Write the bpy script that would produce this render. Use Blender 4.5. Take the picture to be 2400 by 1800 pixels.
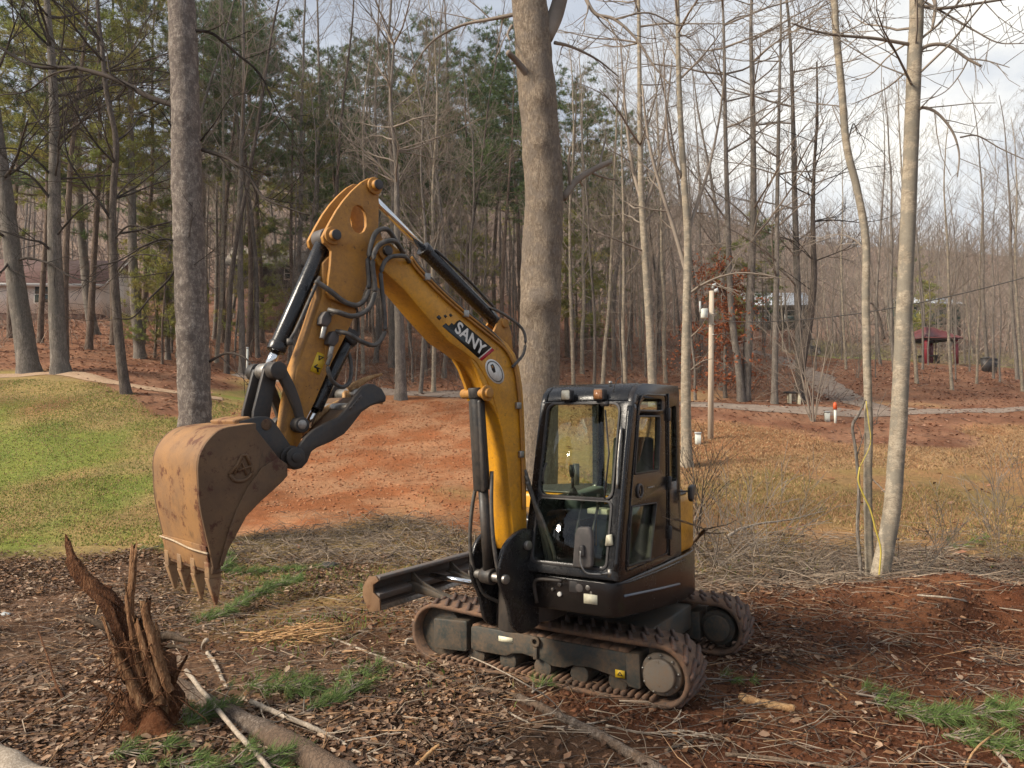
import bpy, math, random
import numpy as np
from mathutils import Vector, Matrix, noise as mnoise
from mathutils.geometry import tessellate_polygon

for _o in list(bpy.data.objects):
    bpy.data.objects.remove(_o, do_unlink=True)
SC = bpy.context.scene
COL = SC.collection
R = math.radians

# ------------------------------------------------------------------ camera
CAM_H = 2.25
PITCH = math.atan(85 / 1800)
cd = bpy.data.cameras.new('camera')
cd.sensor_width = 36.0
cd.lens = 36.0 * 1800 / 2400
cd.clip_end = 2000
cam = bpy.data.objects.new('camera', cd)
COL.objects.link(cam)
cam.location = (0, 0, CAM_H)
cam.rotation_euler = (R(90) + PITCH, 0, 0)
SC.camera = cam

# ------------------------------------------------------------------ light
SUN_DIR = Vector((-0.80, -0.34, 0.62)).normalized()      # towards the sun
sl = bpy.data.lights.new('sun', 'SUN')
sl.energy = 3.9
sl.angle = R(21.0)
sl.color = (1.0, 0.89, 0.74)
sun = bpy.data.objects.new('sun', sl)
COL.objects.link(sun)
sun.rotation_euler = SUN_DIR.to_track_quat('Z', 'Y').to_euler()
sun.location = (-30, -10, 30)

W = bpy.data.worlds.new('World')
SC.world = W
W.use_nodes = True
wt = W.node_tree
wt.nodes.clear()
def wn(t, **k):
    n = wt.nodes.new(t)
    for a, b in k.items():
        setattr(n, a, b)
    return n
wl = wt.links.new
sky = wn('ShaderNodeTexSky', sky_type='NISHITA', sun_disc=False)
sky.sun_elevation = math.asin(SUN_DIR.z)
sky.sun_rotation = math.atan2(SUN_DIR.x, SUN_DIR.y)
sky.dust_density = 2.0
skys = wn('ShaderNodeVectorMath', operation='SCALE')
skys.inputs['Scale'].default_value = 0.085
wl(sky.outputs[0], skys.inputs[0])
tc = wn('ShaderNodeTexCoord')
mp = wn('ShaderNodeMapping')
mp.inputs['Scale'].default_value = (1.6, 1.6, 4.2)
mp.inputs['Rotation'].default_value = (0, R(12), R(25))
wl(tc.outputs['Generated'], mp.inputs[0])
nz = wn('ShaderNodeTexNoise')
nz.inputs['Scale'].default_value = 1.5
nz.inputs['Detail'].default_value = 7
nz.inputs['Roughness'].default_value = 0.55
nz.inputs['Distortion'].default_value = 0.4
wl(mp.outputs[0], nz.inputs[0])
# brightness of the cloud deck: thin and bright low in the north-east, greyer elsewhere
dt = wn('ShaderNodeVectorMath', operation='DOT_PRODUCT')
dt.inputs[1].default_value = Vector((0.50, 0.80, 0.33)).normalized()
wl(tc.outputs['Generated'], dt.inputs[0])
mr = wn('ShaderNodeMapRange')
mr.inputs[1].default_value = 0.86
mr.inputs[2].default_value = 1.0
mr.inputs[3].default_value = 0.0
mr.inputs[4].default_value = 0.24
wl(dt.outputs['Value'], mr.inputs[0])
ad = wn('ShaderNodeMath', operation='ADD')
wl(nz.outputs[0], ad.inputs[0]); wl(mr.outputs[0], ad.inputs[1])
rp = wn('ShaderNodeValToRGB')
rp.color_ramp.elements[0].position = 0.36
rp.color_ramp.elements[0].color = (0.255, 0.285, 0.34, 1)
rp.color_ramp.elements[1].position = 0.84
rp.color_ramp.elements[1].color = (0.80, 0.77, 0.70, 1)
e = rp.color_ramp.elements.new(0.54); e.color = (0.38, 0.41, 0.46, 1)
e = rp.color_ramp.elements.new(0.70); e.color = (0.55, 0.56, 0.565, 1)
wl(ad.outputs[0], rp.inputs[0])
mx = wn('ShaderNodeMix', data_type='RGBA')
mx.inputs['Factor'].default_value = 0.86
wl(skys.outputs[0], mx.inputs[6]); wl(rp.outputs[0], mx.inputs[7])
bg = wn('ShaderNodeBackground')
bg.inputs['Strength'].default_value = 1.0
wl(mx.outputs[2], bg.inputs[0])
wo = wn('ShaderNodeOutputWorld')
wl(bg.outputs[0], wo.inputs[0])

SC.view_settings.view_transform = 'Standard'
SC.view_settings.look = 'None'
SC.view_settings.exposure = 0.8
SC.view_settings.gamma = 1.0
SC.view_settings.use_curve_mapping = False
SC.render.engine = 'CYCLES'
SC.cycles.max_bounces = 5
SC.cycles.diffuse_bounces = 3
SC.cycles.glossy_bounces = 3
SC.cycles.use_adaptive_sampling = True
SC.cycles.adaptive_threshold = 0.02
SC.cycles.transparent_max_bounces = 12

# ------------------------------------------------------------------ helpers
class MB:
    """collects polygons; build() links them as one mesh object"""
    def __init__(s):
        s.v = []; s.lp = []; s.sz = []; s.c = []; s.n = 0
    def add(s, verts, faces, col=None):
        verts = np.asarray(verts, float).reshape(-1, 3)
        s.v.append(verts)
        if isinstance(faces, np.ndarray):
            s.lp.append((faces + s.n).ravel()); s.sz.append(np.full(len(faces), faces.shape[1]))
        else:
            for f in faces:
                s.lp.append(np.asarray(f) + s.n); s.sz.append(np.array([len(f)]))
        if col is not None:
            col = np.asarray(col, float)
            if col.ndim == 1:
                col = np.tile(col, (len(verts), 1))
            s.c.append(col)
        s.n += len(verts)
        return s
    def hexa(s, p):   # 8 points: bottom 4 then top 4
        return s.add(p, np.array([[3, 2, 1, 0], [4, 5, 6, 7], [0, 1, 5, 4], [1, 2, 6, 5], [2, 3, 7, 6], [3, 0, 4, 7]]))
    def box(s, fr, a0, a1, b0, b1, c0, c1):
        pts = [fr(a, b, c) for c in (c0, c1) for a, b in ((a0, b0), (a1, b0), (a1, b1), (a0, b1))]
        return s.hexa(pts)
    def prism(s, prof, fr, t0, t1, holes=()):
        loops = [list(prof)] + [list(h) for h in holes]
        flat = [p for l in loops for p in l]
        n = len(flat)
        tri = tessellate_polygon([[Vector((p[0], p[1], 0)) for p in l] for l in loops])
        v = [fr(p[0], p[1], t0) for p in flat] + [fr(p[0], p[1], t1) for p in flat]
        f = []
        if holes:
            for t in tri:
                f.append((t[0], t[1], t[2])); f.append((t[2] + n, t[1] + n, t[0] + n))
        else:
            f.append(list(range(n))[::-1]); f.append([i + n for i in range(n)])
        o = 0
        for l in loops:
            m = len(l)
            for i in range(m):
                j = (i + 1) % m
                f.append((o + i, o + j, o + j + n, o + i + n))
            o += m
        return s.add(v, f)
    def tube(s, pts, rad, k=8, cap=True, col=None):
        P = np.asarray(pts, float); n = len(P)
        r = np.full(n, rad, float) if np.isscalar(rad) else np.asarray(rad, float)
        T = np.gradient(P, axis=0)
        T /= np.linalg.norm(T, axis=1)[:, None] + 1e-9
        a = np.array([0, 0, 1.]) if abs(T[0, 2]) < 0.9 else np.array([1., 0, 0])
        A = np.cross(T, a)
        bad = np.linalg.norm(A, axis=1) < 0.15
        if bad.any():
            A[bad] = np.cross(T[bad], np.array([0.3, 1., 0.1]))
        A /= np.linalg.norm(A, axis=1)[:, None] + 1e-9
        B = np.cross(T, A)
        th = np.arange(k) * 2 * math.pi / k
        V = P[:, None, :] + r[:, None, None] * (np.cos(th)[None, :, None] * A[:, None, :] + np.sin(th)[None, :, None] * B[:, None, :])
        i = np.arange(n - 1)[:, None] * k; j = np.arange(k)[None, :]; j2 = (j + 1) % k
        F = np.stack([i + j, i + j2, i + k + j2, i + k + j], -1).reshape(-1, 4)
        s.add(V.reshape(-1, 3), F, col)
        if cap and k > 3:
            s.lp.append(np.arange(k)[::-1] + s.n - n * k); s.sz.append(np.array([k]))
            s.lp.append(np.arange(k) + s.n - k); s.sz.append(np.array([k]))
        return s
    def cyl(s, p0, p1, r, k=20, r1=None):
        return s.tube([p0, p1], [r, r if r1 is None else r1], k)
    def build(s, name, mat, parent=None, smooth=False, recalc=False, bevel=0, seg=2):
        V = np.concatenate(s.v) if s.v else np.zeros((0, 3))
        if parent is not None:
            V = V - np.array(wloc(parent))
        return link(name, mesh_of(name, V, np.concatenate(s.lp), np.concatenate(s.sz), mat, smooth, recalc,
                                  np.concatenate(s.c) if s.c else None), parent, bevel, seg)

def mesh_of(name, V, lp, sz, mat, smooth=False, recalc=False, col=None):
    me = bpy.data.meshes.new(name)
    me.vertices.add(len(V)); me.vertices.foreach_set('co', V.astype(np.float32).ravel())
    me.loops.add(len(lp)); me.loops.foreach_set('vertex_index', lp.astype(np.int32))
    me.polygons.add(len(sz))
    st = np.concatenate([[0], np.cumsum(sz)[:-1]])
    me.polygons.foreach_set('loop_start', st.astype(np.int32))
    me.update(calc_edges=True)
    if recalc:
        import bmesh
        bm = bmesh.new(); bm.from_mesh(me)
        bmesh.ops.recalc_face_normals(bm, faces=bm.faces)
        bm.to_mesh(me); bm.free()
    if col is not None:
        a = me.color_attributes.new('Col', 'FLOAT_COLOR', 'POINT')
        c4 = np.ones((len(V), 4), np.float32); c4[:, :3] = col
        a.data.foreach_set('color', c4.ravel())
    if smooth:
        me.polygons.foreach_set('use_smooth', np.ones(len(sz), bool))
    me.materials.append(mat)
    return me

def wloc(o):
    p = Vector((0, 0, 0))
    while o is not None:
        p += o.location; o = o.parent
    return p

def link(name, me, parent=None, bevel=0, seg=2):
    o = bpy.data.objects.new(name, me)
    COL.objects.link(o)
    if parent is not None:
        o.parent = parent
    if bevel:
        m = o.modifiers.new('bevel', 'BEVEL'); m.width = bevel; m.segments = seg
        m.limit_method = 'ANGLE'; m.angle_limit = R(35)
    return o

def thing(name, label, cat, loc, group=None):
    o = bpy.data.objects.new(name, None)
    COL.objects.link(o)
    o.location = loc; o.empty_display_size = 0.2
    o['label'] = label; o['category'] = cat
    if group: o['group'] = group
    return o

def tag(o, label, cat, group=None):
    o['label'] = label; o['category'] = cat
    if group: o['group'] = group
    return o

def kind(o, k, label=None):
    o['kind'] = k
    if label: o['label'] = label
    return o

def XYZ(a, b, c): return (a, b, c)
def circ(cx, cy, r, n=20, ry=None):
    ry = r if ry is None else ry
    return [(cx + r * math.cos(2 * math.pi * i / n), cy + ry * math.sin(2 * math.pi * i / n)) for i in range(n)]
def rrect(x0, x1, y0, y1, r, n=5):
    out = []
    for cx, cy, a in ((x1 - r, y1 - r, 0), (x0 + r, y1 - r, 90), (x0 + r, y0 + r, 180), (x1 - r, y0 + r, 270)):
        for i in range(n + 1):
            t = R(a + 90 * i / n); out.append((cx + r * math.cos(t), cy + r * math.sin(t)))
    return out
def rpoly(pts, r, n=4):
    """round the corners of a polygon"""
    out = []; m = len(pts)
    for i in range(m):
        p0, p1, p2 = (Vector(pts[i - 1]), Vector(pts[i]), Vector(pts[(i + 1) % m]))
        a = p0 - p1; b = p2 - p1
        rr = min(r, a.length * 0.45, b.length * 0.45)
        s, e_ = p1 + a.normalized() * rr, p1 + b.normalized() * rr
        for k in range(n + 1):
            t = k / n
            q = s * (1 - t) ** 2 + p1 * 2 * t * (1 - t) + e_ * t * t
            out.append((q.x, q.y))
    return out
def spline(pts, n=6):
    """Catmull-Rom through 3D (or 2D) points"""
    P = [np.asarray(p, float) for p in pts]
    P = [2 * P[0] - P[1]] + P + [2 * P[-1] - P[-2]]
    out = []
    for i in range(1, len(P) - 2):
        for k in range(n):
            t = k / n
            out.append(0.5 * (2 * P[i] + (P[i + 1] - P[i - 1]) * t + (2 * P[i - 1] - 5 * P[i] + 4 * P[i + 1] - P[i + 2]) * t * t
                              + (3 * P[i] - P[i - 1] - 3 * P[i + 1] + P[i + 2]) * t ** 3))
    out.append(P[-2])
    return np.array(out)

# photograph direction -> place at a chosen distance (metres in front of the camera)
_c, _s = math.cos(PITCH), math.sin(PITCH)
def aim(px, py, d):
    a = (px - 1200) / 1800; b = (900 - py) / 1800
    v = (a, _c - b * _s, _s + b * _c); k = d / v[1]
    return np.array([v[0] * k, d, CAM_H + v[2] * k])
def bear(px, d):
    return (px - 1200) / 1800 * d

# ------------------------------------------------------------------ materials
def mat(name, build):
    m = bpy.data.materials.new(name); m.use_nodes = True
    nt = m.node_tree; nt.nodes.clear()
    out = nt.nodes.new('ShaderNodeOutputMaterial')
    sh = build(NT(nt))
    nt.links.new(sh, out.inputs[0])
    return m
class NT:
    def __init__(s, nt): s.nt = nt
    def n(s, t, ins=None, **k):
        nd = s.nt.nodes.new(t)
        for a, b in k.items(): setattr(nd, a, b)
        for a, b in (ins or {}).items():
            if hasattr(b, 'is_linked'): s.nt.links.new(b, nd.inputs[a])
            else: nd.inputs[a].default_value = b
        return nd
    def obj(s): return s.n('ShaderNodeTexCoord').outputs['Object']
    def noise(s, scale, detail=4, rough=0.55, vec=None, stretch=None):
        v = vec if vec is not None else s.obj()
        if stretch:
            v = s.n('ShaderNodeMapping', {0: v, 'Scale': stretch}).outputs[0]
        return s.n('ShaderNodeTexNoise', {'Vector': v, 'Scale': scale, 'Detail': detail, 'Roughness': rough}).outputs[0]
    def ramp(s, fac, *stops):
        nd = s.n('ShaderNodeValToRGB', {0: fac}); cr = nd.color_ramp
        cr.elements[0].position, c0 = stops[0]; cr.elements[0].color = (*c0, 1)
        cr.elements[1].position, c1 = stops[-1]; cr.elements[1].color = (*c1, 1)
        for p, c in stops[1:-1]:
            el = cr.elements.new(p); el.color = (*c, 1)
        return nd.outputs[0]
    def mix(s, f, a, b, bt='MIX'):
        nd = s.n('ShaderNodeMix', data_type='RGBA', blend_type=bt)
        for sock, val in ((0, f), (6, a), (7, b)):
            if hasattr(val, 'is_linked'): s.nt.links.new(val, nd.inputs[sock])
            else: nd.inputs[sock].default_value = (*val, 1) if isinstance(val, tuple) else val
        return nd.outputs[2]
    def bump(s, h, strength=0.4, dist=0.02):
        return s.n('ShaderNodeBump', {'Height': h, 'Strength': strength, 'Distance': dist}).outputs[0]
    def bsdf(s, col, rough=0.6, metal=0.0, normal=None, spec=0.5, **k):
        ins = {'Roughness': rough, 'Metallic': metal, 'Specular IOR Level': spec}
        ins['Base Color'] = (*col, 1) if isinstance(col, tuple) else col
        if normal is not None: ins['Normal'] = normal
        for a, b in k.items(): ins[a] = b
        return s.n('ShaderNodeBsdfPrincipled', ins).outputs[0]
G3 = lambda v: (v, v, v)

def m_paint(name, base, dirt, amount=0.5, rough=0.38, scale=9.0, dscale=3.0):
    def b(t):
        n1 = t.noise(dscale, 6, 0.65); n2 = t.noise(scale * 4, 5, 0.7)
        mask = t.ramp(t.mix(0.45, n1, n2), (0.5 - 0.12 * amount, G3(0)), (0.66, G3(amount)))
        c = t.mix(mask, base, dirt)
        sp = t.ramp(t.noise(scale * 3.2, 5, 0.72), (0.62, G3(0)), (0.68, G3(min(1, 1.2 * amount))))
        c = t.mix(sp, c, tuple(x * 0.35 for x in dirt))
        ro = t.ramp(mask, (0.0, G3(rough)), (1.0, G3(min(1, rough + 0.4))))
        return t.bsdf(c, ro, normal=t.bump(n2, 0.08, 0.01))
    return mat(name, b)

M = {}
M['yellow'] = m_paint('excavator_yellow_paint', (0.60, 0.275, 0.010), (0.20, 0.10, 0.035), 0.6, 0.40)
M['yellow2'] = m_paint('arm_yellow_paint', (0.46, 0.21, 0.024), (0.21, 0.11, 0.048), 0.8, 0.48)
M['black'] = m_paint('black_gloss_paint', (0.011, 0.011, 0.012), (0.042, 0.034, 0.028), 0.35, 0.22)
M['brown_black'] = m_paint('dark_brown_gloss_paint', (0.014, 0.011, 0.010), (0.042, 0.031, 0.024), 0.3, 0.2)
M['steel_black'] = m_paint('worn_black_steel', (0.018, 0.018, 0.018), (0.085, 0.06, 0.042), 0.75, 0.45)
M['frame'] = m_paint('track_frame_paint', (0.030, 0.034, 0.030), (0.15, 0.095, 0.055), 0.8, 0.6, dscale=6)
M['rubber'] = m_paint('muddy_track_rubber', (0.075, 0.052, 0.038), (0.23, 0.12, 0.065), 0.95, 0.85, dscale=8)
M['lug'] = m_paint('worn_lug_rubber', (0.07, 0.052, 0.043), (0.21, 0.088, 0.045), 0.9, 0.8, dscale=9)
def m_rusty(name, base, worn, rust, dark, sc=1.0):
    def b(t):
        v = t.obj()
        n1 = t.noise(3.0 * sc, 6, 0.7, v); n2 = t.noise(9 * sc, 5, 0.7, v, (1, 1, 0.35)); n3 = t.noise(40 * sc, 4, 0.7, v); n4 = t.noise(5.5 * sc, 6, 0.75, v)
        c = t.mix(t.ramp(n1, (0.40, G3(0)), (0.62, G3(0.85))), base, worn)
        c = t.mix(t.ramp(n4, (0.54, G3(0)), (0.60, G3(0.9))), c, rust)
        c = t.mix(t.ramp(n2, (0.60, G3(0)), (0.70, G3(0.6))), c, dark)
        c = t.mix(t.ramp(n3, (0.60, G3(0)), (0.72, G3(0.5))), c, rust)
        return t.bsdf(c, 0.7, normal=t.bump(t.mix(0.5, n3, n4), 0.25, 0.01), spec=0.3)
    return mat(name, b)
M['bucket'] = m_rusty('bucket_worn_paint', (0.31, 0.165, 0.066), (0.20, 0.115, 0.06), (0.105, 0.038, 0.02), (0.06, 0.04, 0.028))
M['tooth'] = m_rusty('digging_tooth_steel', (0.30, 0.18, 0.085), (0.20, 0.13, 0.08), (0.15, 0.06, 0.03), (0.06, 0.045, 0.035), 2.0)
M['endplate'] = m_rusty('muddy_end_plate', (0.21, 0.125, 0.066), (0.15, 0.08, 0.042), (0.11, 0.042, 0.022), (0.06, 0.04, 0.03))
M['bucket_side'] = m_rusty('bucket_side_worn_steel', (0.155, 0.092, 0.048), (0.105, 0.064, 0.038), (0.07, 0.026, 0.015), (0.036, 0.026, 0.02), 1.3)
M['chrome'] = mat('chrome_rod', lambda t: t.bsdf((0.75, 0.75, 0.74), 0.12, 1.0))
M['steel'] = mat('bare_steel', lambda t: t.bsdf(t.ramp(t.noise(30), (0.3, (0.22, 0.20, 0.18)), (0.7, (0.42, 0.40, 0.36))), 0.42, 0.85))
M['hose'] = mat('hose_rubber', lambda t: t.bsdf(t.ramp(t.noise(25), (0.35, (0.045, 0.043, 0.04)), (0.7, (0.11, 0.095, 0.08))), 0.55))
M['plastic'] = mat('dark_plastic', lambda t: t.bsdf(t.ramp(t.noise(18), (0.35, (0.025, 0.024, 0.024)), (0.75, (0.06, 0.05, 0.045))), 0.5))
M['greyplastic'] = mat('grey_plastic', lambda t: t.bsdf(t.ramp(t.noise(18), (0.35, (0.07, 0.064, 0.06)), (0.75, (0.12, 0.10, 0.09))), 0.6))
M['seat'] = mat('seat_cloth', lambda t: t.bsdf((0.03, 0.032, 0.032), 0.85))
M['console'] = mat('console_plastic', lambda t: t.bsdf((0.10, 0.12, 0.105), 0.55))
M['white'] = mat('white_sticker', lambda t: t.bsdf(t.ramp(t.noise(40), (0.3, (0.62, 0.60, 0.54)), (0.7, (0.78, 0.76, 0.70))), 0.5))
M['cream'] = mat('cream_label', lambda t: t.bsdf(t.ramp(t.noise(60), (0.3, (0.60, 0.56, 0.40)), (0.7, (0.75, 0.71, 0.54))), 0.55))
M['decal_black'] = mat('decal_black', lambda t: t.bsdf((0.014, 0.018, 0.018), 0.4))
M['decal_red'] = mat('decal_red', lambda t: t.bsdf((0.42, 0.015, 0.03), 0.4))
M['decal_yellow'] = mat('decal_yellow', lambda t: t.bsdf((0.62, 0.40, 0.02), 0.45))
M['decal_blue'] = mat('skirt_stripe', lambda t: t.bsdf((0.16, 0.19, 0.23), 0.3))
M['lens'] = mat('lamp_lens', lambda t: t.bsdf(t.ramp(t.noise(60), (0.3, (0.55, 0.50, 0.36)), (0.7, (0.8, 0.75, 0.6))), 0.15))
M['lens2'] = mat('amber_lamp_lens', lambda t: t.bsdf(t.ramp(t.noise(70), (0.3, (0.22, 0.085, 0.03)), (0.7, (0.45, 0.22, 0.10))), 0.15))
def glass(name, tint, ior=1.5):
    def b(t):
        tr = t.n('ShaderNodeBsdfTransparent', {0: (*tint, 1)}).outputs[0]
        gl = t.n('ShaderNodeBsdfGlossy', {0: (1, 1, 1, 1), 'Roughness': 0.02}).outputs[0]
        fr = t.n('ShaderNodeFresnel', {'IOR': ior}).outputs[0]
        bf = t.n('ShaderNodeNewGeometry').outputs['Backfacing']
        iv = t.n('ShaderNodeMath', {0: 1.0, 1: bf}, operation='SUBTRACT').outputs[0]
        fr = t.n('ShaderNodeMath', {0: fr, 1: iv}, operation='MULTIPLY').outputs[0]
        return t.n('ShaderNodeMixShader', {0: fr, 1: tr, 2: gl}).outputs[0]
    return mat(name, b)
M['glass'] = glass('cab_glass', (0.93, 0.97, 0.91))
M['glass_dark'] = glass('door_glass', (0.80, 0.82, 0.74), 1.6)

def m_bark(name, c_dark, c_mid, c_light, scale=6.0, patch=None, stretch=(1, 1, 0.35), bump=0.9, dist=0.03, fiss=0.6, psc=2.2):
    def b(t):
        v = t.obj()
        n1 = t.noise(scale, 4, 0.65, v, stretch); n2 = t.noise(scale * 6, 4, 0.75, v, stretch)
        n3 = t.noise(psc, 5, 0.65, v)
        k = t.mix(0.55, n1, n2)
        c = t.ramp(k, (0.36, c_dark), (0.5, c_mid), (0.63, c_light))
        if patch:
            c = t.mix(t.ramp(n3, (0.47, G3(0)), (0.56, G3(0.8))), c, patch)
        rg_ = t.noise(scale * 2.6, 3, 0.6, v, (1, 1, 0.16))
        ln = t.ramp(rg_, (0.43, G3(0)), (0.5, G3(fiss)), (0.57, G3(0)))
        c = t.mix(ln, c, c_dark)
        hh = t.mix(ln, k, G3(0.15))
        return t.bsdf(c, 0.95, normal=t.bump(hh, bump, dist), spec=0.15)
    return mat(name, b)
M['bark_big'] = m_bark('bark_grey_tan', (0.12, 0.09, 0.066), (0.32, 0.25, 0.185), (0.50, 0.42, 0.32), 17.0, (0.26, 0.215, 0.175), (1, 1, 0.55), 1.0, 0.05, 0.55, 3.0)
M['bark_lichen'] = m_bark('bark_lichen_blotched', (0.12, 0.095, 0.08), (0.31, 0.26, 0.22), (0.54, 0.48, 0.41), 13.0, (0.17, 0.14, 0.125), (1, 1, 0.6), 1.0, 0.05, 0.5, 9.0)
M['bark_grey'] = m_bark('bark_grey', (0.085, 0.072, 0.062), (0.20, 0.172, 0.145), (0.32, 0.28, 0.24), 6.0, (0.15, 0.135, 0.115))
M['bark_pale'] = m_bark('bark_pale', (0.16, 0.13, 0.095), (0.31, 0.26, 0.195), (0.45, 0.39, 0.30), 6.0, (0.20, 0.18, 0.145), (1, 1, 2.2), 0.5, 0.012, 0.2, 4.0)
M['bark_dark'] = m_bark('bark_dark', (0.045, 0.036, 0.03), (0.115, 0.092, 0.076), (0.20, 0.165, 0.135), 7.0)
M['bark_pine'] = m_bark('bark_pine', (0.07, 0.05, 0.04), (0.165, 0.122, 0.092), (0.26, 0.20, 0.155), 5.0)
M['twig'] = mat('twig_bark', lambda t: t.bsdf(t.ramp(t.noise(1.2), (0.35, (0.17, 0.14, 0.115)), (0.68, (0.31, 0.26, 0.21))), 0.9, spec=0.1))
M['twig_dark'] = mat('dark_twig_bark', lambda t: t.bsdf(t.ramp(t.noise(2.0), (0.35, (0.034, 0.028, 0.024)), (0.68, (0.085, 0.068, 0.057))), 0.9, spec=0.1))
def m_vcol(name, rough=0.85, trans=0.0, spec=0.15, vary=0.35, sc=6.0):
    def b(t):
        c = t.n('ShaderNodeVertexColor', layer_name='Col').outputs[0]
        c = t.mix(1.0, c, t.ramp(t.noise(sc, 3), (0.25, G3(1 - vary)), (0.75, G3(1 + vary * 0.6))), 'MULTIPLY')
        s = t.bsdf(c, rough, spec=spec)
        if trans:
            tl = t.n('ShaderNodeBsdfTranslucent', {0: c}).outputs[0]
            s = t.n('ShaderNodeMixShader', {0: trans, 1: s, 2: tl}).outputs[0]
        return s
    return mat(name, b)
M['needle'] = m_vcol('pine_needles', 0.7, 0.25, 0.2, 0.3, 1.0)
M['leaf'] = m_vcol('dead_leaves', 0.75, 0.12, 0.25, 0.3, 20.0)
M['blade'] = m_vcol('grass_blades', 0.7, 0.25, 0.15, 0.3, 2.0)
M['ground'] = None
# ------------------------------------------------------------------ terrain
_D = np.array([-30, 4, 10, 14, 18, 22, 26, 32, 40, 52, 65, 80, 100, 130, 170, 260.])
_U = np.array([-2.0, -0.62, -0.12, 0.12, 0.45, 0.75, 2.0])
_Z = np.array([
    [0.3, 0.0, 0.02, .35, 1.4, 2.6, 3.9, 5.1, 6.6, 8.7, 10.9, 14.0, 20, 34, 56, 85],
    [0.3, 0.0, 0.02, .35, 1.4, 2.6, 3.9, 5.1, 6.6, 8.7, 10.9, 14.0, 20, 34, 56, 85],
    [0.3, 0.0, 0.02, .22, .72, 1.35, 2.0, 3.2, 4.8, 7.4, 10.3, 14.0, 20, 34, 56, 84],
    [0.3, 0.0, 0.0, .16, .50, 1.0, 1.75, 2.95, 4.5, 6.8, 9.2, 12.0, 17.5, 31, 52, 75],
    [0.3, 0.0, 0.0, .12, .38, .85, 1.45, 2.70, 4.0, 5.9, 7.5, 8.8, 12.5, 24, 41, 58],
    [0.3, 0.0, 0.0, .10, .35, .80, 1.40, 2.60, 3.7, 5.0, 6.3, 7.5, 11.0, 22, 38, 52],
    [0.3, 0.0, 0.0, .10, .35, .80, 1.40, 2.60, 3.7, 5.0, 6.3, 7.5, 11.0, 22, 38, 52]])
def _interp(x, y):
    x = np.asarray(x, float); y = np.asarray(y, float)
    u = np.clip(x / np.maximum(y, 9.0), -1.99, 1.99)
    yc = np.clip(y, -29.9, 259)
    i = np.clip(np.searchsorted(_D, yc) - 1, 0, len(_D) - 2); j = np.clip(np.searchsorted(_U, u) - 1, 0, len(_U) - 2)
    a = (yc - _D[i]) / (_D[i + 1] - _D[i]); b = (u - _U[j]) / (_U[j + 1] - _U[j])
    b = b * b * (3 - 2 * b)
    return (_Z[j, i] * (1 - a) + _Z[j, i + 1] * a) * (1 - b) + (_Z[j + 1, i] * (1 - a) + _Z[j + 1, i + 1] * a) * b
_rs = np.random.RandomState(5)
_W = [(_rs.uniform(0, 6.28), _rs.uniform(0, 6.28), f, _rs.uniform(0, 6.28)) for f in (0.25, 0.45, 0.8, 1.4, 2.3, 3.9, 6.5, 11.0) for _ in range(3)]
def fbm(x, y, f0=0.0, f1=99.0, gain=0.62):
    s = 0.0
    for a, ph, f, p2 in _W:
        if f0 <= f <= f1:
            s = s + np.sin(f * (x * math.cos(a) + y * math.sin(a)) + ph + 1.3 * np.sin(f * 0.7 * (x * math.sin(a) - y * math.cos(a)) + p2)) * (f ** -gain)
    return s
def bumpw(x, y, cx, cy, rx, ry):
    return np.exp(-(((x - cx) / rx) ** 2 + ((y - cy) / ry) ** 2))
def height(x, y):
    x = np.asarray(x, float); y = np.asarray(y, float)
    z = _interp(x, y)
    near = np.clip((30 - y) / 16, 0, 1)
    z = z + (0.022 + 0.02 * (1 - near)) * fbm(x, y, 0.4, 2.5) * 0.6
    z = z + 0.010 * fbm(x, y, 3, 7) * np.clip((22 - y) / 8, 0, 1)
    # heap of dug red soil by the right-hand trees, ruts, ridge where the root lies
    z = z + 0.24 * bumpw(x, y, 4.9, 9.5, 1.7, 0.8) + 0.05 * np.clip(bumpw(x, y, 5.4, 8.4, 3.0, 1.6), 0, 1) * fbm(x * 2.2, y * 2.2, 1, 4) + 0.20 * bumpw(x, y, 6.3, 8.9, 1.8, 0.9) - 0.10 * bumpw(x, y, 5.4, 7.9, 1.6, 0.5)
    z = z + 0.10 * bumpw(x, y, -2.35, 5.05, 0.5, 0.45)
    # keep the ground under the tracks level
    fl = bumpw(x, y, 0.75, 7.1, 1.9, 1.6)
    return z * (1 - 0.85 * fl) + 0.05 * np.clip(fl * 2, 0, 1)
def hz(x, y): return float(height(x, y))

def spaced(segs):
    out = []
    for a, b, st in segs:
        n = max(1, int(round((b - a) / st)))
        out += list(np.linspace(a, b, n, endpoint=False))
    out.append(segs[-1][1])
    return np.array(out)
gx = spaced([(-240, -110, 9), (-110, -40, 3.0), (-40, -16, 0.9), (-16, -7, 0.3), (-7, 7.5, 0.085), (7.5, 16, 0.3), (16, 40, 0.9), (40, 110, 3.0), (110, 240, 9)])
gy = spaced([(-30, 2, 2.5), (2, 3.6, 0.2), (3.6, 11, 0.07), (11, 18, 0.16), (18, 36, 0.4), (36, 80, 1.4), (80, 260, 5)])
GX, GY = np.meshgrid(gx, gy)
GZ = height(GX, GY)

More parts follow.
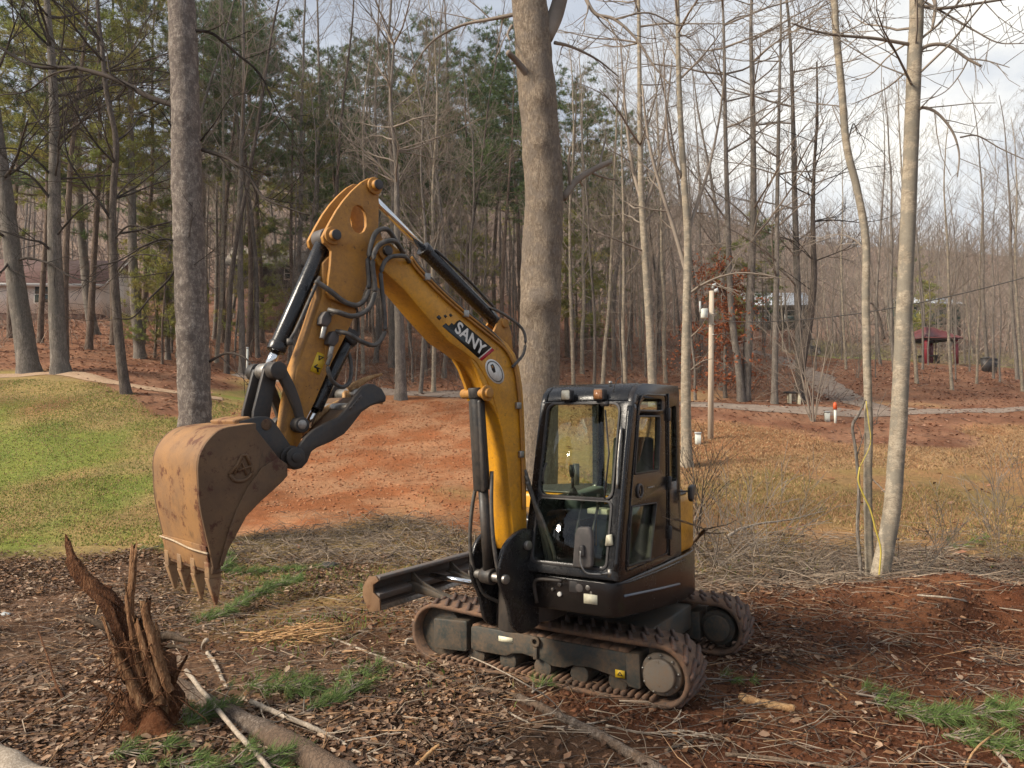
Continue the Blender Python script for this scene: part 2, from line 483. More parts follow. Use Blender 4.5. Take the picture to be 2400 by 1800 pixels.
def smooth(a, b, x):
    t = np.clip((x - a) / (b - a), 0, 1); return t * t * (3 - 2 * t)
def zones(x, y):
    """cover weights: litter, lawn, red soil, straw, mixed dry grass, forest floor, dark dug soil, clearing"""
    x = np.asarray(x, float); y = np.asarray(y, float)
    n1 = fbm(x, y, 0.2, 0.9); n2 = fbm(x + 31, y - 12, 0.7, 2.5)
    u = (x + 0.10 * n1 * np.clip(y / 12, .5, 2)) / np.maximum(y, 4.0)
    d = y + 0.55 * n1 * np.clip(y / 15, .4, 1.6) + 0.25 * n2
    forest = np.maximum(smooth(31.5, 33.5, d), smooth(23.6, 25.0, d) * smooth(-0.34, -0.40, u))
    forest = np.maximum(forest, smooth(-0.55, -0.58, u) * smooth(24, 25, d))
    lawn = smooth(12.8, 14.2, d) * (1 - forest) * smooth(-0.325, -0.375, u)
    red = smooth(15.0, 16.6, d) * (1 - forest) * smooth(-0.37, -0.31, u) * smooth(0.06, -0.02, u)
    straw = smooth(19.8, 21.6, d) * (1 - forest) * smooth(0.04, 0.12, u)
    mixed = smooth(10.6, 11.8, d) * (1 - forest) * (1 - lawn) * (1 - red) * (1 - straw) * smooth(-0.45, -0.36, u)
    litter = np.clip(1 - lawn - red - straw - mixed - forest, 0, 1)
    clear = smooth(0.34, 0.40, u) * smooth(66, 70, d) * smooth(98, 90, d)
    dug = np.clip(1.7 * bumpw(x, y, 4.6, 8.7, 2.6, 1.5) + 1.6 * bumpw(x, y, 6.2, 7.7, 3.2, 1.8) + 1.4 * bumpw(x, y, 3.4, 5.2, 2.3, 0.9)
                  + 0.9 * bumpw(x, y, 1.0, 4.7, 0.9, 0.35) + 0.9 * bumpw(x, y, 0.9, 6.0, 2.3, 0.5) + 0.8 * bumpw(x, y, 2.6, 6.2, 1.4, 0.7) + 0.55 * bumpw(x, y, -2.2, 4.9, 0.7, 0.5) - 0.25 + 0.16 * n2, 0, 1)
    return litter, lawn, red, straw, mixed, forest, dug, clear
zl, zg, zr, zs, zm, zf, zd, zc = zones(GX, GY)
n_a = fbm(GX * 1.3 + 7, GY * 1.3, 0.4, 6); n_b = fbm(GX * 2.1 - 5, GY * 2.1, 0.7, 11)
def lerp3(a, b, t): return np.asarray(a)[None, None, :] * (1 - t[..., None]) + np.asarray(b)[None, None, :] * t[..., None]
ta = np.clip(0.5 + 0.28 * n_a, 0, 1); tb = np.clip(0.5 + 0.3 * n_b, 0, 1)
c = (zl[..., None] * lerp3((0.09, 0.053, 0.034), (0.165, 0.10, 0.064), tb)
     + zg[..., None] * lerp3((0.31, 0.225, 0.095), (0.19, 0.215, 0.052), ta)
     + zr[..., None] * lerp3((0.30, 0.118, 0.052), (0.37, 0.195, 0.105), tb)
     + zs[..., None] * lerp3((0.29, 0.15, 0.075), (0.35, 0.22, 0.115), ta)
     + zm[..., None] * lerp3((0.30, 0.175, 0.085), (0.26, 0.18, 0.075), ta)
     + zf[..., None] * lerp3((0.20, 0.096, 0.058), (0.28, 0.15, 0.092), tb))
c = c * (1 - zd[..., None]) + zd[..., None] * lerp3((0.09, 0.036, 0.019), (0.165, 0.072, 0.037), tb)
c = c * (1 - zc[..., None]) + zc[..., None] * lerp3((0.30, 0.26, 0.09), (0.22, 0.25, 0.07), ta)
fh = smooth(75, 120, GY)[..., None]
c = c * (1 - fh) + fh * lerp3((0.19, 0.135, 0.105), (0.26, 0.19, 0.145), tb)
nr, nc = GX.shape
ii = np.arange(nr - 1)[:, None] * nc + np.arange(nc - 1)[None, :]
F = np.stack([ii, ii + 1, ii + 1 + nc, ii + nc], -1).reshape(-1, 4)
def ground_mat(t):
    v = t.obj()
    col = t.n('ShaderNodeVertexColor', layer_name='Col').outputs[0]
    n1 = t.noise(7, 5, 0.72, v); n2 = t.noise(38, 4, 0.75, v); n3 = t.noise(1.1, 3, 0.6, v)
    k = t.mix(0.5, n1, n2)
    col = t.mix(1.0, col, t.ramp(k, (0.3, G3(0.55)), (0.5, G3(1.0)), (0.68, G3(1.5))), 'MULTIPLY')
    col = t.mix(1.0, col, t.ramp(n3, (0.3, (0.86, 0.9, 0.92)), (0.7, (1.12, 1.05, 1.0))), 'MULTIPLY')
    return t.bsdf(col, 1.0, normal=t.bump(k, 1.0, 0.05), spec=0.05)
M['ground'] = mat('ground_cover', ground_mat)
gm = MB(); gm.add(np.stack([GX, GY, GZ], -1).reshape(-1, 3), F, c.reshape(-1, 3))
ground = kind(gm.build('ground', M['ground'], smooth=True), 'structure')

# ------------------------------------------------------------------ lanes laid on the slope
def lane(name, pts, half, material, lift=0.035, step=6):
    P = spline([np.array(p, float) for p in pts], step)
    T = np.gradient(P, axis=0); T /= np.linalg.norm(T, axis=1)[:, None]
    N = np.stack([-T[:, 1], T[:, 0]], 1)
    rs = np.random.RandomState(3); hw = half * (1 + 0.12 * np.sin(np.arange(len(P)) * 0.9) + 0.08 * rs.randn(len(P)))
    cols = np.linspace(-1, 1, 7); V = []
    for k in cols:
        q = P + N * (hw * k)[:, None]
        V.append(np.stack([q[:, 0], q[:, 1], height(q[:, 0], q[:, 1]) + lift * (1 - 0.9 * k * k) + 0.012], 1))
    V = np.stack(V, 1); n, m = V.shape[:2]
    i2 = np.arange(n - 1)[:, None] * m + np.arange(m - 1)[None, :]
    f = np.stack([i2, i2 + 1, i2 + 1 + m, i2 + m], -1).reshape(-1, 4)
    b = MB(); b.add(V.reshape(-1, 3), f)
    return kind(b.build(name, material, smooth=True), 'structure')
M['gravel'] = mat('gravel', lambda t: t.bsdf(t.ramp(t.mix(0.5, t.noise(3, 6), t.noise(45, 4)), (0.32, (0.17, 0.125, 0.10)), (0.5, (0.26, 0.205, 0.165)), (0.68, (0.35, 0.285, 0.235))), 1.0, normal=t.bump(t.noise(30, 5), 0.8, 0.03), spec=0.1))
M['tanpath'] = mat('trodden_path', lambda t: t.bsdf(t.ramp(t.mix(0.5, t.noise(3, 6), t.noise(45, 4)), (0.32, (0.30, 0.19, 0.12)), (0.68, (0.46, 0.33, 0.22))), 1.0, normal=t.bump(t.noise(30, 5), 0.8, 0.03), spec=0.1))
def at(px, d): return (bear(px, d), d)
lane('gravel_road', [at(560, 33.6), at(800, 33.2), at(1100, 32.9), at(1400, 32.2), at(1700, 31.6), at(1950, 31.4), at(2200, 32.0), at(2450, 32.6), at(2800, 33)], 0.75, M['gravel'])
lane('gravel_drive', [at(2120, 32.2), at(2050, 33.4), at(1985, 36), at(1935, 40), at(1900, 46), at(1850, 54), at(1790, 62), at(1740, 70)], 0.9, M['gravel'], 0.045)
lane('trodden_path', [at(-300, 25.0), at(0, 25.6), at(140, 25.9), at(260, 25.2), at(400, 25.0), at(520, 25.6)], 0.28, M['tanpath'], 0.04)
# ================================================================== excavator
C0 = np.array([0.767, 7.30, 0.0])
FV = np.array([-0.515, -0.857, 0]); FV /= np.linalg.norm(FV); LV = np.array([-FV[1], FV[0], 0])
UV = np.array([-0.86, 0.51, 0]); UV /= np.linalg.norm(UV); VV = np.array([-UV[1], UV[0], 0])
BO = np.array([0.05, 6.2, 0.0]); _a = R(45)
GV = np.array([-math.sin(_a), -math.cos(_a), 0]); NV = np.array([-GV[1], GV[0], 0])
ZV = np.array([0, 0, 1.])
def U(f, z, l): return C0 + FV * f + LV * l + ZV * z          # house: forward, up, left
def UP(f, l, z): return U(f, z, l)
def UF(l, z, f): return U(f, z, l)                              # front faces
def T(u, z, v): return C0 + UV * u + VV * v + ZV * z           # undercarriage: forward, up, left
def B(r, z, t): return BO + GV * r + NV * t + ZV * z           # boom plane: reach, up, left
M['wood_stick'] = mat('dry_stick', lambda t: t.bsdf(t.ramp(t.noise(30), (0.3, (0.30, 0.22, 0.14)), (0.7, (0.46, 0.36, 0.25))), 0.9))
ex = thing('excavator', 'yellow and black tracked mini excavator standing on leaf litter, arm raised', 'excavator', tuple(C0))
def part(name, mb, m, parent=ex, bevel=0.0, smooth=False, seg=2):
    return mb.build(name, M[m] if isinstance(m, str) else m, parent, smooth, True, bevel, seg)

# ---- tracks
def belt_path(n_end=14, n_run=14, off=0.0):
    """closed loop of (u, z) round rear sprocket and front idler"""
    cr, cf = (-0.985, 0.295), (1.115, 0.33); rr, rf = 0.245 + off, 0.262 + off
    pts = []
    for i in range(n_run): 
        k = i / n_run; pts.append((cf[0] + (cr[0] - cf[0]) * k, cf[1] + rf + (cr[1] + rr - cf[1] - rf) * k - 0.018 * math.sin(math.pi * k)))
    for i in range(n_end):
        a = R(90 + 180 * i / n_end); pts.append((cr[0] + rr * math.cos(a), cr[1] + rr * math.sin(a)))
    for i in range(n_run):
        k = i / n_run; pts.append((cr[0] + (cf[0] - cr[0]) * k, cr[1] - rr + (cf[1] - rf - cr[1] + rr) * k))
    for i in range(n_end):
        a = R(270 + 180 * i / n_end); pts.append((cf[0] + rf * math.cos(a), cf[1] + rf * math.sin(a)))
    return pts
def lug_mesh():
    b = MB()   # a skewed bar with sloped flanks, local x across belt, y along, z out
    L, w, h, sk = 0.19, 0.05, 0.026, 0.045
    lo = [(-L / 2, -w / 2 - sk, 0), (L / 2, -w / 2 + sk, 0), (L / 2, w / 2 + sk, 0), (-L / 2, w / 2 - sk, 0)]
    hi = [(-L / 2 + .012, -w / 4 - sk, h), (L / 2 - .012, -w / 4 + sk, h), (L / 2 - .012, w / 4 + sk, h), (-L / 2 + .012, w / 4 - sk, h)]
    b.hexa([np.array(p) for p in lo + hi])
    return mesh_of('lug', np.concatenate(b.v), np.concatenate(b.lp), np.concatenate(b.sz), M['lug'], False, True)
LUG = lug_mesh()
for side in (1, -1):
    v0, v1 = (0.58, 0.98) if side > 0 else (-0.98, -0.58)
    out, inn = belt_path(), belt_path(off=-0.034)
    n = len(out); b = MB()
    V = [T(u, z, v) for (u, z), v in [(p, v0) for p in out] + [(p, v1) for p in out] + [(p, v1) for p in inn] + [(p, v0) for p in inn]]
    fs = []
    for i in range(n):
        j = (i + 1) % n
        for q in range(4):
            q2 = (q + 1) % 4
            fs.append((q * n + i, q * n + j, q2 * n + j, q2 * n + i))
    b.add(V, fs)
    tr = part('track', b, 'rubber')
    # lugs, staggered in two rows, one object each
    P = np.array(belt_path(40, 60)); P = np.vstack([P, P[:1]])
    L = np.concatenate([[0], np.cumsum(np.linalg.norm(np.diff(P, axis=0), axis=1))])
    nl = int(L[-1] / 0.118)
    for row in (0, 1):
        for k in range(nl):
            s = (k + 0.5 * row) / nl * L[-1]
            u = np.interp(s, L, P[:, 0]); z = np.interp(s, L, P[:, 1])
            u2 = np.interp((s + 0.01) % L[-1], L, P[:, 0]); z2 = np.interp((s + 0.01) % L[-1], L, P[:, 1])
            tg = UV * (u2 - u) + ZV * (z2 - z); tg /= np.linalg.norm(tg)
            nv = np.cross(VV, tg); nv = -nv if (nv @ (UV * (u - 0.06) + ZV * (z - 0.31))) < 0 else nv
            vc = (v0 + v1) / 2 + (0.098 if row else -0.098)
            o = link('lug', LUG, tr)
            xa = VV * (1 if row else -1); ya = np.cross(nv, xa)
            o.matrix_local = Matrix([[xa[0], ya[0], nv[0], 0], [xa[1], ya[1], nv[1], 0], [xa[2], ya[2], nv[2], 0], [0, 0, 0, 1]])
            o.location = Vector(T(u, z, vc) - C0 - nv * 0.003)
    # drive cogs on the inside of the lower run
    b = MB()
    for k in range(34):
        u = -0.92 + k * 0.06
        zz = 0.055 + 0.034 + (u + 0.985) * 0.0086
        b.box(lambda a, z, c: T(a, z, c), u - 0.014, u + 0.014, zz - 0.004, zz + 0.03, v0 + 0.02 if side > 0 else v0 + 0.1, v1 - 0.02)
    cg = part('drive_cogs', b, 'rubber', tr); cg['kind'] = 'stuff'
    # track frame beam with scalloped lower edge
    a0, a1 = (0.60, 0.935) if side > 0 else (-0.96, -0.615)
    prof = [(-0.79, 0.19), (-0.70, 0.185), (-0.58, 0.225), (-0.40, 0.255), (-0.24, 0.25), (-0.16, 0.215), (-0.05, 0.212), (0.06, 0.25), (0.24, 0.27), (0.34, 0.255), (0.40, 0.225), (0.72, 0.225), (0.76, 0.24), (0.76, 0.425), (0.70, 0.44), (-0.70, 0.42), (-0.80, 0.38)]
    b = MB(); b.prism(prof, T, a0, a1)
    fr = part('track_frame', b, 'frame', tr, 0.008)
    b = MB(); b.prism(rpoly([(0.79, 0.21), (1.13, 0.19), (1.15, 0.25), (1.15, 0.455), (0.79, 0.475)], 0.02), T, a0 - 0.01, a1 + 0.022)
    part('idler_yoke', b, 'frame', tr, 0.006)
    b = MB(); b.prism(rpoly([(-0.83, 0.16), (-0.72, 0.17), (-0.70, 0.42), (-0.82, 0.43)], 0.02), T, a0, a1 + 0.012)
    part('end_bracket', b, 'frame', tr, 0.005)
    b = MB()
    for k in range(18):   # ledge of packed mud along the top of the frame
        u = -0.72 + k * 0.082
        b.hexa([T(u, 0.42, a0 + 0.02), T(u + 0.085, 0.42, a0 + 0.02), T(u + 0.085, 0.42, a1 - 0.01), T(u, 0.42, a1 - 0.01),
                T(u, 0.44 + 0.03 * math.sin(k * 2.1) ** 2, a0 + 0.05), T(u + 0.085, 0.445 + 0.03 * math.sin(k * 2.1 + 2.1) ** 2, a0 + 0.05), T(u + 0.085, 0.432 + 0.02 * math.sin(k * 1.7 + 1.7) ** 2, a1 - 0.03), T(u, 0.43 + 0.02 * math.sin(k * 1.7) ** 2, a1 - 0.03)])
    part('packed_mud', b, 'mudmat', tr) if 'mudmat' in M else part('packed_mud', b, 'rubber', tr)
    # sprocket and final drive
    b = MB(); vs = a1 if side > 0 else a1
    gear = []
    for k in range(44):
        a = 2 * math.pi * k / 44; rr = 0.205 if (k // 2) % 2 else 0.178
        gear.append((-0.985 + rr * math.cos(a), 0.295 + rr * math.sin(a)))
    b.prism(gear, T, (v0 + v1) / 2 - 0.02, (v0 + v1) / 2 + 0.03)
    sp = part('sprocket', b, 'frame', tr, 0.003)
    b = MB()
    b.prism(circ(-0.985, 0.295, 0.165, 28), T, v0 + 0.05, v1 - 0.06)
    b.prism(circ(-0.985, 0.298, 0.128, 28), T, v1 - 0.06, v1 - 0.005)
    part('final_drive_hub', b, m_paint('hub_grey', (0.16, 0.135, 0.105), (0.21, 0.13, 0.075), 0.7, 0.6, dscale=7) if side > 0 else 'frame', sp, 0.014)
    if side > 0:
        b = MB()
        for k in range(9):
            a = 2 * math.pi * k / 9 + 0.2
            b.prism(circ(-0.985 + 0.145 * math.cos(a), 0.297 + 0.145 * math.sin(a), 0.011, 6), T, v1 - 0.06, v1 - 0.045)
        part('hub_bolts', b, 'steel', sp)
    b = MB(); b.prism(circ(1.115, 0.33, 0.222, 30), T, v0 + 0.1, v1 - 0.1)
    part('idler', b, 'frame', tr, 0.01)
    for k, u in enumerate((-0.62, -0.28, 0.06, 0.40, 0.72)):
        b = MB(); b.prism(circ(u, 0.175, 0.082, 18), T, v0 + 0.08, v1 - 0.08)
        part('track_roller', b, 'frame', tr, 0.006)
    if side > 0:
        b = MB(); b.prism(circ(0.10, 0.395, 0.045, 14), T, a1, a1 + 0.03, [circ(0.10, 0.395, 0.022, 10)]); b.box(T, 0.082, 0.118, 0.25, 0.36, a1, a1 + 0.025)
        part('lashing_eye', b, 'frame', fr, 0.004)
        b = MB(); b.box(T, 0.33, 0.47, 0.345, 0.39, a1 + 0.001, a1 + 0.004); part('label_plate', b, 'cream', fr)
        b = MB(); b.box(T, -0.70, -0.62, 0.225, 0.285, a1 + 0.013, a1 + 0.017); part('warning_label', b, 'decal_yellow', fr)
        b = MB(); b.prism([(-0.685, 0.242), (-0.635, 0.242), (-0.66, 0.275)], T, a1 + 0.017, a1 + 0.019, [[(-0.672, 0.248), (-0.648, 0.248), (-0.66, 0.265)]]); part('warning_symbol', b, 'decal_black', fr)

# ---- car body and slewing ring
b = MB(); b.prism(rpoly([(-0.75, -0.62), (-0.35, -0.45), (0.35, -0.45), (0.85, -0.62), (0.85, 0.62), (0.35, 0.45), (-0.35, 0.45), (-0.75, 0.62)], 0.06), lambda u, v, z: T(u, z, v), 0.27, 0.50)
part('undercarriage_frame', b, 'frame', bevel=0.02)
b = MB(); b.prism(circ(0, 0, 0.46, 40), lambda u, v, z: T(u, z, v), 0.50, 0.69)
part('slewing_ring', b, 'steel_black', bevel=0.01)

# ---- dozer blade, raised at the front of the undercarriage
vb = 0.90
def TB(u, z, v): return T(u - 0.03, 0.40 + (z - 0.36) * 0.74, v)
prof = [(1.93, 0.80), (1.99, 0.735), (2.015, 0.66), (2.01, 0.57), (1.97, 0.49), (1.91, 0.435), (1.935, 0.425), (2.0, 0.475), (2.045, 0.56), (2.05, 0.66), (2.02, 0.755), (1.955, 0.82)]
b = MB(); b.prism(prof, TB, -vb, vb)
M['blade_grey'] = m_paint('worn_blade_grey', (0.105, 0.10, 0.098), (0.16, 0.10, 0.062), 0.7, 0.5, dscale=5)
bl = part('dozer_blade', b, 'blade_grey', bevel=0.004)
b = MB(); b.box(TB, 1.86, 1.95, 0.775, 0.83, -vb, vb); part('top_rail', b, 'blade_grey', bl, 0.012)
b = MB(); b.prism([(1.87, 0.60), (2.0, 0.64), (2.0, 0.53), (1.88, 0.52)], TB, -vb + 0.01, vb - 0.01); part('back_rib', b, 'blade_grey', bl, 0.008)
b = MB(); b.prism([(1.90, 0.37), (1.955, 0.365), (1.975, 0.48), (1.93, 0.455)], TB, -vb, vb); part('cutting_edge', b, 'steel', bl, 0.004)
for s in (1, -1):
    b = MB(); b.prism([(1.84, 0.40), (1.98, 0.36), (2.065, 0.56), (2.06, 0.68), (1.99, 0.82), (1.90, 0.835), (1.86, 0.78), (1.93, 0.72), (1.93, 0.62), (1.85, 0.55)], TB, s * vb, s * (vb + 0.022))
    part('end_plate', b, 'endplate', bl, 0.004)
    b = MB(); b.prism(rpoly([(0.78, 0.36), (1.88, 0.50), (1.95, 0.50), (1.95, 0.64), (1.85, 0.63), (1.45, 0.50), (0.78, 0.48)], 0.03), TB, s * 0.34 - 0.05, s * 0.34 + 0.05)
    part('blade_arm', b, 'frame', bl, 0.01)
    b = MB(); b.prism([(1.52, 0.52), (1.92, 0.64), (1.92, 0.78), (1.80, 0.66)], TB, s * 0.34 - 0.012, s * 0.34 + 0.012)
    part('gusset', b, 'frame', bl, 0.004)
b = MB(); b.cyl(T(0.75, 0.55, 0), T(1.30, 0.575, 0), 0.052); part('blade_cylinder', b, 'steel_black', bl, 0.006, True)
b = MB(); b.cyl(T(1.30, 0.575, 0), T(1.9, 0.60, 0), 0.028); part('blade_rod', b, 'chrome', bl, 0, True)

# ---- house: deck, skirts, engine cover
plan = [(1.40, 0.78), (1.30, 0.84), (0.6, 0.875), (0.0, 0.88), (-0.4, 0.86), (-0.72, 0.70), (-0.96, 0.38), (-1.03, 0), (-0.96, -0.38), (-0.72, -0.70), (-0.4, -0.86), (0.35, -0.86), (0.72, -0.72), (0.86, -0.42), (0.92, -0.12), (1.02, 0.0), (1.36, 0.06)]
rp_ = rpoly(plan, 0.12, 4)
b = MB(); n = len(rp_)
def skirt_bottom(f): return 0.665 + 0.135 * max(0, min(1, (f - 0.1) / 1.3))
V = [UP(f, l, skirt_bottom(f)) for f, l in rp_] + [UP(f, l, 1.06) for f, l in rp_]
b.add(V, [list(range(n))[::-1], [i + n for i in range(n)]] + [(i, (i + 1) % n, (i + 1) % n + n, i + n) for i in range(n)])
deck = part('deck', b, 'brown_black', bevel=0.018, seg=3)
# engine cover (yellow) and tail weight (dark)
tail = [(0.16, 0.855), (-0.40, 0.845), (-0.70, 0.69), (-0.93, 0.37), (-1.0, 0), (-0.93, -0.37), (-0.70, -0.69), (-0.4, -0.845), (0.16, -0.84), (0.16, 0.0)]
b = MB(); b.prism(rpoly(tail, 0.1), UP, 1.063, 1.56)
hood = part('engine_cover', b, 'yellow', bevel=0.05, seg=4)
b = MB(); b.prism(rpoly([(f * 0.93 - 0.01, l * 0.93) for f, l in tail], 0.1), UP, 1.561, 1.58)
part('cover_top', b, 'plastic', hood, 0.008)
b = MB(); b.prism(rpoly([(0.165, -0.06), (0.165, -0.83), (0.45, -0.84), (0.74, -0.68), (0.84, -0.42), (0.88, -0.10)], 0.08), UP, 1.063, 1.42)
part('right_side_cover', b, 'black', bevel=0.04, seg=3)
b = MB(); b.cyl(UP(-0.55, -0.45, 1.55), UP(-0.55, -0.45, 1.80), 0.035); part('exhaust_pipe', b, 'steel_black')
# skirt trim on the left side
def side_strip(f0, f1, z0, z1, l0, l1, nseg=8):
    bb = MB(); pts = []
    for k in range(nseg + 1):
        f = f0 + (f1 - f0) * k / nseg
        la = np.interp(f, [-0.4, 0.0, 0.6, 1.30, 1.40], [0.86, 0.88, 0.875, 0.84, 0.78])
        zz = (z1 - z0) * (f - f0) / (f1 - f0) + z0
        pts.append(UP(f, la + 0.004, zz))
    bb.tube(pts, 0.009, 6); return bb
part('skirt_stripe', side_strip(1.27, 0.14, 0.945, 0.835, 0, 0), 'decal_blue', deck)
part('skirt_seam', side_strip(1.34, 0.0, 1.035, 1.02, 0, 0), 'black', deck)
# front face fittings below the windscreen
fr_f = 1.40
b = MB(); b.box(UF, 0.57, 0.68, 0.885, 0.955, 1.372, 1.398); part('number_plate', b, 'cream', deck)
for (l, z, r, m) in ((0.36, 1.0, 0.017, 'steel'), (0.36, 0.925, 0.018, 'white'), (0.53, 0.99, 0.032, 'greyplastic'), (0.60, 1.0, 0.02, 'steel'), (0.69, 0.99, 0.018, 'cream'), (0.63, 0.965, 0.014, 'steel'), (0.30, 0.955, 0.012, 'steel')):
    b = MB(); b.prism(circ(l, z, r, 14), UF, 1.36, 1.392); part('bolt', b, m, deck, 0.003)
b = MB(); b.tube(spline([UF(0.17, 0.84, 1.40), UF(0.16, 0.99, 1.42), UF(0.22, 1.03, 1.43), UF(0.40, 1.035, 1.42)]), 0.014, 8); part('grab_rail', b, 'steel_black', deck)
b = MB(); b.prism(rrect(0.44, 0.57, 0.95, 1.035, 0.015), UF, 1.37, 1.385); part('hatch', b, 'plastic', deck, 0.004)

# ---- swing bracket that carries the boom
b = MB(); b.prism(circ(0.0, 0.0, 0.13, 26), lambda x, y, z: BO + GV * (0.04 + x) + NV * y + ZV * z, 0.60, 1.12)
swing = part('swing_post', b, 'steel_black', bevel=0.01)
b = MB(); b.prism(rpoly([(1.0, -0.16), (1.30, -0.20), (1.36, -0.08), (1.36, 0.10), (1.2, 0.20), (0.9, 0.2), (0.8, -0.2)], 0.04), UP, 0.66, 1.04)
part('swing_mount', b, 'steel_black', swing, 0.02)
for t0, t1 in ((0.135, 0.175), (-0.175, -0.135)):
    pr = [(0.37, 1.02), (0.385, 1.14), (0.33, 1.30), (0.22, 1.38), (0.08, 1.42), (-0.06, 1.36), (-0.12, 1.22), (-0.10, 0.95), (-0.08, 0.64), (0.14, 0.60), (0.24, 0.68), (0.28, 0.86)]
    b = MB(); b.prism(rpoly(pr, 0.06, 5), B, t0, t1)
    part('bracket_cheek', b, 'black', swing, 0.012, seg=3)
b = MB(); b.prism([(-0.10, 0.64), (0.12, 0.62), (0.12, 0.80), (-0.08, 0.95)], B, -0.134, 0.134); part('bracket_web', b, 'steel_black', swing, 0.01)
b = MB(); b.cyl(B(0.325, 1.055, -0.2), B(0.325, 1.055, 0.2), 0.036); part('pin', b, 'steel', swing, 0.005)
b = MB(); b.cyl(B(0.08, 1.28, -0.2), B(0.08, 1.28, 0.2), 0.036); part('pin', b, 'steel', swing, 0.005)

# ---- boom
up = [(1.478, 3.418), (1.45, 3.455), (1.409, 3.467), (1.36, 3.455), (1.208, 3.385), (0.95, 3.24), (0.693, 3.085), (0.40, 2.935), (0.24, 2.85), (0.15, 2.77), (0.10, 2.66), (0.065, 2.50), (0.05, 2.32), (0.028, 1.88), (0.02, 1.45), (0.02, 1.26), (0.05, 1.22)]
lo = [(0.13, 1.23), (0.165, 1.34), (0.205, 1.65), (0.242, 1.961), (0.295, 2.18), (0.343, 2.318), (0.40, 2.46), (0.47, 2.58), (0.56, 2.685), (0.69, 2.755), (0.835, 2.82), (1.075, 3.012), (1.236, 3.149), (1.40, 3.25), (1.452, 3.29), (1.48, 3.35)]
b = MB(); b.prism(up + lo, B, -0.115, 0.115)
boom = part('boom', b, 'yellow', bevel=0.006)
for s in (1, -1):
    g = [(0.68, 2.775), (0.64, 2.745), (0.555, 2.635), (0.495, 2.52), (0.47, 2.44), (0.455, 2.40), (0.425, 2.395), (0.38, 2.36), (0.33, 2.28), (0.285, 2.18), (0.30, 2.24), (0.36, 2.42), (0.44, 2.56), (0.53, 2.67), (0.62, 2.74)]
    b = MB(); b.prism(g, B, s * 0.078, s * 0.108); part('cylinder_lug', b, 'yellow', boom, 0.004)
b = MB(); b.cyl(B(0.455, 2.455, -0.155), B(0.455, 2.455, 0.155), 0.038); b.cyl(B(0.455, 2.455, 0.108), B(0.455, 2.455, 0.128), 0.062); part('pin', b, 'yellow2', boom, 0.006)
for t in (0.122, -0.122):
    b = MB(); b.prism(circ(1.405, 3.385, 0.062, 20), B, t - 0.008, t + 0.008 + (0.015 if t > 0 else -0.015)); part('pin_boss', b, 'yellow2', boom, 0.004)
b = MB(); b.cyl(B(1.405, 3.385, -0.17), B(1.405, 3.385, 0.17), 0.034); part('pin', b, 'plastic', boom, 0.004)
b = MB()
for t in (-0.03, 0.03): b.prism([(0.13, 2.80), (0.35, 2.92), (0.30, 3.00), (0.25, 3.05), (0.20, 3.04), (0.15, 2.95)], B, t * 2 - 0.012, t * 2 + 0.012)
part('arm_cylinder_lug', b, 'yellow2', boom, 0.004)
# decals
def lin(a, bb, k): return (a[0] + (bb[0] - a[0]) * k, a[1] + (bb[1] - a[1]) * k)
dA, dB, dC, dD = (0.895, 2.925), (0.755, 3.02), (0.385, 2.79), (0.515, 2.70)
td = 0.1165
b = MB(); b.prism([(0.895, 2.925), (0.86, 2.95), (0.835, 2.932), (0.805, 2.957), (0.785, 2.943), (0.755, 2.972), (0.73, 2.985), lin(dB, dC, 0.93), lin(dA, dD, 0.93)], B, td - 0.003, td)
dec = part('name_decal', b, 'decal_black', boom)
b = MB(); b.prism([lin(dA, dD, 0.935), lin(dB, dC, 0.935), lin(dB, dC, 0.955), lin(dA, dD, 0.955)], B, td - 0.003, td); part('decal_line', b, 'white', dec)
b = MB(); b.prism([lin(dA, dD, 0.96), lin(dB, dC, 0.96), lin(dB, dC, 1.02), lin(dA, dD, 1.02)], B, td - 0.003, td); part('decal_stripe', b, 'decal_red', dec)
for (r, z) in ((0.925, 2.985), (0.865, 3.0), (0.815, 3.012)):
    w = 0.024 if r > 0.9 else 0.018
    b = MB(); b.prism([(r + w, z), (r, z + w * 0.75), (r - w, z - w * 0.1), (r, z - w * 0.85)], B, td - 0.003, td); part('decal_square', b, 'decal_black', dec)
def text_mesh(txt, bold):
    cu = bpy.data.curves.new('lettering', 'FONT'); cu.body = txt; cu.offset = bold; cu.align_x = 'CENTER'; cu.align_y = 'CENTER'
    ob = bpy.data.objects.new('lettering_tmp', cu); COL.objects.link(ob)
    bpy.context.view_layer.update()
    me = bpy.data.meshes.new_from_object(ob.evaluated_get(bpy.context.evaluated_depsgraph_get()))
    bpy.data.objects.remove(ob); return me
def text_part(txt, ctr, xa, ya, size, m, parent, bold=0.03, sx=1.0, name='lettering'):
    me = text_mesh(txt, bold)
    xa = np.asarray(xa) / np.linalg.norm(xa); ya = np.asarray(ya) - (np.asarray(ya) @ xa) * xa; ya /= np.linalg.norm(ya)
    org = np.array(wloc(parent))
    for v in me.vertices:
        p = ctr + xa * v.co.x * size * sx + ya * v.co.y * size - org
        v.co = p
    me.materials.clear(); me.materials.append(M[m])
    return link(name, me, parent)
mid = lin(lin(dA, dD, 0.53), lin(dB, dC, 0.53), 0.5)
xdir = B(dD[0], dD[1], 0) - B(dA[0], dA[1], 0); ydir = B(dB[0], dB[1], 0) - B(dA[0], dA[1], 0)
text_part('SANY', B(mid[0], mid[1], td + 0.002), xdir, ydir, 0.128, 'white', dec, 0.028, 1.0)
b = MB(); ov = []
ax = np.array([-0.085, -0.075]); 
for k in range(26):
    a = 2 * math.pi * k / 26; p = np.array([0.372, 2.622]) + ax * math.cos(a) + np.array([0.052, -0.055]) * math.sin(a); ov.append(tuple(p))
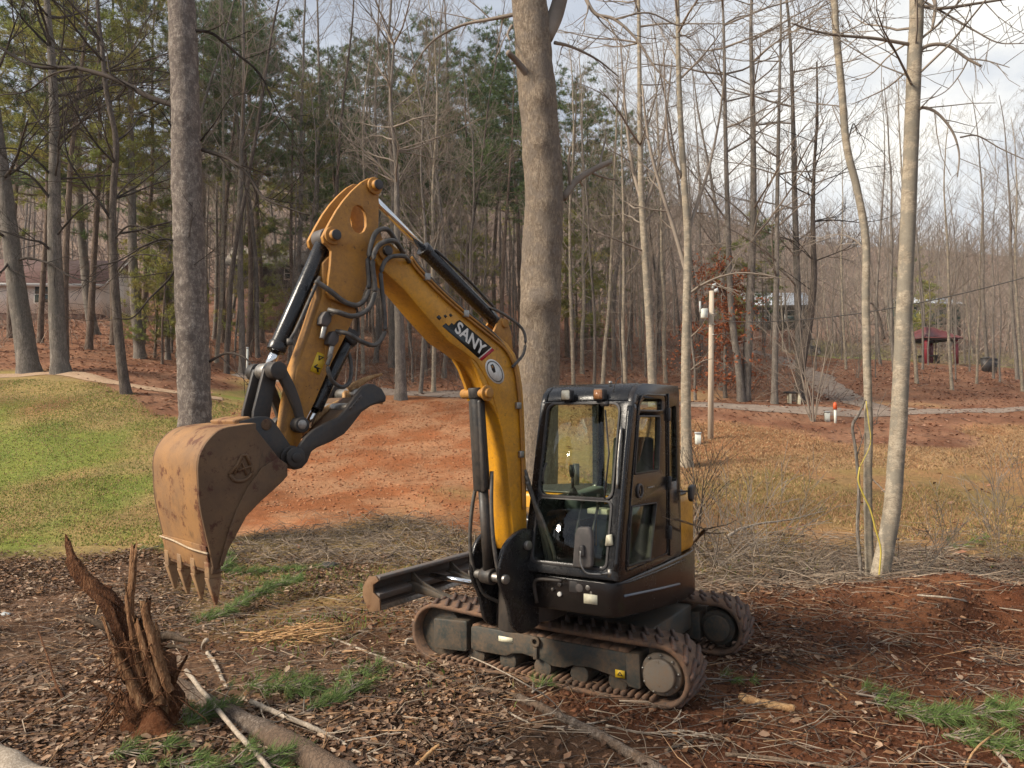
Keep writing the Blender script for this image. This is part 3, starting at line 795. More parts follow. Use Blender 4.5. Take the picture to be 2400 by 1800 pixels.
b.prism(ov, B, td - 0.003, td); st = part('round_sticker', b, 'white', boom)
b = MB(); b.prism([tuple(np.array([0.372, 2.622]) + (np.array(p) - np.array([0.372, 2.622])) * 0.86) for p in ov], B, td, td + 0.0015, [[tuple(np.array([0.372, 2.622]) + (np.array(p) - np.array([0.372, 2.622])) * 0.78) for p in ov]]); part('sticker_ring', b, 'greyplastic', st)
b = MB(); b.prism([(0.42, 2.67), (0.395, 2.68), (0.375, 2.655), (0.365, 2.62), (0.385, 2.61), (0.405, 2.635)], B, td, td + 0.002); part('sticker_emblem', b, 'decal_black', st)
b = MB(); b.prism([(0.412, 2.663), (0.40, 2.668), (0.388, 2.65), (0.40, 2.643)], B, td + 0.002, td + 0.003); part('sticker_emblem', b, 'yellow2', st)
# hard lines clipped along the boom
for k, (off, tt) in enumerate(((0.0, 0.128), (0.028, 0.128), (0.05, 0.115))):
    pts = [(1.199, 3.36), (1.117, 3.283), (0.916, 3.147), (0.685, 3.015), (0.403, 2.871), (0.264, 2.79), (0.172, 2.66), (0.125, 2.45), (0.10, 2.2), (0.085, 1.9), (0.075, 1.55)]
    b = MB(); b.tube(spline([B(r - off * 0.55, z + off * 0.75 if r > 0.3 else z, tt) for r, z in pts], 5), 0.0095, 8)
    part('hydraulic_line', b, 'yellow2' if k < 2 else 'hose', boom, 0, True)
for r, z in ((0.685, 3.03), (1.05, 3.255), (0.135, 2.36), (0.10, 1.98)):
    b = MB(); b.box(lambda a, zz, c: B(a, zz, c), r - 0.028, r + 0.022, z - 0.022, z + 0.03, 0.114, 0.143); part('line_clamp', b, 'steel', boom, 0.005)

# ---- boom lift cylinder with its guard, in front of the boom
b = MB(); b.cyl(B(0.452, 2.455, 0), B(0.383, 1.72, 0), 0.056, 22); b.cyl(B(0.458, 2.50, 0), B(0.45, 2.42, 0), 0.064, 20)
lc = part('lift_cylinder', b, 'steel_black', bevel=0.006, smooth=False)
b = MB(); b.cyl(B(0.383, 1.72, 0), B(0.325, 1.055, 0), 0.040, 18); part('lift_rod', b, 'steel_black', lc)
b = MB(); b.prism([(0.485, 2.40), (0.46, 2.41), (0.39, 1.75), (0.43, 1.70), (0.445, 1.9)], B, -0.066, 0.066); part('rod_guard', b, 'steel_black', lc, 0.012)
b = MB(); b.cyl(B(0.325, 1.055, -0.06), B(0.325, 1.055, 0.06), 0.062); part('rod_eye', b, 'steel_black', lc, 0.008)
for t in (-0.07, 0.07):
    b = MB(); b.tube(spline([B(0.36, 1.86, t), B(0.40, 1.55, t * 1.6), B(0.385, 1.22, t * 2), B(0.28, 0.92, t * 1.9), B(0.12, 0.80, t * 1.2)]), 0.015, 8); part('hose', b, 'hose', lc, 0, True)
for k, (l0, dx) in enumerate(((0.12, 0.0), (0.16, 0.04), (0.20, 0.09))):
    b = MB(); b.tube(spline([B(0.06, 1.86 - dx, 0.13 + k * 0.012), B(0.0, 1.62, 0.17), B(-0.06, 1.40, 0.19 + dx * 0.6), B(-0.12, 1.15, 0.2 + dx), B(-0.22, 0.95, 0.15)]), 0.016, 8)
    part('hose', b, 'hose', swing, 0, True)

# ---- arm cylinder on top of the boom
b = MB(); b.cyl(B(0.967, 3.481, 0), B(0.285, 3.043, 0), 0.052, 24); b.cyl(B(0.985, 3.493, 0), B(0.945, 3.467, 0), 0.058, 24)
ac = part('arm_cylinder', b, 'black', bevel=0.005)
b = MB(); b.cyl(B(1.49, 3.82, 0), B(0.967, 3.481, 0), 0.027, 18); part('arm_rod', b, 'chrome', ac, 0, True)
b = MB(); b.cyl(B(0.228, 3.008, -0.09), B(0.228, 3.008, 0.09), 0.035); part('pin', b, 'yellow2', ac, 0.004)
b = MB(); b.cyl(B(0.285, 3.043, 0), B(0.215, 3.0, 0), 0.045); part('cylinder_eye', b, 'steel_black', ac, 0.008)
b = MB(); b.tube(spline([B(0.35, 3.12, 0.05), B(0.22, 3.06, 0.10), B(0.09, 2.95, 0.15), B(0.10, 2.78, 0.16), B(0.21, 2.66, 0.14)]), 0.012, 8); part('hose', b, 'hose', ac, 0, True)
b = MB(); b.tube(spline([B(0.90, 3.49, 0.04), B(0.6, 3.31, 0.055), B(0.33, 3.13, 0.055)]), 0.010, 6); part('oil_tube', b, 'steel_black', ac, 0, True)

# ---- arm (stick)
box = [(1.842, 3.25), (1.843, 3.035), (1.927, 2.797), (2.01, 2.576), (2.058, 2.341), (2.09, 2.10), (2.10, 2.03), (2.06, 1.985), (2.005, 2.02), (1.98, 2.12), (1.961, 2.224), (1.886, 2.365), (1.769, 2.615), (1.673, 2.787), (1.577, 2.981), (1.51, 3.172), (1.46, 3.30), (1.52, 3.36), (1.80, 3.30)]
b = MB(); b.prism(box, B, -0.068, 0.068)
arm = part('arm', b, 'yellow2', bevel=0.006)
outer = [(1.440, 3.79), (1.447, 3.835), (1.482, 3.866), (1.525, 3.863), (1.575, 3.828), (1.648, 3.755), (1.71, 3.68), (1.765, 3.60), (1.81, 3.52), (1.85, 3.445), (1.866, 3.41), (1.855, 3.372), (1.825, 3.357), (1.80, 3.33), (1.805, 3.25), (1.83, 3.06), (1.80, 3.02), (1.62, 2.985), (1.585, 3.0), (1.535, 3.14), (1.50, 3.26), (1.435, 3.33), (1.395, 3.40), (1.40, 3.46), (1.442, 3.54), (1.440, 3.66)]
slot = [(1.608, 3.665), (1.575, 3.658), (1.548, 3.63), (1.538, 3.59), (1.538, 3.535), (1.556, 3.497), (1.59, 3.477), (1.625, 3.483), (1.652, 3.512), (1.664, 3.555), (1.655, 3.61), (1.636, 3.65)]
for s in (1, -1):
    b = MB(); b.prism(outer, B, s * 0.072, s * 0.102, [slot]); part('arm_cheek', b, 'yellow2', arm, 0.004)
b = MB(); b.prism([(1.78, 3.40), (1.50, 3.40), (1.50, 3.37), (1.79, 3.36)], B, -0.071, 0.071); part('cross_web', b, 'yellow2', arm)
b = MB(); b.prism(rpoly([(1.74, 3.18), (1.70, 3.265), (1.60, 3.265), (1.575, 3.14), (1.65, 2.95), (1.80, 2.62), (1.83, 2.62), (1.80, 2.90)], 0.05), B, 0.068, 0.074); part('stiffener_plate', b, 'yellow2', arm, 0.003)
for (r, z, rad) in ((1.482, 3.817, 0.036), (1.80, 3.425, 0.036)):
    b = MB(); b.cyl(B(r, z, -0.145), B(r, z, 0.155), rad); b.cyl(B(r, z, 0.103), B(r, z, 0.122), rad * 1.6); pn = part('pin', b, 'yellow2', arm, 0.005)
    b = MB(); b.cyl(B(r, z, 0.155), B(r, z, 0.163), rad * 0.95); part('pin_cap', b, 'plastic', pn, 0.003)
b = MB(); b.prism([(1.875, 2.68), (1.80, 2.66), (1.86, 2.535), (1.925, 2.56)], B, 0.069, 0.0715); wl_ = part('warning_label', b, 'decal_yellow', arm)
b = MB(); b.prism([(1.868, 2.66), (1.825, 2.648), (1.867, 2.625)], B, 0.0715, 0.073, [[(1.859, 2.653), (1.840, 2.648), (1.859, 2.638)]]); part('warning_symbol', b, 'decal_black', wl_)
b = MB(); b.prism([(1.90, 2.59), (1.875, 2.603), (1.872, 2.597), (1.885, 2.588), (1.85, 2.575), (1.868, 2.572), (1.865, 2.553), (1.875, 2.552), (1.882, 2.575), (1.897, 2.58)], B, 0.0715, 0.073); part('warning_symbol', b, 'decal_black', wl_)
# valves and hoses on the arm
for (r, z) in ((1.845, 2.885), (1.79, 2.765)):
    b = MB(); b.prism(rpoly([(r - 0.035, z + 0.045), (r + 0.01, z + 0.05), (r + 0.038, z + 0.01), (r + 0.045, z - 0.035), (r, z - 0.05), (r - 0.03, z - 0.015)], 0.008), B, 0.075, 0.135)
    va = part('valve', b, 'greyplastic', arm, 0.006)
    b = MB(); b.cyl(B(r + 0.005, z - 0.04, 0.11), B(r + 0.025, z - 0.125, 0.11), 0.017); b.cyl(B(r - 0.03, z + 0.03, 0.13), B(r - 0.045, z + 0.055, 0.15), 0.014); part('valve_spout', b, 'steel', va, 0.004)
H1 = [(1.30, 3.45), (1.41, 3.525), (1.51, 3.48), (1.562, 3.301), (1.553, 3.155), (1.573, 3.055), (1.637, 2.994), (1.734, 3.001), (1.843, 3.06), (1.929, 3.119)]
H2 = [(1.25, 3.40), (1.38, 3.45), (1.50, 3.40), (1.548, 3.287), (1.53, 3.145), (1.533, 3.07), (1.58, 2.97), (1.69, 2.913), (1.799, 2.926), (1.83, 2.945)]
H3 = [(1.20, 3.345), (1.299, 3.359), (1.421, 3.328), (1.479, 3.233), (1.471, 3.099), (1.447, 2.93), (1.453, 2.819), (1.518, 2.741), (1.619, 2.752), (1.73, 2.797), (1.775, 2.815)]
for hp, t, rr in ((H1, 0.16, 0.017), (H2, 0.19, 0.017), (H3, 0.19, 0.015)):
    b = MB(); b.tube(spline([B(r, z, t if 0 < i < len(hp) - 1 else 0.125) for i, (r, z) in enumerate(hp)], 6), rr, 10); part('hose', b, 'hose', arm, 0, True)
b = MB(); b.tube(spline([B(r, z, t) for r, z, t in ((1.808, 2.66, 0.12), (1.844, 2.585, 0.14), (1.81, 2.50, 0.14), (1.729, 2.463, 0.12), (1.646, 2.495, 0.08), (1.598, 2.595, 0.03), (1.60, 2.69, 0.0), (1.648, 2.713, 0.0))], 6), 0.0135, 10); part('hose', b, 'hose', arm, 0, True)
b = MB(); b.tube(spline([B(r, z, t) for r, z, t in ((1.60, 3.0, 0.08), (1.566, 2.95, 0.05), (1.546, 2.87, 0.03), (1.553, 2.78, 0.03), (1.60, 2.72, 0.0))], 5), 0.011, 8); part('hose', b, 'hose', arm, 0, True)

# ---- bucket cylinder and linkage
b = MB(); b.cyl(B(1.80, 3.40, 0), B(2.111, 2.70, 0), 0.05, 24); b.cyl(B(2.10, 2.725, 0), B(2.122, 2.672, 0), 0.058, 24)
bc = part('bucket_cylinder', b, 'black', bevel=0.005)
b = MB(); b.cyl(B(2.111, 2.70, 0), B(2.175, 2.555, 0), 0.029, 18); part('bucket_rod', b, 'chrome', bc, 0, True)
b = MB(); b.cyl(B(1.80, 3.425, -0.06), B(1.80, 3.425, 0.06), 0.06); part('cylinder_eye', b, 'greyplastic', bc, 0.008)
for t in (0.062, -0.062):
    b = MB(); b.tube(spline([B(1.86, 3.16, t), B(1.94, 2.985, t), B(2.02, 2.81, t), B(2.062, 2.735, t * 0.8)]), 0.012, 8); b.box(B, 2.045, 2.08, 2.71, 2.75, min(t * 1.25, t * 0.5), max(t * 1.25, t * 0.5)); part('oil_tube', b, 'hose', bc, 0, False)
PA, PB_, PC, PD = (2.185, 2.545), (2.035, 2.225), (2.26, 2.225), (2.10, 2.03)   # rod end, guide-link foot, H-link foot, bucket pin
b = MB(); b.cyl(B(*PA, -0.16), B(*PA, 0.16), 0.034); b.cyl(B(*PA, -0.05), B(*PA, 0.05), 0.052); lk = part('link_pin', b, 'steel', bevel=0.005)
for s in (1, -1):
    gl = spline([(2.21, 2.59), (2.175, 2.52), (2.10, 2.39), (2.05, 2.28), (2.04, 2.19)], 5); gr = spline([(2.0, 2.20), (2.0, 2.28), (2.045, 2.42), (2.11, 2.54), (2.155, 2.60)], 5)
    b = MB(); b.prism([tuple(p) for p in gl] + [tuple(p) for p in gr], B, s * 0.098, s * 0.14); g_ = part('guide_link', b, 'steel_black', bevel=0.008)
    for q_, rb in ((PA, 0.055), ((2.025, 2.222), 0.048)):
        b = MB(); b.cyl(B(*q_, s * 0.09), B(*q_, s * 0.165), rb); part('link_boss', b, 'steel_black', g_, 0.006)
b = MB()
for s in (1, -1): b.prism([(2.235, 2.56), (2.14, 2.57), (2.175, 2.40), (2.20, 2.22), (2.30, 2.21), (2.30, 2.30)], B, s * 0.052, s * 0.082)
b.prism([(2.205, 2.50), (2.165, 2.49), (2.20, 2.27), (2.255, 2.27)], B, -0.052, 0.052)
hl = part('bucket_link', b, 'steel_black', bevel=0.006)
b = MB(); b.cyl(B(*PC, -0.17), B(*PC, 0.17), 0.034); part('pin', b, 'bucket_side', hl, 0.005)
b = MB(); b.cyl(B(2.028, 2.224, -0.17), B(2.028, 2.224, 0.17), 0.03); part('pin', b, 'steel', arm, 0.005)

# ---- bucket
HB = 0.30
back = [(2.40, 2.235), (2.509, 2.222), (2.602, 2.202), (2.669, 2.146), (2.709, 2.081), (2.723, 2.016), (2.720, 1.938), (2.71, 1.81), (2.681, 1.678), (2.651, 1.558), (2.628, 1.455)]
bs = [tuple(p) for p in spline(back, 4)]
def offset2(pts, d):
    P = np.array(pts); Tn = np.gradient(P, axis=0); Tn /= np.linalg.norm(Tn, axis=1)[:, None]
    return [tuple(p) for p in P + np.stack([Tn[:, 1], -Tn[:, 0]], 1) * d]
b = MB(); b.prism(bs + offset2(bs, 0.022)[::-1], B, -HB, HB)
bk = part('bucket', b, 'bucket', bevel=0.003)
sidep = bs + [(2.589, 1.46), (2.565, 1.566), (2.523, 1.634), (2.462, 1.735), (2.386, 1.804), (2.254, 1.908), (2.222, 1.94), (2.223, 1.996), (2.269, 2.045), (2.40, 2.20)]
for s in (1, -1):
    b = MB(); b.prism(sidep, B, s * (HB + 0.001), s * (HB + 0.02)); sd = part('bucket_side', b, 'bucket_side', bk, 0.005)
    cut = [(2.275, 2.04), (2.37, 1.985), (2.45, 1.885), (2.52, 1.75), (2.565, 1.62), (2.60, 1.48), (2.585, 1.47), (2.555, 1.556), (2.513, 1.628), (2.455, 1.727), (2.380, 1.795), (2.246, 1.90), (2.212, 1.935), (2.214, 1.998)]
    b = MB(); b.prism(cut, B, s * (HB + 0.021), s * (HB + 0.034)); part('side_cutter', b, 'bucket_side', bk, 0.004)
    if s > 0:
        em = MB(); cx, cz, tt = 2.485, 1.995, HB + 0.024
        E = lambda x, y: B(cx + x, cz + y, tt)
        em.tube(spline([E(0.068, -0.038), E(0.035, -0.072), E(-0.02, -0.072), E(-0.058, -0.04), E(-0.06, 0.0)]), 0.010, 6)
        em.tube([E(0.07, -0.036), E(0.025, 0.01), E(0.0, 0.062), E(-0.025, 0.064), E(-0.05, 0.01)], 0.010, 6)
        em.tube([E(0.04, -0.036), E(0.0, 0.03), E(-0.03, -0.045)], 0.008, 6)
        em.tube([E(0.02, -0.02), E(-0.06, 0.005)], 0.008, 6)
        part('raised_emblem', em, 'bucket_side', sd)
for z_ in (1.56,):
    b = MB(); b.tube(spline([B(2.672, z_ + 0.014, -0.31), B(2.676, z_ + 0.01, -0.1), B(2.674, z_ - 0.008, 0.12), B(2.668, z_ - 0.012, 0.33)]), 0.0055, 6); part('lodged_stick', b, 'wood_stick', bk)
b = MB(); b.prism([(2.632, 1.455), (2.662, 1.585), (2.668, 1.583), (2.640, 1.45)], B, -HB, HB); part('wear_plate', b, 'bucket', bk, 0.002)
b = MB(); b.box(B, 2.585, 2.635, 1.432, 1.475, -HB - 0.015, HB + 0.015); part('bucket_lip', b, 'bucket_side', bk, 0.006)
for k in range(4):
    t = -0.275 + k * 0.1833
    b = MB()
    b.hexa([B(2.578, 1.41, t - .03), B(2.645, 1.41, t - .03), B(2.645, 1.41, t + .03), B(2.578, 1.41, t + .03),
            B(2.585, 1.495, t - .027), B(2.652, 1.495, t - .027), B(2.652, 1.495, t + .027), B(2.585, 1.495, t + .027)])
    b.hexa([B(2.588, 1.262, t - .014), B(2.600, 1.262, t - .014), B(2.600, 1.262, t + .014), B(2.588, 1.262, t + .014),
            B(2.572, 1.41, t - .026), B(2.65, 1.41, t - .026), B(2.65, 1.41, t + .026), B(2.572, 1.41, t + .026)])
    part('tooth', b, 'tooth', bk, 0.005)
for s in (1, -1):
    b = MB(); b.prism(rpoly([(2.43, 2.245), (2.30, 2.275), (2.235, 2.27), (2.19, 2.22), (2.065, 2.05), (2.075, 1.99), (2.13, 1.975), (2.25, 2.035), (2.42, 2.205)], 0.03), B, s * 0.13, s * 0.165)
    part('bucket_ear', b, 'steel_black', bk, 0.008)
b = MB(); b.prism([(2.46, 2.25), (2.36, 2.275), (2.34, 2.24), (2.44, 2.215)], B, -0.16, 0.16); part('ear_crossbar', b, 'bucket', bk, 0.01)

# ---- thumb
th_o = [(2.075, 2.09), (2.03, 2.15), (1.975, 2.195), (1.89, 2.235), (1.80, 2.27), (1.755, 2.315), (1.70, 2.385), (1.63, 2.465), (1.585, 2.485), (1.54, 2.483), (1.48, 2.455), (1.445, 2.405), (1.45, 2.372), (1.50, 2.36), (1.56, 2.345), (1.635, 2.30), (1.71, 2.215), (1.76, 2.165), (1.85, 2.12), (1.95, 2.085), (1.99, 2.06), (2.015, 2.0), (2.05, 1.965), (2.10, 1.955), (2.145, 1.985), (2.15, 2.04), (2.12, 2.085)]
tp = MB(); tp.prism(th_o, B, 0.178, 0.212)
thumb = part('thumb', tp, 'steel_black', bevel=0.008)
b = MB(); b.prism(th_o, B, -0.212, -0.178); part('thumb_plate', b, 'steel_black', thumb, 0.008)
b = MB(); b.cyl(B(1.70, 2.325, -0.177), B(1.70, 2.325, 0.177), 0.035); b.cyl(B(1.56, 2.42, -0.177), B(1.56, 2.42, 0.177), 0.04); part('cross_tube', b, 'steel', thumb, 0.004)
b = MB(); b.prism([(1.86, 2.20), (1.64, 2.40), (1.62, 2.375), (1.84, 2.165)], B, -0.177, 0.177); part('cross_plate', b, 'bucket_side', thumb, 0.004)
b = MB(); b.cyl(B(*PD, -0.235), B(*PD, 0.235), 0.03); b.cyl(B(*PD, 0.213), B(*PD, 0.226), 0.062); b.cyl(B(*PD, 0.165), B(*PD, 0.177), 0.07); part('pin', b, 'steel_black', thumb, 0.006)
b = MB(); b.prism([(1.73, 2.325), (1.645, 2.415), (1.632, 2.40), (1.717, 2.31)], B, 0.212, 0.216); tb_ = part('maker_plate', b, 'greyplastic', thumb, 0.002)
b = MB()
for k in range(4):
    r0 = 1.72 - k * 0.02; z0 = 2.318 + k * 0.0215
    b.prism([(r0, z0), (r0 - 0.012, z0 + 0.013), (r0 - 0.006, z0 + 0.019), (r0 + 0.006, z0 + 0.006)], B, 0.216, 0.219)
part('raised_marks', b, 'steel_black', tb_)
b = MB(); b.cyl(B(1.60, 2.80, 0), B(1.845, 2.32, 0), 0.046, 20); tc_ = part('thumb_cylinder', b, 'black', bevel=0.005)
b = MB(); b.cyl(B(1.845, 2.32, 0), B(1.90, 2.21, 0), 0.025, 16); part('thumb_rod', b, 'chrome', tc_, 0, True)
b = MB(); b.cyl(B(1.60, 2.80, -0.05), B(1.60, 2.80, 0.05), 0.05); b.prism([(1.64, 2.87), (1.68, 2.80), (1.60, 2.74), (1.56, 2.80)], B, -0.06, -0.03); b.prism([(1.64, 2.87), (1.68, 2.80), (1.60, 2.74), (1.56, 2.80)], B, 0.03, 0.06); part('cylinder_eye', b, 'steel_black', tc_, 0.006)

# ---- cab
cabp = [(1.385, 1.065), (1.365, 1.30), (1.11, 2.385), (1.075, 2.46), (1.00, 2.515), (0.88, 2.545), (0.05, 2.555), (0.015, 2.50), (0.0, 1.065)]
L0, L1 = 0.05, 0.855
def ws_f(z): return 1.365 + (1.11 - 1.365) * (z - 1.30) / (2.385 - 1.30)
inset = [(1.30, 1.14), (1.285, 1.33), (1.03, 2.37), (0.98, 2.43), (0.88, 2.455), (0.10, 2.46), (0.09, 1.14)]
door_o = [(1.27, 1.12), (1.245, 1.34), (1.005, 2.36), (0.95, 2.44), (0.85, 2.465), (0.36, 2.47), (0.36, 1.12)]
upw = rpoly([(1.085, 1.83), (0.99, 2.29), (0.51, 2.29), (0.55, 1.83)], 0.03)
low = rpoly([(1.235, 1.15), (1.15, 1.60), (0.60, 1.58), (0.76, 1.13)], 0.03)
rearw = rpoly([(0.30, 1.72), (0.30, 2.36), (0.10, 2.38), (0.10, 1.72)], 0.03)
topw = rpoly([(0.965, 2.335), (0.945, 2.375), (0.86, 2.425), (0.46, 2.428), (0.46, 2.335)], 0.02)
b = MB(); b.prism(cabp, U, L1 - 0.045, L1, [upw, low, rearw, topw])
cab = part('cab', b, 'brown_black', bevel=0.006)
b = MB(); b.prism(upw, U, L1 - 0.025, L1 - 0.019); part('door_window', b, 'glass_dark', cab)
b = MB(); b.prism(low, U, L1 - 0.025, L1 - 0.019); part('door_window', b, 'glass_dark', cab)
b = MB(); b.prism(rearw, U, L1 - 0.025, L1 - 0.019); part('quarter_window', b, 'glass_dark', cab)
b = MB(); b.prism(topw, U, L1 - 0.025, L1 - 0.019); part('door_window', b, 'glass_dark', cab)
def rim(poly, w, fr, t0, t1, name, m, parent):
    c0 = np.mean(np.array(poly), axis=0)
    P = np.array(poly); inn = [tuple(p + (c0 - p) / np.linalg.norm(c0 - p) * w) for p in P]
    bb = MB(); bb.prism(poly, fr, t0, t1, [inn]); return part(name, bb, m, parent, 0.002)
rim(upw, 0.018, U, L1 - 0.03, L1 + 0.006, 'window_seal', 'plastic', cab)
rim(low, 0.015, U, L1 - 0.03, L1 + 0.006, 'window_seal', 'plastic', cab)
dr = rpoly(door_o, 0.04); rim(dr, 0.014, U, L1, L1 + 0.008, 'door_seam', 'black', cab)
b = MB(); b.prism([p for p in rpoly([(0.33, 1.10), (0.33, 2.48), (0.30, 2.48), (0.30, 1.10)], 0.01)], U, L1, L1 + 0.012); part('pillar_trim', b, 'black', cab, 0.004)
for z in (2.30, 1.30, 1.72):
    b = MB(); b.cyl(U(0.335, z - 0.055, L1 + 0.014), U(0.335, z + 0.055, L1 + 0.014), 0.019, 10); part('hinge', b, 'plastic', cab, 0.004)
b = MB(); b.prism(circ(0.985, 1.70, 0.058, 24), U, L1, L1 + 0.014, [circ(0.985, 1.70, 0.044, 20)]); hd = part('door_latch', b, 'greyplastic', cab, 0.003)
b = MB(); b.prism(circ(0.985, 1.70, 0.043, 20), U, L1 + 0.001, L1 + 0.005); b.box(U, 0.99, 1.02, 1.68, 1.72, L1 + 0.005, L1 + 0.016); part('latch_handle', b, 'black', hd, 0.002)
b = MB(); b.box(U, 0.66, 0.80, 1.706, 1.716, L1, L1 + 0.006); part('door_mark', b, 'steel', cab)
# right side wall, rear wall, roof, windscreen frame
b = MB(); b.prism(cabp, U, L0, L0 + 0.045, [rpoly([(1.19, 1.62), (1.02, 2.34), (0.90, 2.42), (0.12, 2.42), (0.12, 1.62)], 0.05)]); part('cab_wall', b, 'black', cab, 0.006)
b = MB(); b.prism(rpoly([(1.19, 1.62), (1.02, 2.34), (0.90, 2.42), (0.12, 2.42), (0.12, 1.62)], 0.05), U, L0 + 0.02, L0 + 0.026); part('side_window', b, 'glass', cab)
b = MB(); b.prism([(L0 + .045, 1.066), (L1 - .045, 1.066), (L1 - .045, 2.54), (L0 + .045, 2.54)], UF, 0.0, 0.04, [rrect(0.12, 0.79, 1.66, 2.42, 0.04)]); part('cab_wall', b, 'black', cab)
b = MB(); b.prism(rrect(0.12, 0.79, 1.66, 2.42, 0.04), UF, 0.015, 0.021); part('rear_window', b, 'glass', cab)
b = MB(); b.prism([(1.095, 2.40), (1.065, 2.468), (0.99, 2.52), (0.88, 2.548), (0.05, 2.556), (0.02, 2.50), (0.88, 2.49), (0.97, 2.46), (1.03, 2.40)], U, L0 + 0.0455, L1 - 0.0455); part('roof', b, 'black', cab, 0.01)
b = MB(); b.box(U, 0.0, 1.36, 1.066, 1.10, L0 + 0.046, L1 - 0.046); part('cab_floor', b, 'seat', cab)
def WS(l, z, t): return U(ws_f(z) + t, z, l)
wsu = rrect(0.135, 0.745, 1.665, 2.375, 0.06, 5); wsl = rrect(0.135, 0.745, 1.17, 1.635, 0.04, 5)
b = MB(); b.prism([(L0, 1.08), (L1, 1.08), (L1, 2.40), (L0, 2.40)], WS, -0.035, 0.004, [wsu, wsl]); wf = part('windscreen_frame', b, 'black', cab, 0.005)
b = MB(); b.prism(wsu, WS, -0.018, -0.012); part('windscreen', b, 'glass', wf)
b = MB(); b.prism(wsl, WS, -0.018, -0.012); part('lower_windscreen', b, 'glass', wf)
rim(rrect(0.115, 0.765, 1.645, 2.395, 0.07, 5), 0.022, WS, 0.004, 0.016, 'window_seal', 'plastic', wf)
rim(rrect(0.115, 0.765, 1.145, 1.648, 0.05, 5), 0.02, WS, 0.004, 0.012, 'window_seal', 'plastic', wf)
b = MB(); b.tube(spline([WS(0.835, 1.15, 0.02), WS(0.842, 1.5, 0.03), WS(0.842, 2.0, 0.03), WS(0.835, 2.36, 0.01)]), 0.017, 8); part('pillar_tube', b, 'black', wf, 0, True)
b = MB(); b.tube(spline([WS(0.80, 1.74, 0.03), WS(0.795, 1.95, 0.045), WS(0.79, 2.20, 0.03)]), 0.011, 8); part('grab_handle', b, 'steel', wf, 0, True)
b = MB(); b.tube([WS(0.70, 1.66, 0.02), WS(0.705, 2.0, 0.022), WS(0.64, 2.33, 0.02)], 0.007, 6); b.box(lambda l, z, t: WS(l, z, t), 0.60, 0.66, 2.36, 2.40, 0.0, 0.03); part('wiper', b, 'plastic', wf)
b = MB(); b.tube(spline([WS(0.165, 1.75, 0.01), WS(0.16, 1.80, 0.03), WS(0.165, 1.87, 0.03), WS(0.17, 1.91, 0.01)]), 0.008, 6); part('grab_handle', b, 'plastic', wf, 0, True)
for l, m in ((0.30, 'lens'), (0.585, 'lens2')):
    b = MB(); b.prism(rrect(l - 0.045, l + 0.045, 2.405, 2.50, 0.016), UF, 1.085, 1.155); wlp = part('work_light', b, 'plastic', cab, 0.006)
    b = MB(); b.prism(rrect(l - 0.036, l + 0.036, 2.415, 2.49, 0.012), UF, 1.155, 1.160); part('lamp_lens', b, m, wlp)
    b = MB(); b.box(UF, l - 0.012, l + 0.012, 2.375, 2.41, 1.08, 1.12); part('lamp_bracket', b, 'plastic', wlp)
b = MB(); b.tube(spline([U(1.06, 2.44, 0.66), U(1.06, 2.56, 0.70), U(1.02, 2.60, 0.73)]), 0.004, 5); part('aerial', b, 'plastic', cab)
b = MB(); b.cyl(U(0.95, 2.54, 0.60), U(0.95, 2.565, 0.60), 0.015); part('roof_bolt', b, 'steel', cab)
# mirror low on the right-hand corner of the windscreen
b = MB(); b.prism(rpoly([(0.515, 1.155), (0.675, 1.165), (0.668, 1.40), (0.645, 1.46), (0.545, 1.455), (0.525, 1.40)], 0.03), lambda l, z, t: U(1.43 + t - 0.10 * (z - 1.15), z, l), 0.0, 0.055); mi = part('mirror', b, 'greyplastic', cab, 0.016, seg=3)
b = MB(); b.prism(rpoly([(0.572, 1.25), (0.625, 1.25), (0.615, 1.33), (0.58, 1.33)], 0.012), lambda l, z, t: U(1.475 + t - 0.10 * (z - 1.15), z, l), 0.0, 0.04); part('mirror_clamp', b, 'plastic', mi, 0.008)
b = MB(); b.tube(spline([U(1.50, 1.29, 0.595), U(1.51, 1.20, 0.60), U(1.50, 1.135, 0.64), U(1.46, 1.125, 0.72), U(1.41, 1.13, 0.78)]), 0.0075, 8); b.cyl(U(1.40, 1.10, 0.785), U(1.40, 1.16, 0.785), 0.02, 12); part('mirror_stay', b, 'steel', mi, 0, True)
b = MB(); b.prism(rpoly([(0.74, 1.32), (0.80, 1.33), (0.79, 1.41), (0.75, 1.40)], 0.01), UF, 1.36, 1.385); part('door_card', b, 'cream', cab)
b = MB(); b.box(U, 1.13, 1.21, 1.24, 1.40, L1 - 0.04, L1 - 0.03); part('window_sticker', b, m_paint('green_sticker', (0.30, 0.36, 0.22), (0.2, 0.22, 0.14), 0.5), cab)
# mirror on the rear corner
b = MB(); b.prism(rpoly([(-0.03, 1.66), (-0.12, 1.68), (-0.14, 1.60), (-0.08, 1.52), (-0.03, 1.55)], 0.02), U, L1 + 0.05, L1 + 0.09); part('rear_mirror', b, 'plastic', cab, 0.01)
b = MB(); b.tube([U(0.02, 1.62, L1), U(-0.04, 1.62, L1 + 0.055)], 0.008, 6); part('mirror_stay', b, 'plastic', cab)
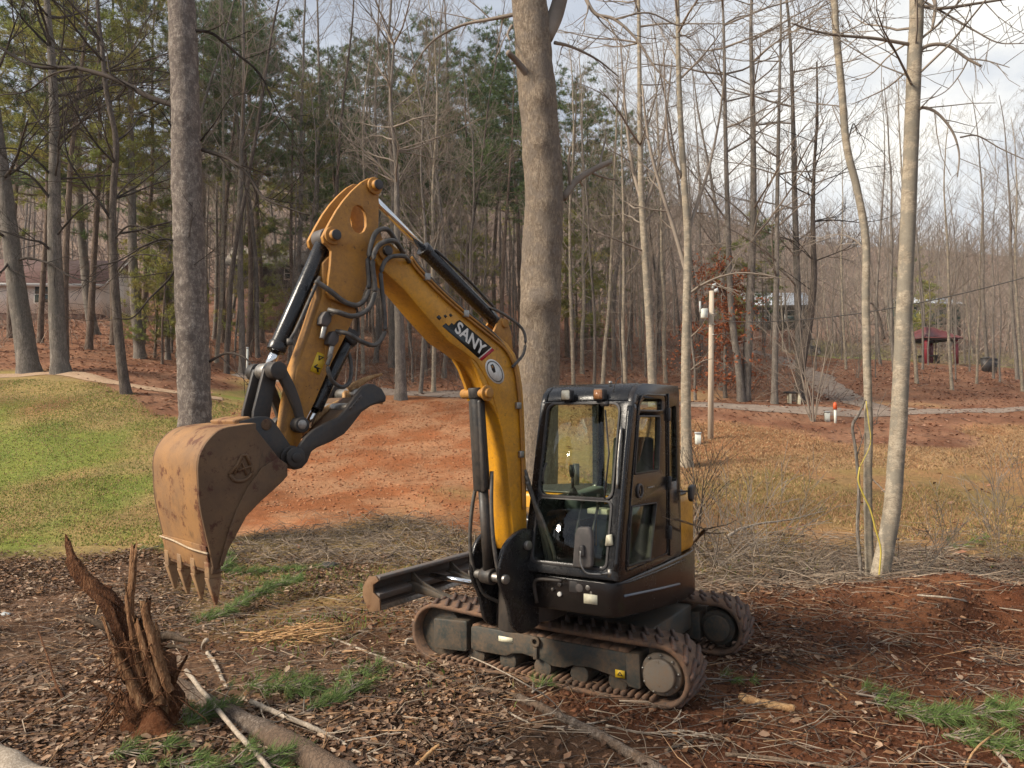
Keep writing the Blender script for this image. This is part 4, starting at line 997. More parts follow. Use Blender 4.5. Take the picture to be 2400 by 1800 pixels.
# interior
b = MB(); b.prism(rpoly([(0.62, 1.40), (0.62, 1.50), (0.24, 1.52), (0.16, 2.10), (0.06, 2.10), (0.10, 1.42)], 0.05), U, 0.27, 0.64); part('seat', b, 'seat', cab, 0.03)
b = MB(); b.box(U, 0.14, 0.58, 1.10, 1.40, 0.30, 0.62); part('seat_base', b, 'console', cab, 0.01)
for l in (0.17, 0.72):
    b = MB(); b.prism(rpoly([(0.82, 1.50), (0.80, 1.62), (0.25, 1.66), (0.25, 1.40), (0.70, 1.40)], 0.04), U, l - 0.065, l + 0.065); part('arm_console', b, 'console', cab, 0.02)
    b = MB(); b.cyl(U(0.76, 1.62, l), U(0.77, 1.68, l), 0.045, 14, 0.02); b.tube([U(0.77, 1.66, l), U(0.78, 1.78, l)], 0.012, 8); b.tube([U(0.78, 1.77, l), U(0.785, 1.82, l), U(0.79, 1.87, l)], [0.018, 0.026, 0.020], 10); part('joystick', b, 'plastic', cab)
for l in (0.38, 0.52):
    b = MB(); b.tube([U(1.10, 1.10, l), U(1.14, 1.35, l), U(1.02, 1.58, l)], 0.011, 8); b.tube([U(1.02, 1.58, l), U(1.00, 1.66, l)], 0.02, 8); part('travel_lever', b, 'plastic', cab)
b = MB(); b.prism(rrect(0.66, 0.76, 1.66, 1.80, 0.02), UF, 0.90, 0.93); part('monitor', b, 'plastic', cab, 0.008)
b = MB(); b.prism(rrect(0.72, 0.79, 1.98, 2.08, 0.01), UF, 0.10, 0.12); part('cab_notice', b, m_paint('pale_green_notice', (0.35, 0.48, 0.38), (0.25, 0.33, 0.26), 0.4), cab)
b = MB(); b.tube([U(0.5, 1.62, 0.80), U(0.52, 1.95, 0.805), U(0.4, 2.2, 0.80)], 0.012, 6); part('seat_belt', b, 'decal_red', cab)
b = MB(); b.prism(rrect(0.42, 0.60, 1.50, 1.545, 0.01), UF, 0.90, 1.02); part('instrument_ledge', b, 'cream', cab, 0.008)
# ================================================================== trees
class Rnd(random.Random):
    def vec(s):
        v = np.array([s.gauss(0, 1), s.gauss(0, 1), s.gauss(0, 1)]); return v / np.linalg.norm(v)
def unit(v): return v / (np.linalg.norm(v) + 1e-9)
def walk(rg, p, d, length, n, wob, up):
    pts = [np.array(p, float)]; d = unit(np.array(d, float))
    for _ in range(n):
        d = unit(d + rg.vec() * wob + ZV * up)
        pts.append(pts[-1] + d * length / n)
    return np.array(pts), d
def side_dir(rg, d, ang):
    a = unit(np.cross(d, rg.vec())); return unit(d * math.cos(ang) + a * math.sin(ang))
def ramify(mb, rg, p, d, length, r, lev, dens=1.0, wob=0.16, up=0.05, spread=0.75, rmin=0.0035):
    n = 4 if lev > 1 else 3
    pts, _ = walk(rg, p, d, length, n, wob, up)
    rad = np.linspace(r, max(rmin, r * (0.35 if lev > 0 else 0.5)), n + 1)
    mb.tube(pts, rad, 5 if r > 0.035 else (4 if r > 0.015 else 3), False)
    if lev <= 0: return
    k = max(2, int((3 + rg.random() * 3) * dens))
    for i in range(k):
        t = 0.25 + 0.75 * (i + rg.random() * 0.8) / k
        t = min(t, 0.99); j = min(int(t * n), n - 1); q = pts[j] + (pts[j + 1] - pts[j]) * (t * n - j)
        dd = side_dir(rg, unit(pts[j + 1] - pts[j]), rg.uniform(0.45, 1.0) * spread)
        ramify(mb, rg, q, dd, length * rg.uniform(0.38, 0.62), max(rmin, r * rg.uniform(0.38, 0.5)), lev - 1, dens, wob, up, spread, rmin)

def trunk_tube(mb, pts, rad, k=14, rough=0.05, seed=0, flare=0.0, knots=()):
    """bark-covered stem: rings with uneven radius, root flare and knots"""
    P = np.asarray(pts, float); n = len(P); rad = np.asarray(rad, float)
    T_ = np.gradient(P, axis=0); T_ /= np.linalg.norm(T_, axis=1)[:, None]
    A = np.cross(T_, np.array([0.0, 1.0, 0.0])); A /= np.linalg.norm(A, axis=1)[:, None]; Bv = np.cross(T_, A)
    th = np.arange(k) * 2 * math.pi / k
    V = np.zeros((n, k, 3)); L = np.concatenate([[0], np.cumsum(np.linalg.norm(np.diff(P, axis=0), axis=1))])
    for i in range(n):
        dirs = np.cos(th)[:, None] * A[i] + np.sin(th)[:, None] * Bv[i]
        rr = np.ones(k)
        for j in range(k):
            c_ = P[i] + dirs[j] * rad[i]
            rr[j] += rough * mnoise.noise(Vector(c_ * 2.3) + Vector((seed, 0, 0))) + rough * 0.9 * mnoise.noise(Vector(c_ * 7.0) + Vector((seed, 3, 0)))
            if flare: rr[j] += flare * math.exp(-L[i] / 0.28) * (1 + 0.5 * math.sin(th[j] * 5 + seed))
        V[i] = P[i] + dirs * (rad[i] * rr)[:, None]
    for (kp, kr, kh) in knots:
        kp = np.array(kp); dd = np.linalg.norm(V - kp, axis=2)
        axis = P[np.argmin(np.linalg.norm(P - kp, axis=1))]
        outd = unit(kp - axis)
        V += (kh * np.exp(-(dd / kr) ** 2))[..., None] * outd
    i = np.arange(n - 1)[:, None] * k; j = np.arange(k)[None, :]; j2 = (j + 1) % k
    mb.add(V.reshape(-1, 3), np.stack([i + j, i + j2, i + k + j2, i + k + j], -1).reshape(-1, 4))

def hero_tree(name, label, cat, picks, d, dia, barkm, limbs=(), seed=1, flare=0.35, k=20, knots=(), twm='twig', crown=(), group=None, rings=70, rough=0.05, extra_h=6.0, taper=0.84):
    """a tree whose stem follows the picked line at distance d; limbs: (picks, depth change, r0, r1, twig level)"""
    rg = Rnd(seed)
    base = picks[0]; X = bear(base[0], d); Zb = hz(X, d) - 0.12
    pts = [np.array([X, d, Zb])] + [aim(px, py, d) for px, py in picks[1:]]
    top = pts[-1]; dirn = unit(pts[-1] - pts[-2])
    pts += [top + dirn * extra_h * 0.5 + np.array([rg.uniform(-.2, .2), rg.uniform(-.2, .2), 0]), top + dirn * extra_h]
    P = spline(pts, max(4, rings // len(pts)))
    L = np.concatenate([[0], np.cumsum(np.linalg.norm(np.diff(P, axis=0), axis=1))])
    s_top = L[np.argmin(np.linalg.norm(P - top, axis=1))]
    rad = np.interp(L, [0, s_top, L[-1]], [dia / 2 * 1.04, dia / 2 * taper, dia / 2 * min(0.35, taper * 0.5)])
    root = thing(name, label, cat, (X, d, hz(X, d)), group)
    b = MB(); trunk_tube(b, P, rad, k, rough, seed, flare, [(tuple(aim(kx, ky, d - dia / 2 * 0.9) + np.array([ox, 0, 0])), kr, kh) for kx, ky, ox, kr, kh in knots])
    b.build('trunk', M[barkm], root, True)
    cr = MB()
    for lp, dy, r0, r1, lev in limbs:
        q = [aim(px, py, d + dy * i / max(1, len(lp) - 1)) for i, (px, py) in enumerate(lp)]
        Q = spline(q, 5); rr = np.linspace(r0, r1, len(Q))
        cr.tube(Q, rr, 7)
        if lev >= 0:
            for i in range(3, len(Q) - 1, 2 if lev > 0 else 3):
                dd = side_dir(rg, unit(Q[i + 1] - Q[i - 1]), rg.uniform(0.5, 1.1))
                ramify(cr, rg, Q[i], dd, rg.uniform(0.35, 0.9) * (0.5 + 0.05 * d), max(0.006, rr[i] * 0.5), lev, 0.8, 0.2, 0.03, 0.8)
    for (n_, h0, h1, ln, r0, lev) in crown:      # whorls of limbs along the stem between two heights
        for _ in range(n_):
            h = rg.uniform(h0, h1); i = int(np.argmin(np.abs(P[:, 2] - h)))
            a = rg.uniform(0, 2 * math.pi); dd = unit(np.array([math.cos(a), math.sin(a), rg.uniform(0.1, 0.9)]))
            ramify(cr, rg, P[i], dd, ln * rg.uniform(0.6, 1.2), r0 * rg.uniform(0.6, 1.1), lev, 1.0, 0.17, 0.03)
    if cr.n: cr.build('crown', M[twm], root, True)
    return root

# ---- the big trees that stand clear in the photo
hero_tree('big_tree', 'thick lichen-blotched grey trunk rising directly behind the excavator bucket', 'tree',
    [(457, 1230), (457, 990), (452, 800), (446, 650), (440, 500), (436, 300), (431, 150), (424, 0)], 13.0, 0.545, 'bark_lichen',
    limbs=[([(474, 351), (535, 372), (580, 408), (615, 460), (660, 482), (725, 505)], -0.6, 0.035, 0.012, 1),
           ([(455, 72), (500, 80), (560, 130), (610, 175), (650, 260), (690, 320)], 0.8, 0.03, 0.008, 1),
           ([(420, 250), (350, 228), (280, 190), (180, 160), (80, 155), (-10, 105)], 0.7, 0.055, 0.025, 1),
           ([(180, 160), (120, 175), (60, 215), (0, 222)], 0.9, 0.02, 0.01, 1),
           ([(490, 848), (530, 828), (570, 836), (600, 862), (640, 862)], -0.6, 0.024, 0.008, 0),
           ([(425, 690), (440, 630), (425, 580), (390, 560), (340, 575), (280, 610), (220, 625)], -0.5, 0.028, 0.010, 1),
           ([(420, 610), (395, 655), (350, 700), (310, 745), (265, 745)], -0.6, 0.022, 0.008, 0),
           ([(470, 330), (505, 285), (535, 235), (570, 210)], -0.4, 0.016, 0.006, 0),
           ([(408, 310), (392, 280), (375, 255)], -0.4, 0.02, 0.005, 0)],
    seed=3, knots=[(440, 780, -0.05, 0.16, 0.06), (470, 820, 0.1, 0.12, 0.05), (455, 940, 0.0, 0.2, 0.04), (430, 265, 0, 0.15, 0.05), (425, 560, -0.1, 0.14, 0.05)], rough=0.075, twm='twig_dark', rings=110)
hero_tree('big_tree', 'massive tan trunk with burls and a broken stub, standing behind the boom', 'tree',
    [(1250, 1290), (1258, 1000), (1263, 850), (1266, 720), (1270, 600), (1274, 450), (1266, 300), (1254, 160), (1244, 40), (1236, -40)], 14.0, 0.78, 'bark_big',
    limbs=[([(1268, 215), (1240, 180), (1212, 145), (1190, 122)], -0.6, 0.075, 0.05, -1),
           ([(1275, 90), (1300, 40), (1320, -30), (1340, -90)], 0.4, 0.17, 0.12, -1),
           ([(1320, 465), (1350, 425), (1390, 398), (1432, 378)], 0.5, 0.07, 0.05, 0),
           ([(1345, -60), (1370, -10), (1395, 32), (1440, 45), (1490, 90), (1530, 150), (1570, 200)], -0.8, 0.045, 0.012, 1),
           ([(1440, 45), (1520, 30), (1600, 60), (1650, 5)], 0.5, 0.02, 0.01, 1),
           ([(1200, 60), (1190, 80), (1195, 95)], -0.3, 0.03, 0.014, 0),
           ([(1225, 30), (1150, 45), (1080, 60), (1010, 100), (960, 170)], 1.0, 0.04, 0.012, 1),
           ([(1300, 100), (1340, 110), (1400, 140), (1450, 180)], 0.8, 0.035, 0.012, 1)],
    seed=11, k=28, knots=[(1240, 718, -0.1, 0.2, 0.12), (1290, 700, 0.1, 0.2, 0.12), (1262, 700, 0.0, 0.25, 0.07), (1268, 335, 0.0, 0.14, 0.08), (1275, 480, 0, 0.14, 0.05), (1215, 365, -0.2, 0.12, 0.06), (1275, 215, 0, 0.2, 0.07), (1245, 225, 0.15, 0.15, 0.04)], rough=0.055, flare=0.5, rings=130)
hero_tree('right_tree', 'slender tan tree curving out of the dug soil at the right', 'tree',
    [(2046, 1392), (2066, 1330), (2090, 1200), (2102, 1050), (2111, 900), (2120, 700), (2129, 500), (2137, 300), (2144, 120), (2148, -30)], 10.4, 0.215, 'bark_pale',
    limbs=[([(2132, 104), (2050, 90), (1960, 82), (1900, 70), (1855, 54)], -0.5, 0.026, 0.010, 1),
           ([(2148, 124), (2178, 106), (2222, 107), (2268, 138), (2300, 155)], -0.3, 0.028, 0.016, -1),
           ([(2266, 137), (2310, 142), (2340, 150), (2366, 158)], -0.3, 0.011, 0.005, 0),
           ([(2270, 138), (2250, 175), (2215, 215), (2160, 240)], -0.3, 0.011, 0.005, 0),
           ([(2143, 268), (2163, 252), (2198, 266), (2232, 308), (2248, 360), (2244, 415)], -0.4, 0.026, 0.008, 0),
           ([(2250, 322), (2290, 318), (2345, 348), (2410, 378)], -0.2, 0.012, 0.007, 0),
           ([(2135, 95), (2085, 130), (2040, 175), (1995, 190)], 0.4, 0.014, 0.006, 1),
           ([(2128, 165), (2080, 205), (2030, 230), (1995, 245)], 0.5, 0.014, 0.005, 0),
           ([(2150, 10), (2200, 20), (2290, 8), (2380, -6)], -0.4, 0.026, 0.014, 1),
           ([(2160, 0), (2230, 40), (2290, 75), (2340, 100), (2400, 102)], -0.6, 0.016, 0.006, 1),
           ([(2180, -20), (2192, 10), (2188, 50), (2185, 65)], -0.3, 0.03, 0.016, -1)],
    seed=21, k=16, crown=[(14, 6.6, 9.5, 1.9, 0.02, 3)], flare=0.25, rings=100, rough=0.04)
hero_tree('right_tree', 'thin grey stem growing close left of the slender tan tree', 'tree',
    [(2030, 1378), (2034, 1150), (2036, 1000), (2032, 850), (2029, 700), (2029, 560), (2008, 440), (1984, 340), (1972, 200), (1958, 60), (1952, -30)], 10.7, 0.112, 'bark_pale',
    limbs=[([(1984, 330), (1950, 245), (1990, 300)], 0.0, 0.008, 0.004, -1), ([(1985, 340), (2000, 290), (2010, 315)], 0.2, 0.012, 0.006, 0),
           ([(1970, 80), (2010, 60), (2050, 35)], -0.3, 0.010, 0.005, 0), ([(1978, 250), (1900, 240), (1840, 220)], 0.3, 0.010, 0.004, 0),
           ([(2030, 590), (2000, 560), (1950, 550), (1880, 575)], 0.4, 0.011, 0.004, 0), ([(2040, 1120), (2062, 1140), (2082, 1165)], -0.2, 0.012, 0.006, -1)],
    seed=31, k=12, flare=0.1, rings=80, rough=0.03)
hero_tree('right_tree', 'dead bare stick stem left of the thin grey stem', 'sapling',
    [(2014, 1376), (2010, 1250), (2013, 1150), (2006, 1060), (1998, 1000), (2010, 975)], 10.6, 0.05, 'bark_grey', limbs=[([(2008, 1070), (2030, 1010), (2060, 990)], 0.2, 0.008, 0.004, 0)], seed=33, k=8, flare=0.1, rings=40, extra_h=0.25)

mid = [
 # name, label, picks, d, dia, bark, limbs/crown
 ('pale_tree', 'pale barked tree standing just right of the excavator cab roof', [(1608, 1078), (1607, 900), (1610, 700), (1612, 560), (1604, 430), (1596, 300), (1590, 150), (1588, 0)], 22.0, 0.31, 'bark_pale',
   [([(1612, 650), (1580, 540), (1545, 430), (1520, 330), (1505, 200)], 0.8, 0.07, 0.03, 1), ([(1613, 690), (1650, 665), (1700, 645), (1760, 640), (1860, 658)], -1.0, 0.045, 0.012, 1),
    ([(1608, 560), (1640, 460), (1665, 380), (1690, 250), (1700, 120)], 0.8, 0.06, 0.02, 1), ([(1605, 880), (1640, 850), (1670, 840)], -0.4, 0.02, 0.01, 0), ([(1608, 800), (1640, 770), (1650, 755)], -0.5, 0.02, 0.01, 0),
    ([(1600, 420), (1570, 350), (1560, 240), (1555, 100)], -0.6, 0.05, 0.015, 1)], [(14, 11, 17, 3.0, 0.04, 3)], 41, 'twig'),
 ('pale_tree', 'straight pale tree rising behind the left end of the cab roof', [(1532, 905), (1522, 760), (1512, 600), (1503, 450), (1500, 300), (1498, 100), (1495, -30)], 31.0, 0.36, 'bark_pale',
   [([(1503, 470), (1480, 380), (1465, 250), (1455, 100)], 1, 0.09, 0.03, 1), ([(1505, 500), (1540, 400), (1560, 280), (1575, 140)], 0.5, 0.08, 0.03, 1), ([(1512, 590), (1440, 560), (1390, 545)], -1, 0.04, 0.015, 1)], [(16, 10, 22, 3.6, 0.05, 3)], 43, 'twig'),
 ('forked_tree', 'left stem of the twin grey trunks behind the wooden utility pole', [(1738, 918), (1731, 860), (1722, 800), (1712, 700), (1706, 520), (1700, 300), (1696, 60)], 33.2, 0.32, 'bark_grey', [], [(18, 9, 24, 3.6, 0.05, 3)], 45, 'twig'),
 ('forked_tree', 'right stem of the twin grey trunks behind the wooden utility pole', [(1746, 918), (1752, 830), (1757, 720), (1764, 560), (1766, 420), (1764, 250), (1760, 50)], 33.4, 0.42, 'bark_grey', [], [(20, 9, 24, 3.8, 0.055, 3)], 46, 'twig'),
 ('grey_tree', 'straight grey tree between the twin trunks and the bench', [(1815, 932), (1817, 800), (1820, 650), (1822, 450), (1826, 250), (1830, 80)], 32.6, 0.27, 'bark_grey', [], [(18, 8, 22, 3.4, 0.045, 3)], 47, 'twig'),
 ('leaning_tree', 'dark mossy leaning trunk right behind the bench', [(1868, 912), (1880, 850), (1893, 780), (1902, 720), (1908, 640), (1905, 520), (1908, 400)], 34.0, 0.40, 'bark_dark', [], [(16, 7, 15, 2.8, 0.04, 3)], 48, 'twig_dark'),
 ('grey_tree', 'straight grey trunk rising behind the bench', [(1876, 912), (1872, 800), (1868, 640), (1862, 450), (1858, 250), (1850, 60)], 34.4, 0.36, 'bark_grey', [], [(20, 8, 24, 3.8, 0.05, 3)], 49, 'twig'),
 ('grey_tree', 'left-most thick trunk at the photo edge, leaning left above the path', [(68, 874), (52, 760), (36, 650), (24, 550), (8, 420), (-8, 300), (-25, 150), (-40, 0)], 26.2, 0.66, 'bark_grey',
   [([(40, 610), (70, 605), (120, 620), (170, 650), (230, 660), (290, 640)], -1.5, 0.05, 0.012, 1), ([(20, 560), (-10, 540), (-40, 500)], -1, 0.06, 0.03, 1), ([(30, 600), (5, 635), (-30, 650)], -1, 0.05, 0.02, 1)], [(14, 10, 17, 3.5, 0.06, 3)], 51, 'twig_dark'),
 ('grey_tree', 'thick upright grey trunk second from the left photo edge', [(140, 882), (134, 760), (130, 650), (127, 550), (128, 420), (128, 300), (122, 150), (110, 0)], 26.0, 0.54, 'bark_grey',
   [([(128, 600), (100, 570), (60, 560), (0, 540)], -1, 0.05, 0.02, 1), ([(128, 480), (80, 420), (40, 400), (0, 400)], -1.5, 0.05, 0.02, 1), ([(126, 560), (160, 520), (200, 480), (240, 470)], -1, 0.04, 0.015, 1), ([(128, 420), (90, 380), (40, 350), (-10, 348)], -1, 0.045, 0.02, 1)], [(18, 10, 17, 3.6, 0.055, 3)], 52, 'twig_dark'),
 ('dark_tree', 'thin dark crooked trunk at the top edge of the lawn', [(296, 922), (285, 850), (275, 750), (268, 650), (264, 550), (266, 440), (272, 330), (250, 220), (240, 120), (230, 30)], 23.8, 0.30, 'bark_dark',
   [([(265, 520), (230, 470), (190, 420), (160, 370), (150, 300), (160, 240)], -1.2, 0.04, 0.015, 1), ([(268, 560), (300, 530), (340, 535), (400, 570), (430, 600)], -1, 0.035, 0.012, 1), ([(270, 640), (310, 600), (370, 600), (410, 620)], -1, 0.03, 0.01, 1),
    ([(266, 470), (300, 430), (350, 400)], 1, 0.03, 0.01, 1)], [(14, 8, 15, 3.0, 0.04, 3)], 53, 'twig_dark'),
 ('grey_tree', 'slim grey trunk in front of the pale house window', [(219, 790), (212, 740), (204, 680), (196, 600), (188, 520), (184, 400), (176, 250), (170, 100)], 44.0, 0.55, 'bark_grey', [], [(18, 14, 24, 3.8, 0.05, 3)], 54, 'twig'),
 ('grey_tree', 'grey trunk left of the big lichen-blotched trunk, above the lawn', [(328, 828), (321, 760), (315, 680), (311, 600), (309, 450), (306, 300), (304, 100)], 33.0, 0.45, 'bark_grey', [], [(18, 10, 20, 3.6, 0.05, 3)], 55, 'twig'),
 ('grey_tree', 'grey tree with upswept limbs behind the arm cylinder top', [(920, 560), (922, 460), (918, 380), (915, 300), (915, 200), (912, 80)], 41.0, 0.42, 'bark_grey',
   [([(918, 440), (880, 360), (850, 290), (830, 180)], 0, 0.07, 0.02, 1), ([(920, 450), (960, 380), (1000, 290), (1010, 280)], 0, 0.07, 0.02, 1)], [(20, 14, 24, 3.6, 0.05, 3)], 56, 'twig'),
 ('grey_tree', 'stout grey trunk showing under the boom between arm and lift cylinder', [(940, 908), (938, 840), (936, 760), (932, 640), (930, 500), (928, 380)], 31.5, 0.48, 'bark_grey', [], [(16, 12, 20, 3.4, 0.05, 3)], 57, 'twig'),
]
for (nm, lab, pk, d, dia, bk_, lm, crw, sd, tw) in mid:
    hero_tree(nm, lab, 'tree', pk, d, dia, bk_, lm, sd, 0.3, 12, twm=tw, crown=crw, rings=44, rough=0.05, extra_h=5.0, taper=0.36)

ORD = ['leftmost', 'second', 'third', 'fourth', 'fifth', 'sixth', 'seventh', 'eighth', 'ninth', 'tenth', 'eleventh', 'twelfth']
def name_row(items, what, zones_, group):
    """items: (px, object); each label = its place in the row between two landmarks"""
    for lo_, hi_, where in zones_:
        row = sorted([it for it in items if lo_ <= it[0] < hi_], key=lambda q: q[0])
        for i, (px, o) in enumerate(row):
            w = o.get('look', '')
            if len(row) == 1: o['label'] = ('the one %s %s %s' % (w, what, where)).replace('  ', ' ')
            elif i == 0: o['label'] = ('leftmost of the %d %ss %s' % (len(row), what, where))
            elif i == len(row) - 1: o['label'] = ('rightmost of the %d %ss %s' % (len(row), what, where))
            else: o['label'] = ('%s %s from the left %s' % (ORD[i], what, where))
            o['group'] = group
            if 'look' in o: del o['look']
# ---- kinds of woodland tree, built once and copied
def bare_kind(seed, h, dia, first, nl, ln, barkm, twm, lean=0.02, lev=3, rise=0.75):
    rg = Rnd(seed); n = 16
    pts = [np.zeros(3)]; dd = np.array([rg.uniform(-lean, lean), rg.uniform(-lean, lean), 1.0])
    for i in range(n):
        dd = unit(dd + np.array([rg.gauss(0, 0.035), rg.gauss(0, 0.035), 0.02])); pts.append(pts[-1] + dd * h / n)
    P = spline(pts, 3); L = np.linspace(0, 1, len(P)); rad = dia / 2 * (1 - 0.9 * L ** 1.15) + 0.008
    t = MB(); trunk_tube(t, P, rad, 9, 0.06, seed, 0.3)
    c_ = MB()
    for i in range(nl):
        k = first + (0.97 - first) * (i + rg.random()) / nl
        j = int(k * (len(P) - 1)); a = rg.uniform(0, 2 * math.pi)
        dd = unit(np.array([math.cos(a), math.sin(a), rise * rg.uniform(0.6, 1.5)]))
        ll = ln * rg.uniform(0.6, 1.15) * (1.0 - 0.55 * (k - first) / (1 - first))
        ramify(c_, rg, P[j], dd, ll, max(0.012, rad[j] * rg.uniform(0.24, 0.4)), lev, 0.8, 0.14, 0.09, 0.65, 0.004)
    for i in range(4):    # a few dead snags low on the stem
        j = int(rg.uniform(0.12, first) * (len(P) - 1)); a = rg.uniform(0, 6.28)
        ramify(c_, rg, P[j], np.array([math.cos(a), math.sin(a), 0.1]), rg.uniform(0.6, 1.6), 0.016, 1, 0.7, 0.22, -0.02)
    return (tuple_mesh(t, 'trunk', M[barkm]), tuple_mesh(c_, 'crown', M[twm]))
def tuple_mesh(b, nm, m):
    return mesh_of(nm, np.concatenate(b.v), np.concatenate(b.lp), np.concatenate(b.sz), m, True, False, np.concatenate(b.c) if b.c else None)
def needle_tuft(mb, rg, p, ax, size, n, col):
    V = []; C = []
    for _ in range(n):
        d = unit(ax * 0.55 + rg.vec()); s = unit(np.cross(d, rg.vec())) * size * 0.062
        q = p + rg.vec() * size * 0.25
        l = size * rg.uniform(0.7, 1.2)
        V += [q - s, q + s, q + d * l]
        cc = np.array(col) * rg.uniform(0.7, 1.3); C += [cc, cc, cc]
    mb.add(np.array(V), np.arange(3 * n).reshape(-1, 3), np.array(C))
def pine_kind(seed, h, dia, first, nb, ln, cols, dens=9, size=0.20, flat=0.12):
    rg = Rnd(seed); n = 16
    pts = [np.zeros(3)]; dd = np.array([0, 0, 1.0])
    for i in range(n):
        dd = unit(dd + np.array([rg.gauss(0, 0.02), rg.gauss(0, 0.02), 0.03])); pts.append(pts[-1] + dd * h / n)
    P = spline(pts, 3); L = np.linspace(0, 1, len(P)); rad = dia / 2 * (1 - 0.93 * L) + 0.01
    t = MB(); trunk_tube(t, P, rad, 9, 0.05, seed, 0.25)
    w = t; f = MB()
    for i in range(nb):
        k = first + (0.985 - first) * (i + rg.random() * 0.9) / nb
        j = int(k * (len(P) - 1)); a = rg.uniform(0, 2 * math.pi)
        prof = math.sin(math.pi * min(1, 0.28 + 0.72 * (k - first) / (1 - first))) ** 0.7
        ll = max(0.5, ln * rg.uniform(0.55, 1.1) * (0.25 + 0.85 * prof))
        dd = np.array([math.cos(a), math.sin(a), rg.uniform(-0.1, 0.35)])
        Q, _ = walk(rg, P[j], dd, ll, 5, 0.14, 0.04)
        w.tube(Q, np.linspace(max(0.012, rad[j] * 0.28), 0.006, 6), 4, False)
        col = cols[rg.randrange(len(cols))]
        col = np.array(col) * rg.uniform(0.75, 1.25)
        m = int(dens * 0.42 * ll / ln * 1.6) + 2
        for q in range(m):
            s = 0.38 + 0.62 * (q + rg.random()) / m
            jj = min(int(s * 5), 4); c0 = Q[jj] + (Q[jj + 1] - Q[jj]) * (s * 5 - jj)
            off = unit(np.cross(Q[jj + 1] - Q[jj], ZV)) * rg.gauss(0, 0.26 * ll * 0.55) * (1.15 - s * 0.6) + ZV * rg.gauss(0.05, flat * 0.6)
            p1 = c0 + off
            w.tube([c0, c0 + off * 0.5 + ZV * 0.02, p1], [0.008, 0.006, 0.004], 3, False)
            for _ in range(3):
                needle_tuft(f, rg, p1 + np.array([rg.gauss(0, 0.17), rg.gauss(0, 0.17), rg.gauss(0, 0.07)]), unit(off + ZV * 0.25), size * 1.35 * rg.uniform(0.8, 1.25), 17, col)
    for i in range(10):   # dead lower branches
        j = int(rg.uniform(0.1, first) * (len(P) - 1)); a = rg.uniform(0, 6.28)
        ramify(w, rg, P[j], np.array([math.cos(a), math.sin(a), rg.uniform(-.2, .2)]), rg.uniform(0.6, 1.8), 0.015, 1, 0.6, 0.16, -0.01)
    return (tuple_mesh(t, 'trunk', M['bark_pine']), tuple_mesh(f, 'crown', M['needle']))

BARE = [bare_kind(101, 21, 0.25, 0.34, 26, 4.2, 'bark_grey', 'twig', 0.03),
        bare_kind(102, 24, 0.29, 0.40, 26, 4.4, 'bark_grey', 'twig', 0.03),
        bare_kind(103, 19, 0.20, 0.30, 26, 3.6, 'bark_pale', 'twig', 0.04),
        bare_kind(104, 23, 0.23, 0.45, 22, 3.8, 'bark_dark', 'twig', 0.03),
        bare_kind(105, 17, 0.17, 0.26, 26, 3.4, 'bark_grey', 'twig', 0.06),
        bare_kind(106, 20, 0.22, 0.26, 28, 4.0, 'bark_pale', 'twig', 0.03, rise=1.2),
        bare_kind(107, 12, 0.12, 0.25, 24, 2.4, 'bark_grey', 'twig', 0.08)]
GR = [(0.10, 0.145, 0.05), (0.12, 0.165, 0.055), (0.085, 0.128, 0.052)]
YG = [(0.28, 0.28, 0.075), (0.34, 0.30, 0.09), (0.22, 0.25, 0.07)]
PINE = [pine_kind(201, 22, 0.36, 0.50, 70, 3.6, GR, 9), pine_kind(202, 25, 0.40, 0.55, 74, 3.8, GR, 9, 0.2),
        pine_kind(203, 20, 0.30, 0.38, 76, 3.4, YG, 8, 0.18), pine_kind(204, 17, 0.24, 0.30, 70, 3.0, GR + YG, 8, 0.18),
        pine_kind(205, 8, 0.13, 0.15, 60, 2.2, YG, 8, 0.15), pine_kind(206, 21, 0.32, 0.42, 62, 3.3, YG + GR, 8, 0.19)]
def plant(kindset, name, x, y, scale, rz, label, group, cat='tree', tilt=(0, 0)):
    o = thing(name, label, cat, (x, y, hz(x, y) - 0.1), group)
    o.rotation_euler = (tilt[0], tilt[1], rz); o.scale = (scale, scale, scale)
    for me in kindset:
        link(me.name.split('.')[0], me, o)
    return o
rg = Rnd(77)
taken = []
def free(x, y, r):
    for a, b in taken:
        if (a - x) ** 2 + (b - y) ** 2 < r * r: return False
    taken.append((x, y)); return True
def wood(n, px0, px1, d0, d1, kinds, name, label, group, gap=1.5, sc=(0.85, 1.15), pw=1.0):
    cnt = 0; tries = 0
    while cnt < n and tries < n * 30:
        tries += 1
        d = d0 + (d1 - d0) * rg.random() ** pw; px = rg.uniform(px0, px1)
        x = bear(px, d)
        if not free(x, d, gap): continue
        plant(kinds[rg.randrange(len(kinds))], name, x, d, rg.uniform(*sc), rg.uniform(0, 6.28), label, group, tilt=(rg.gauss(0, 0.025), rg.gauss(0, 0.025)))
        cnt += 1
for _d in np.arange(40, 60, 1.3):
    for _x in np.arange(bear(588, _d), bear(705, _d), 1.2): taken.append((_x, _d))
BK = [BARE[0], BARE[1], BARE[2], BARE[3], BARE[4]]
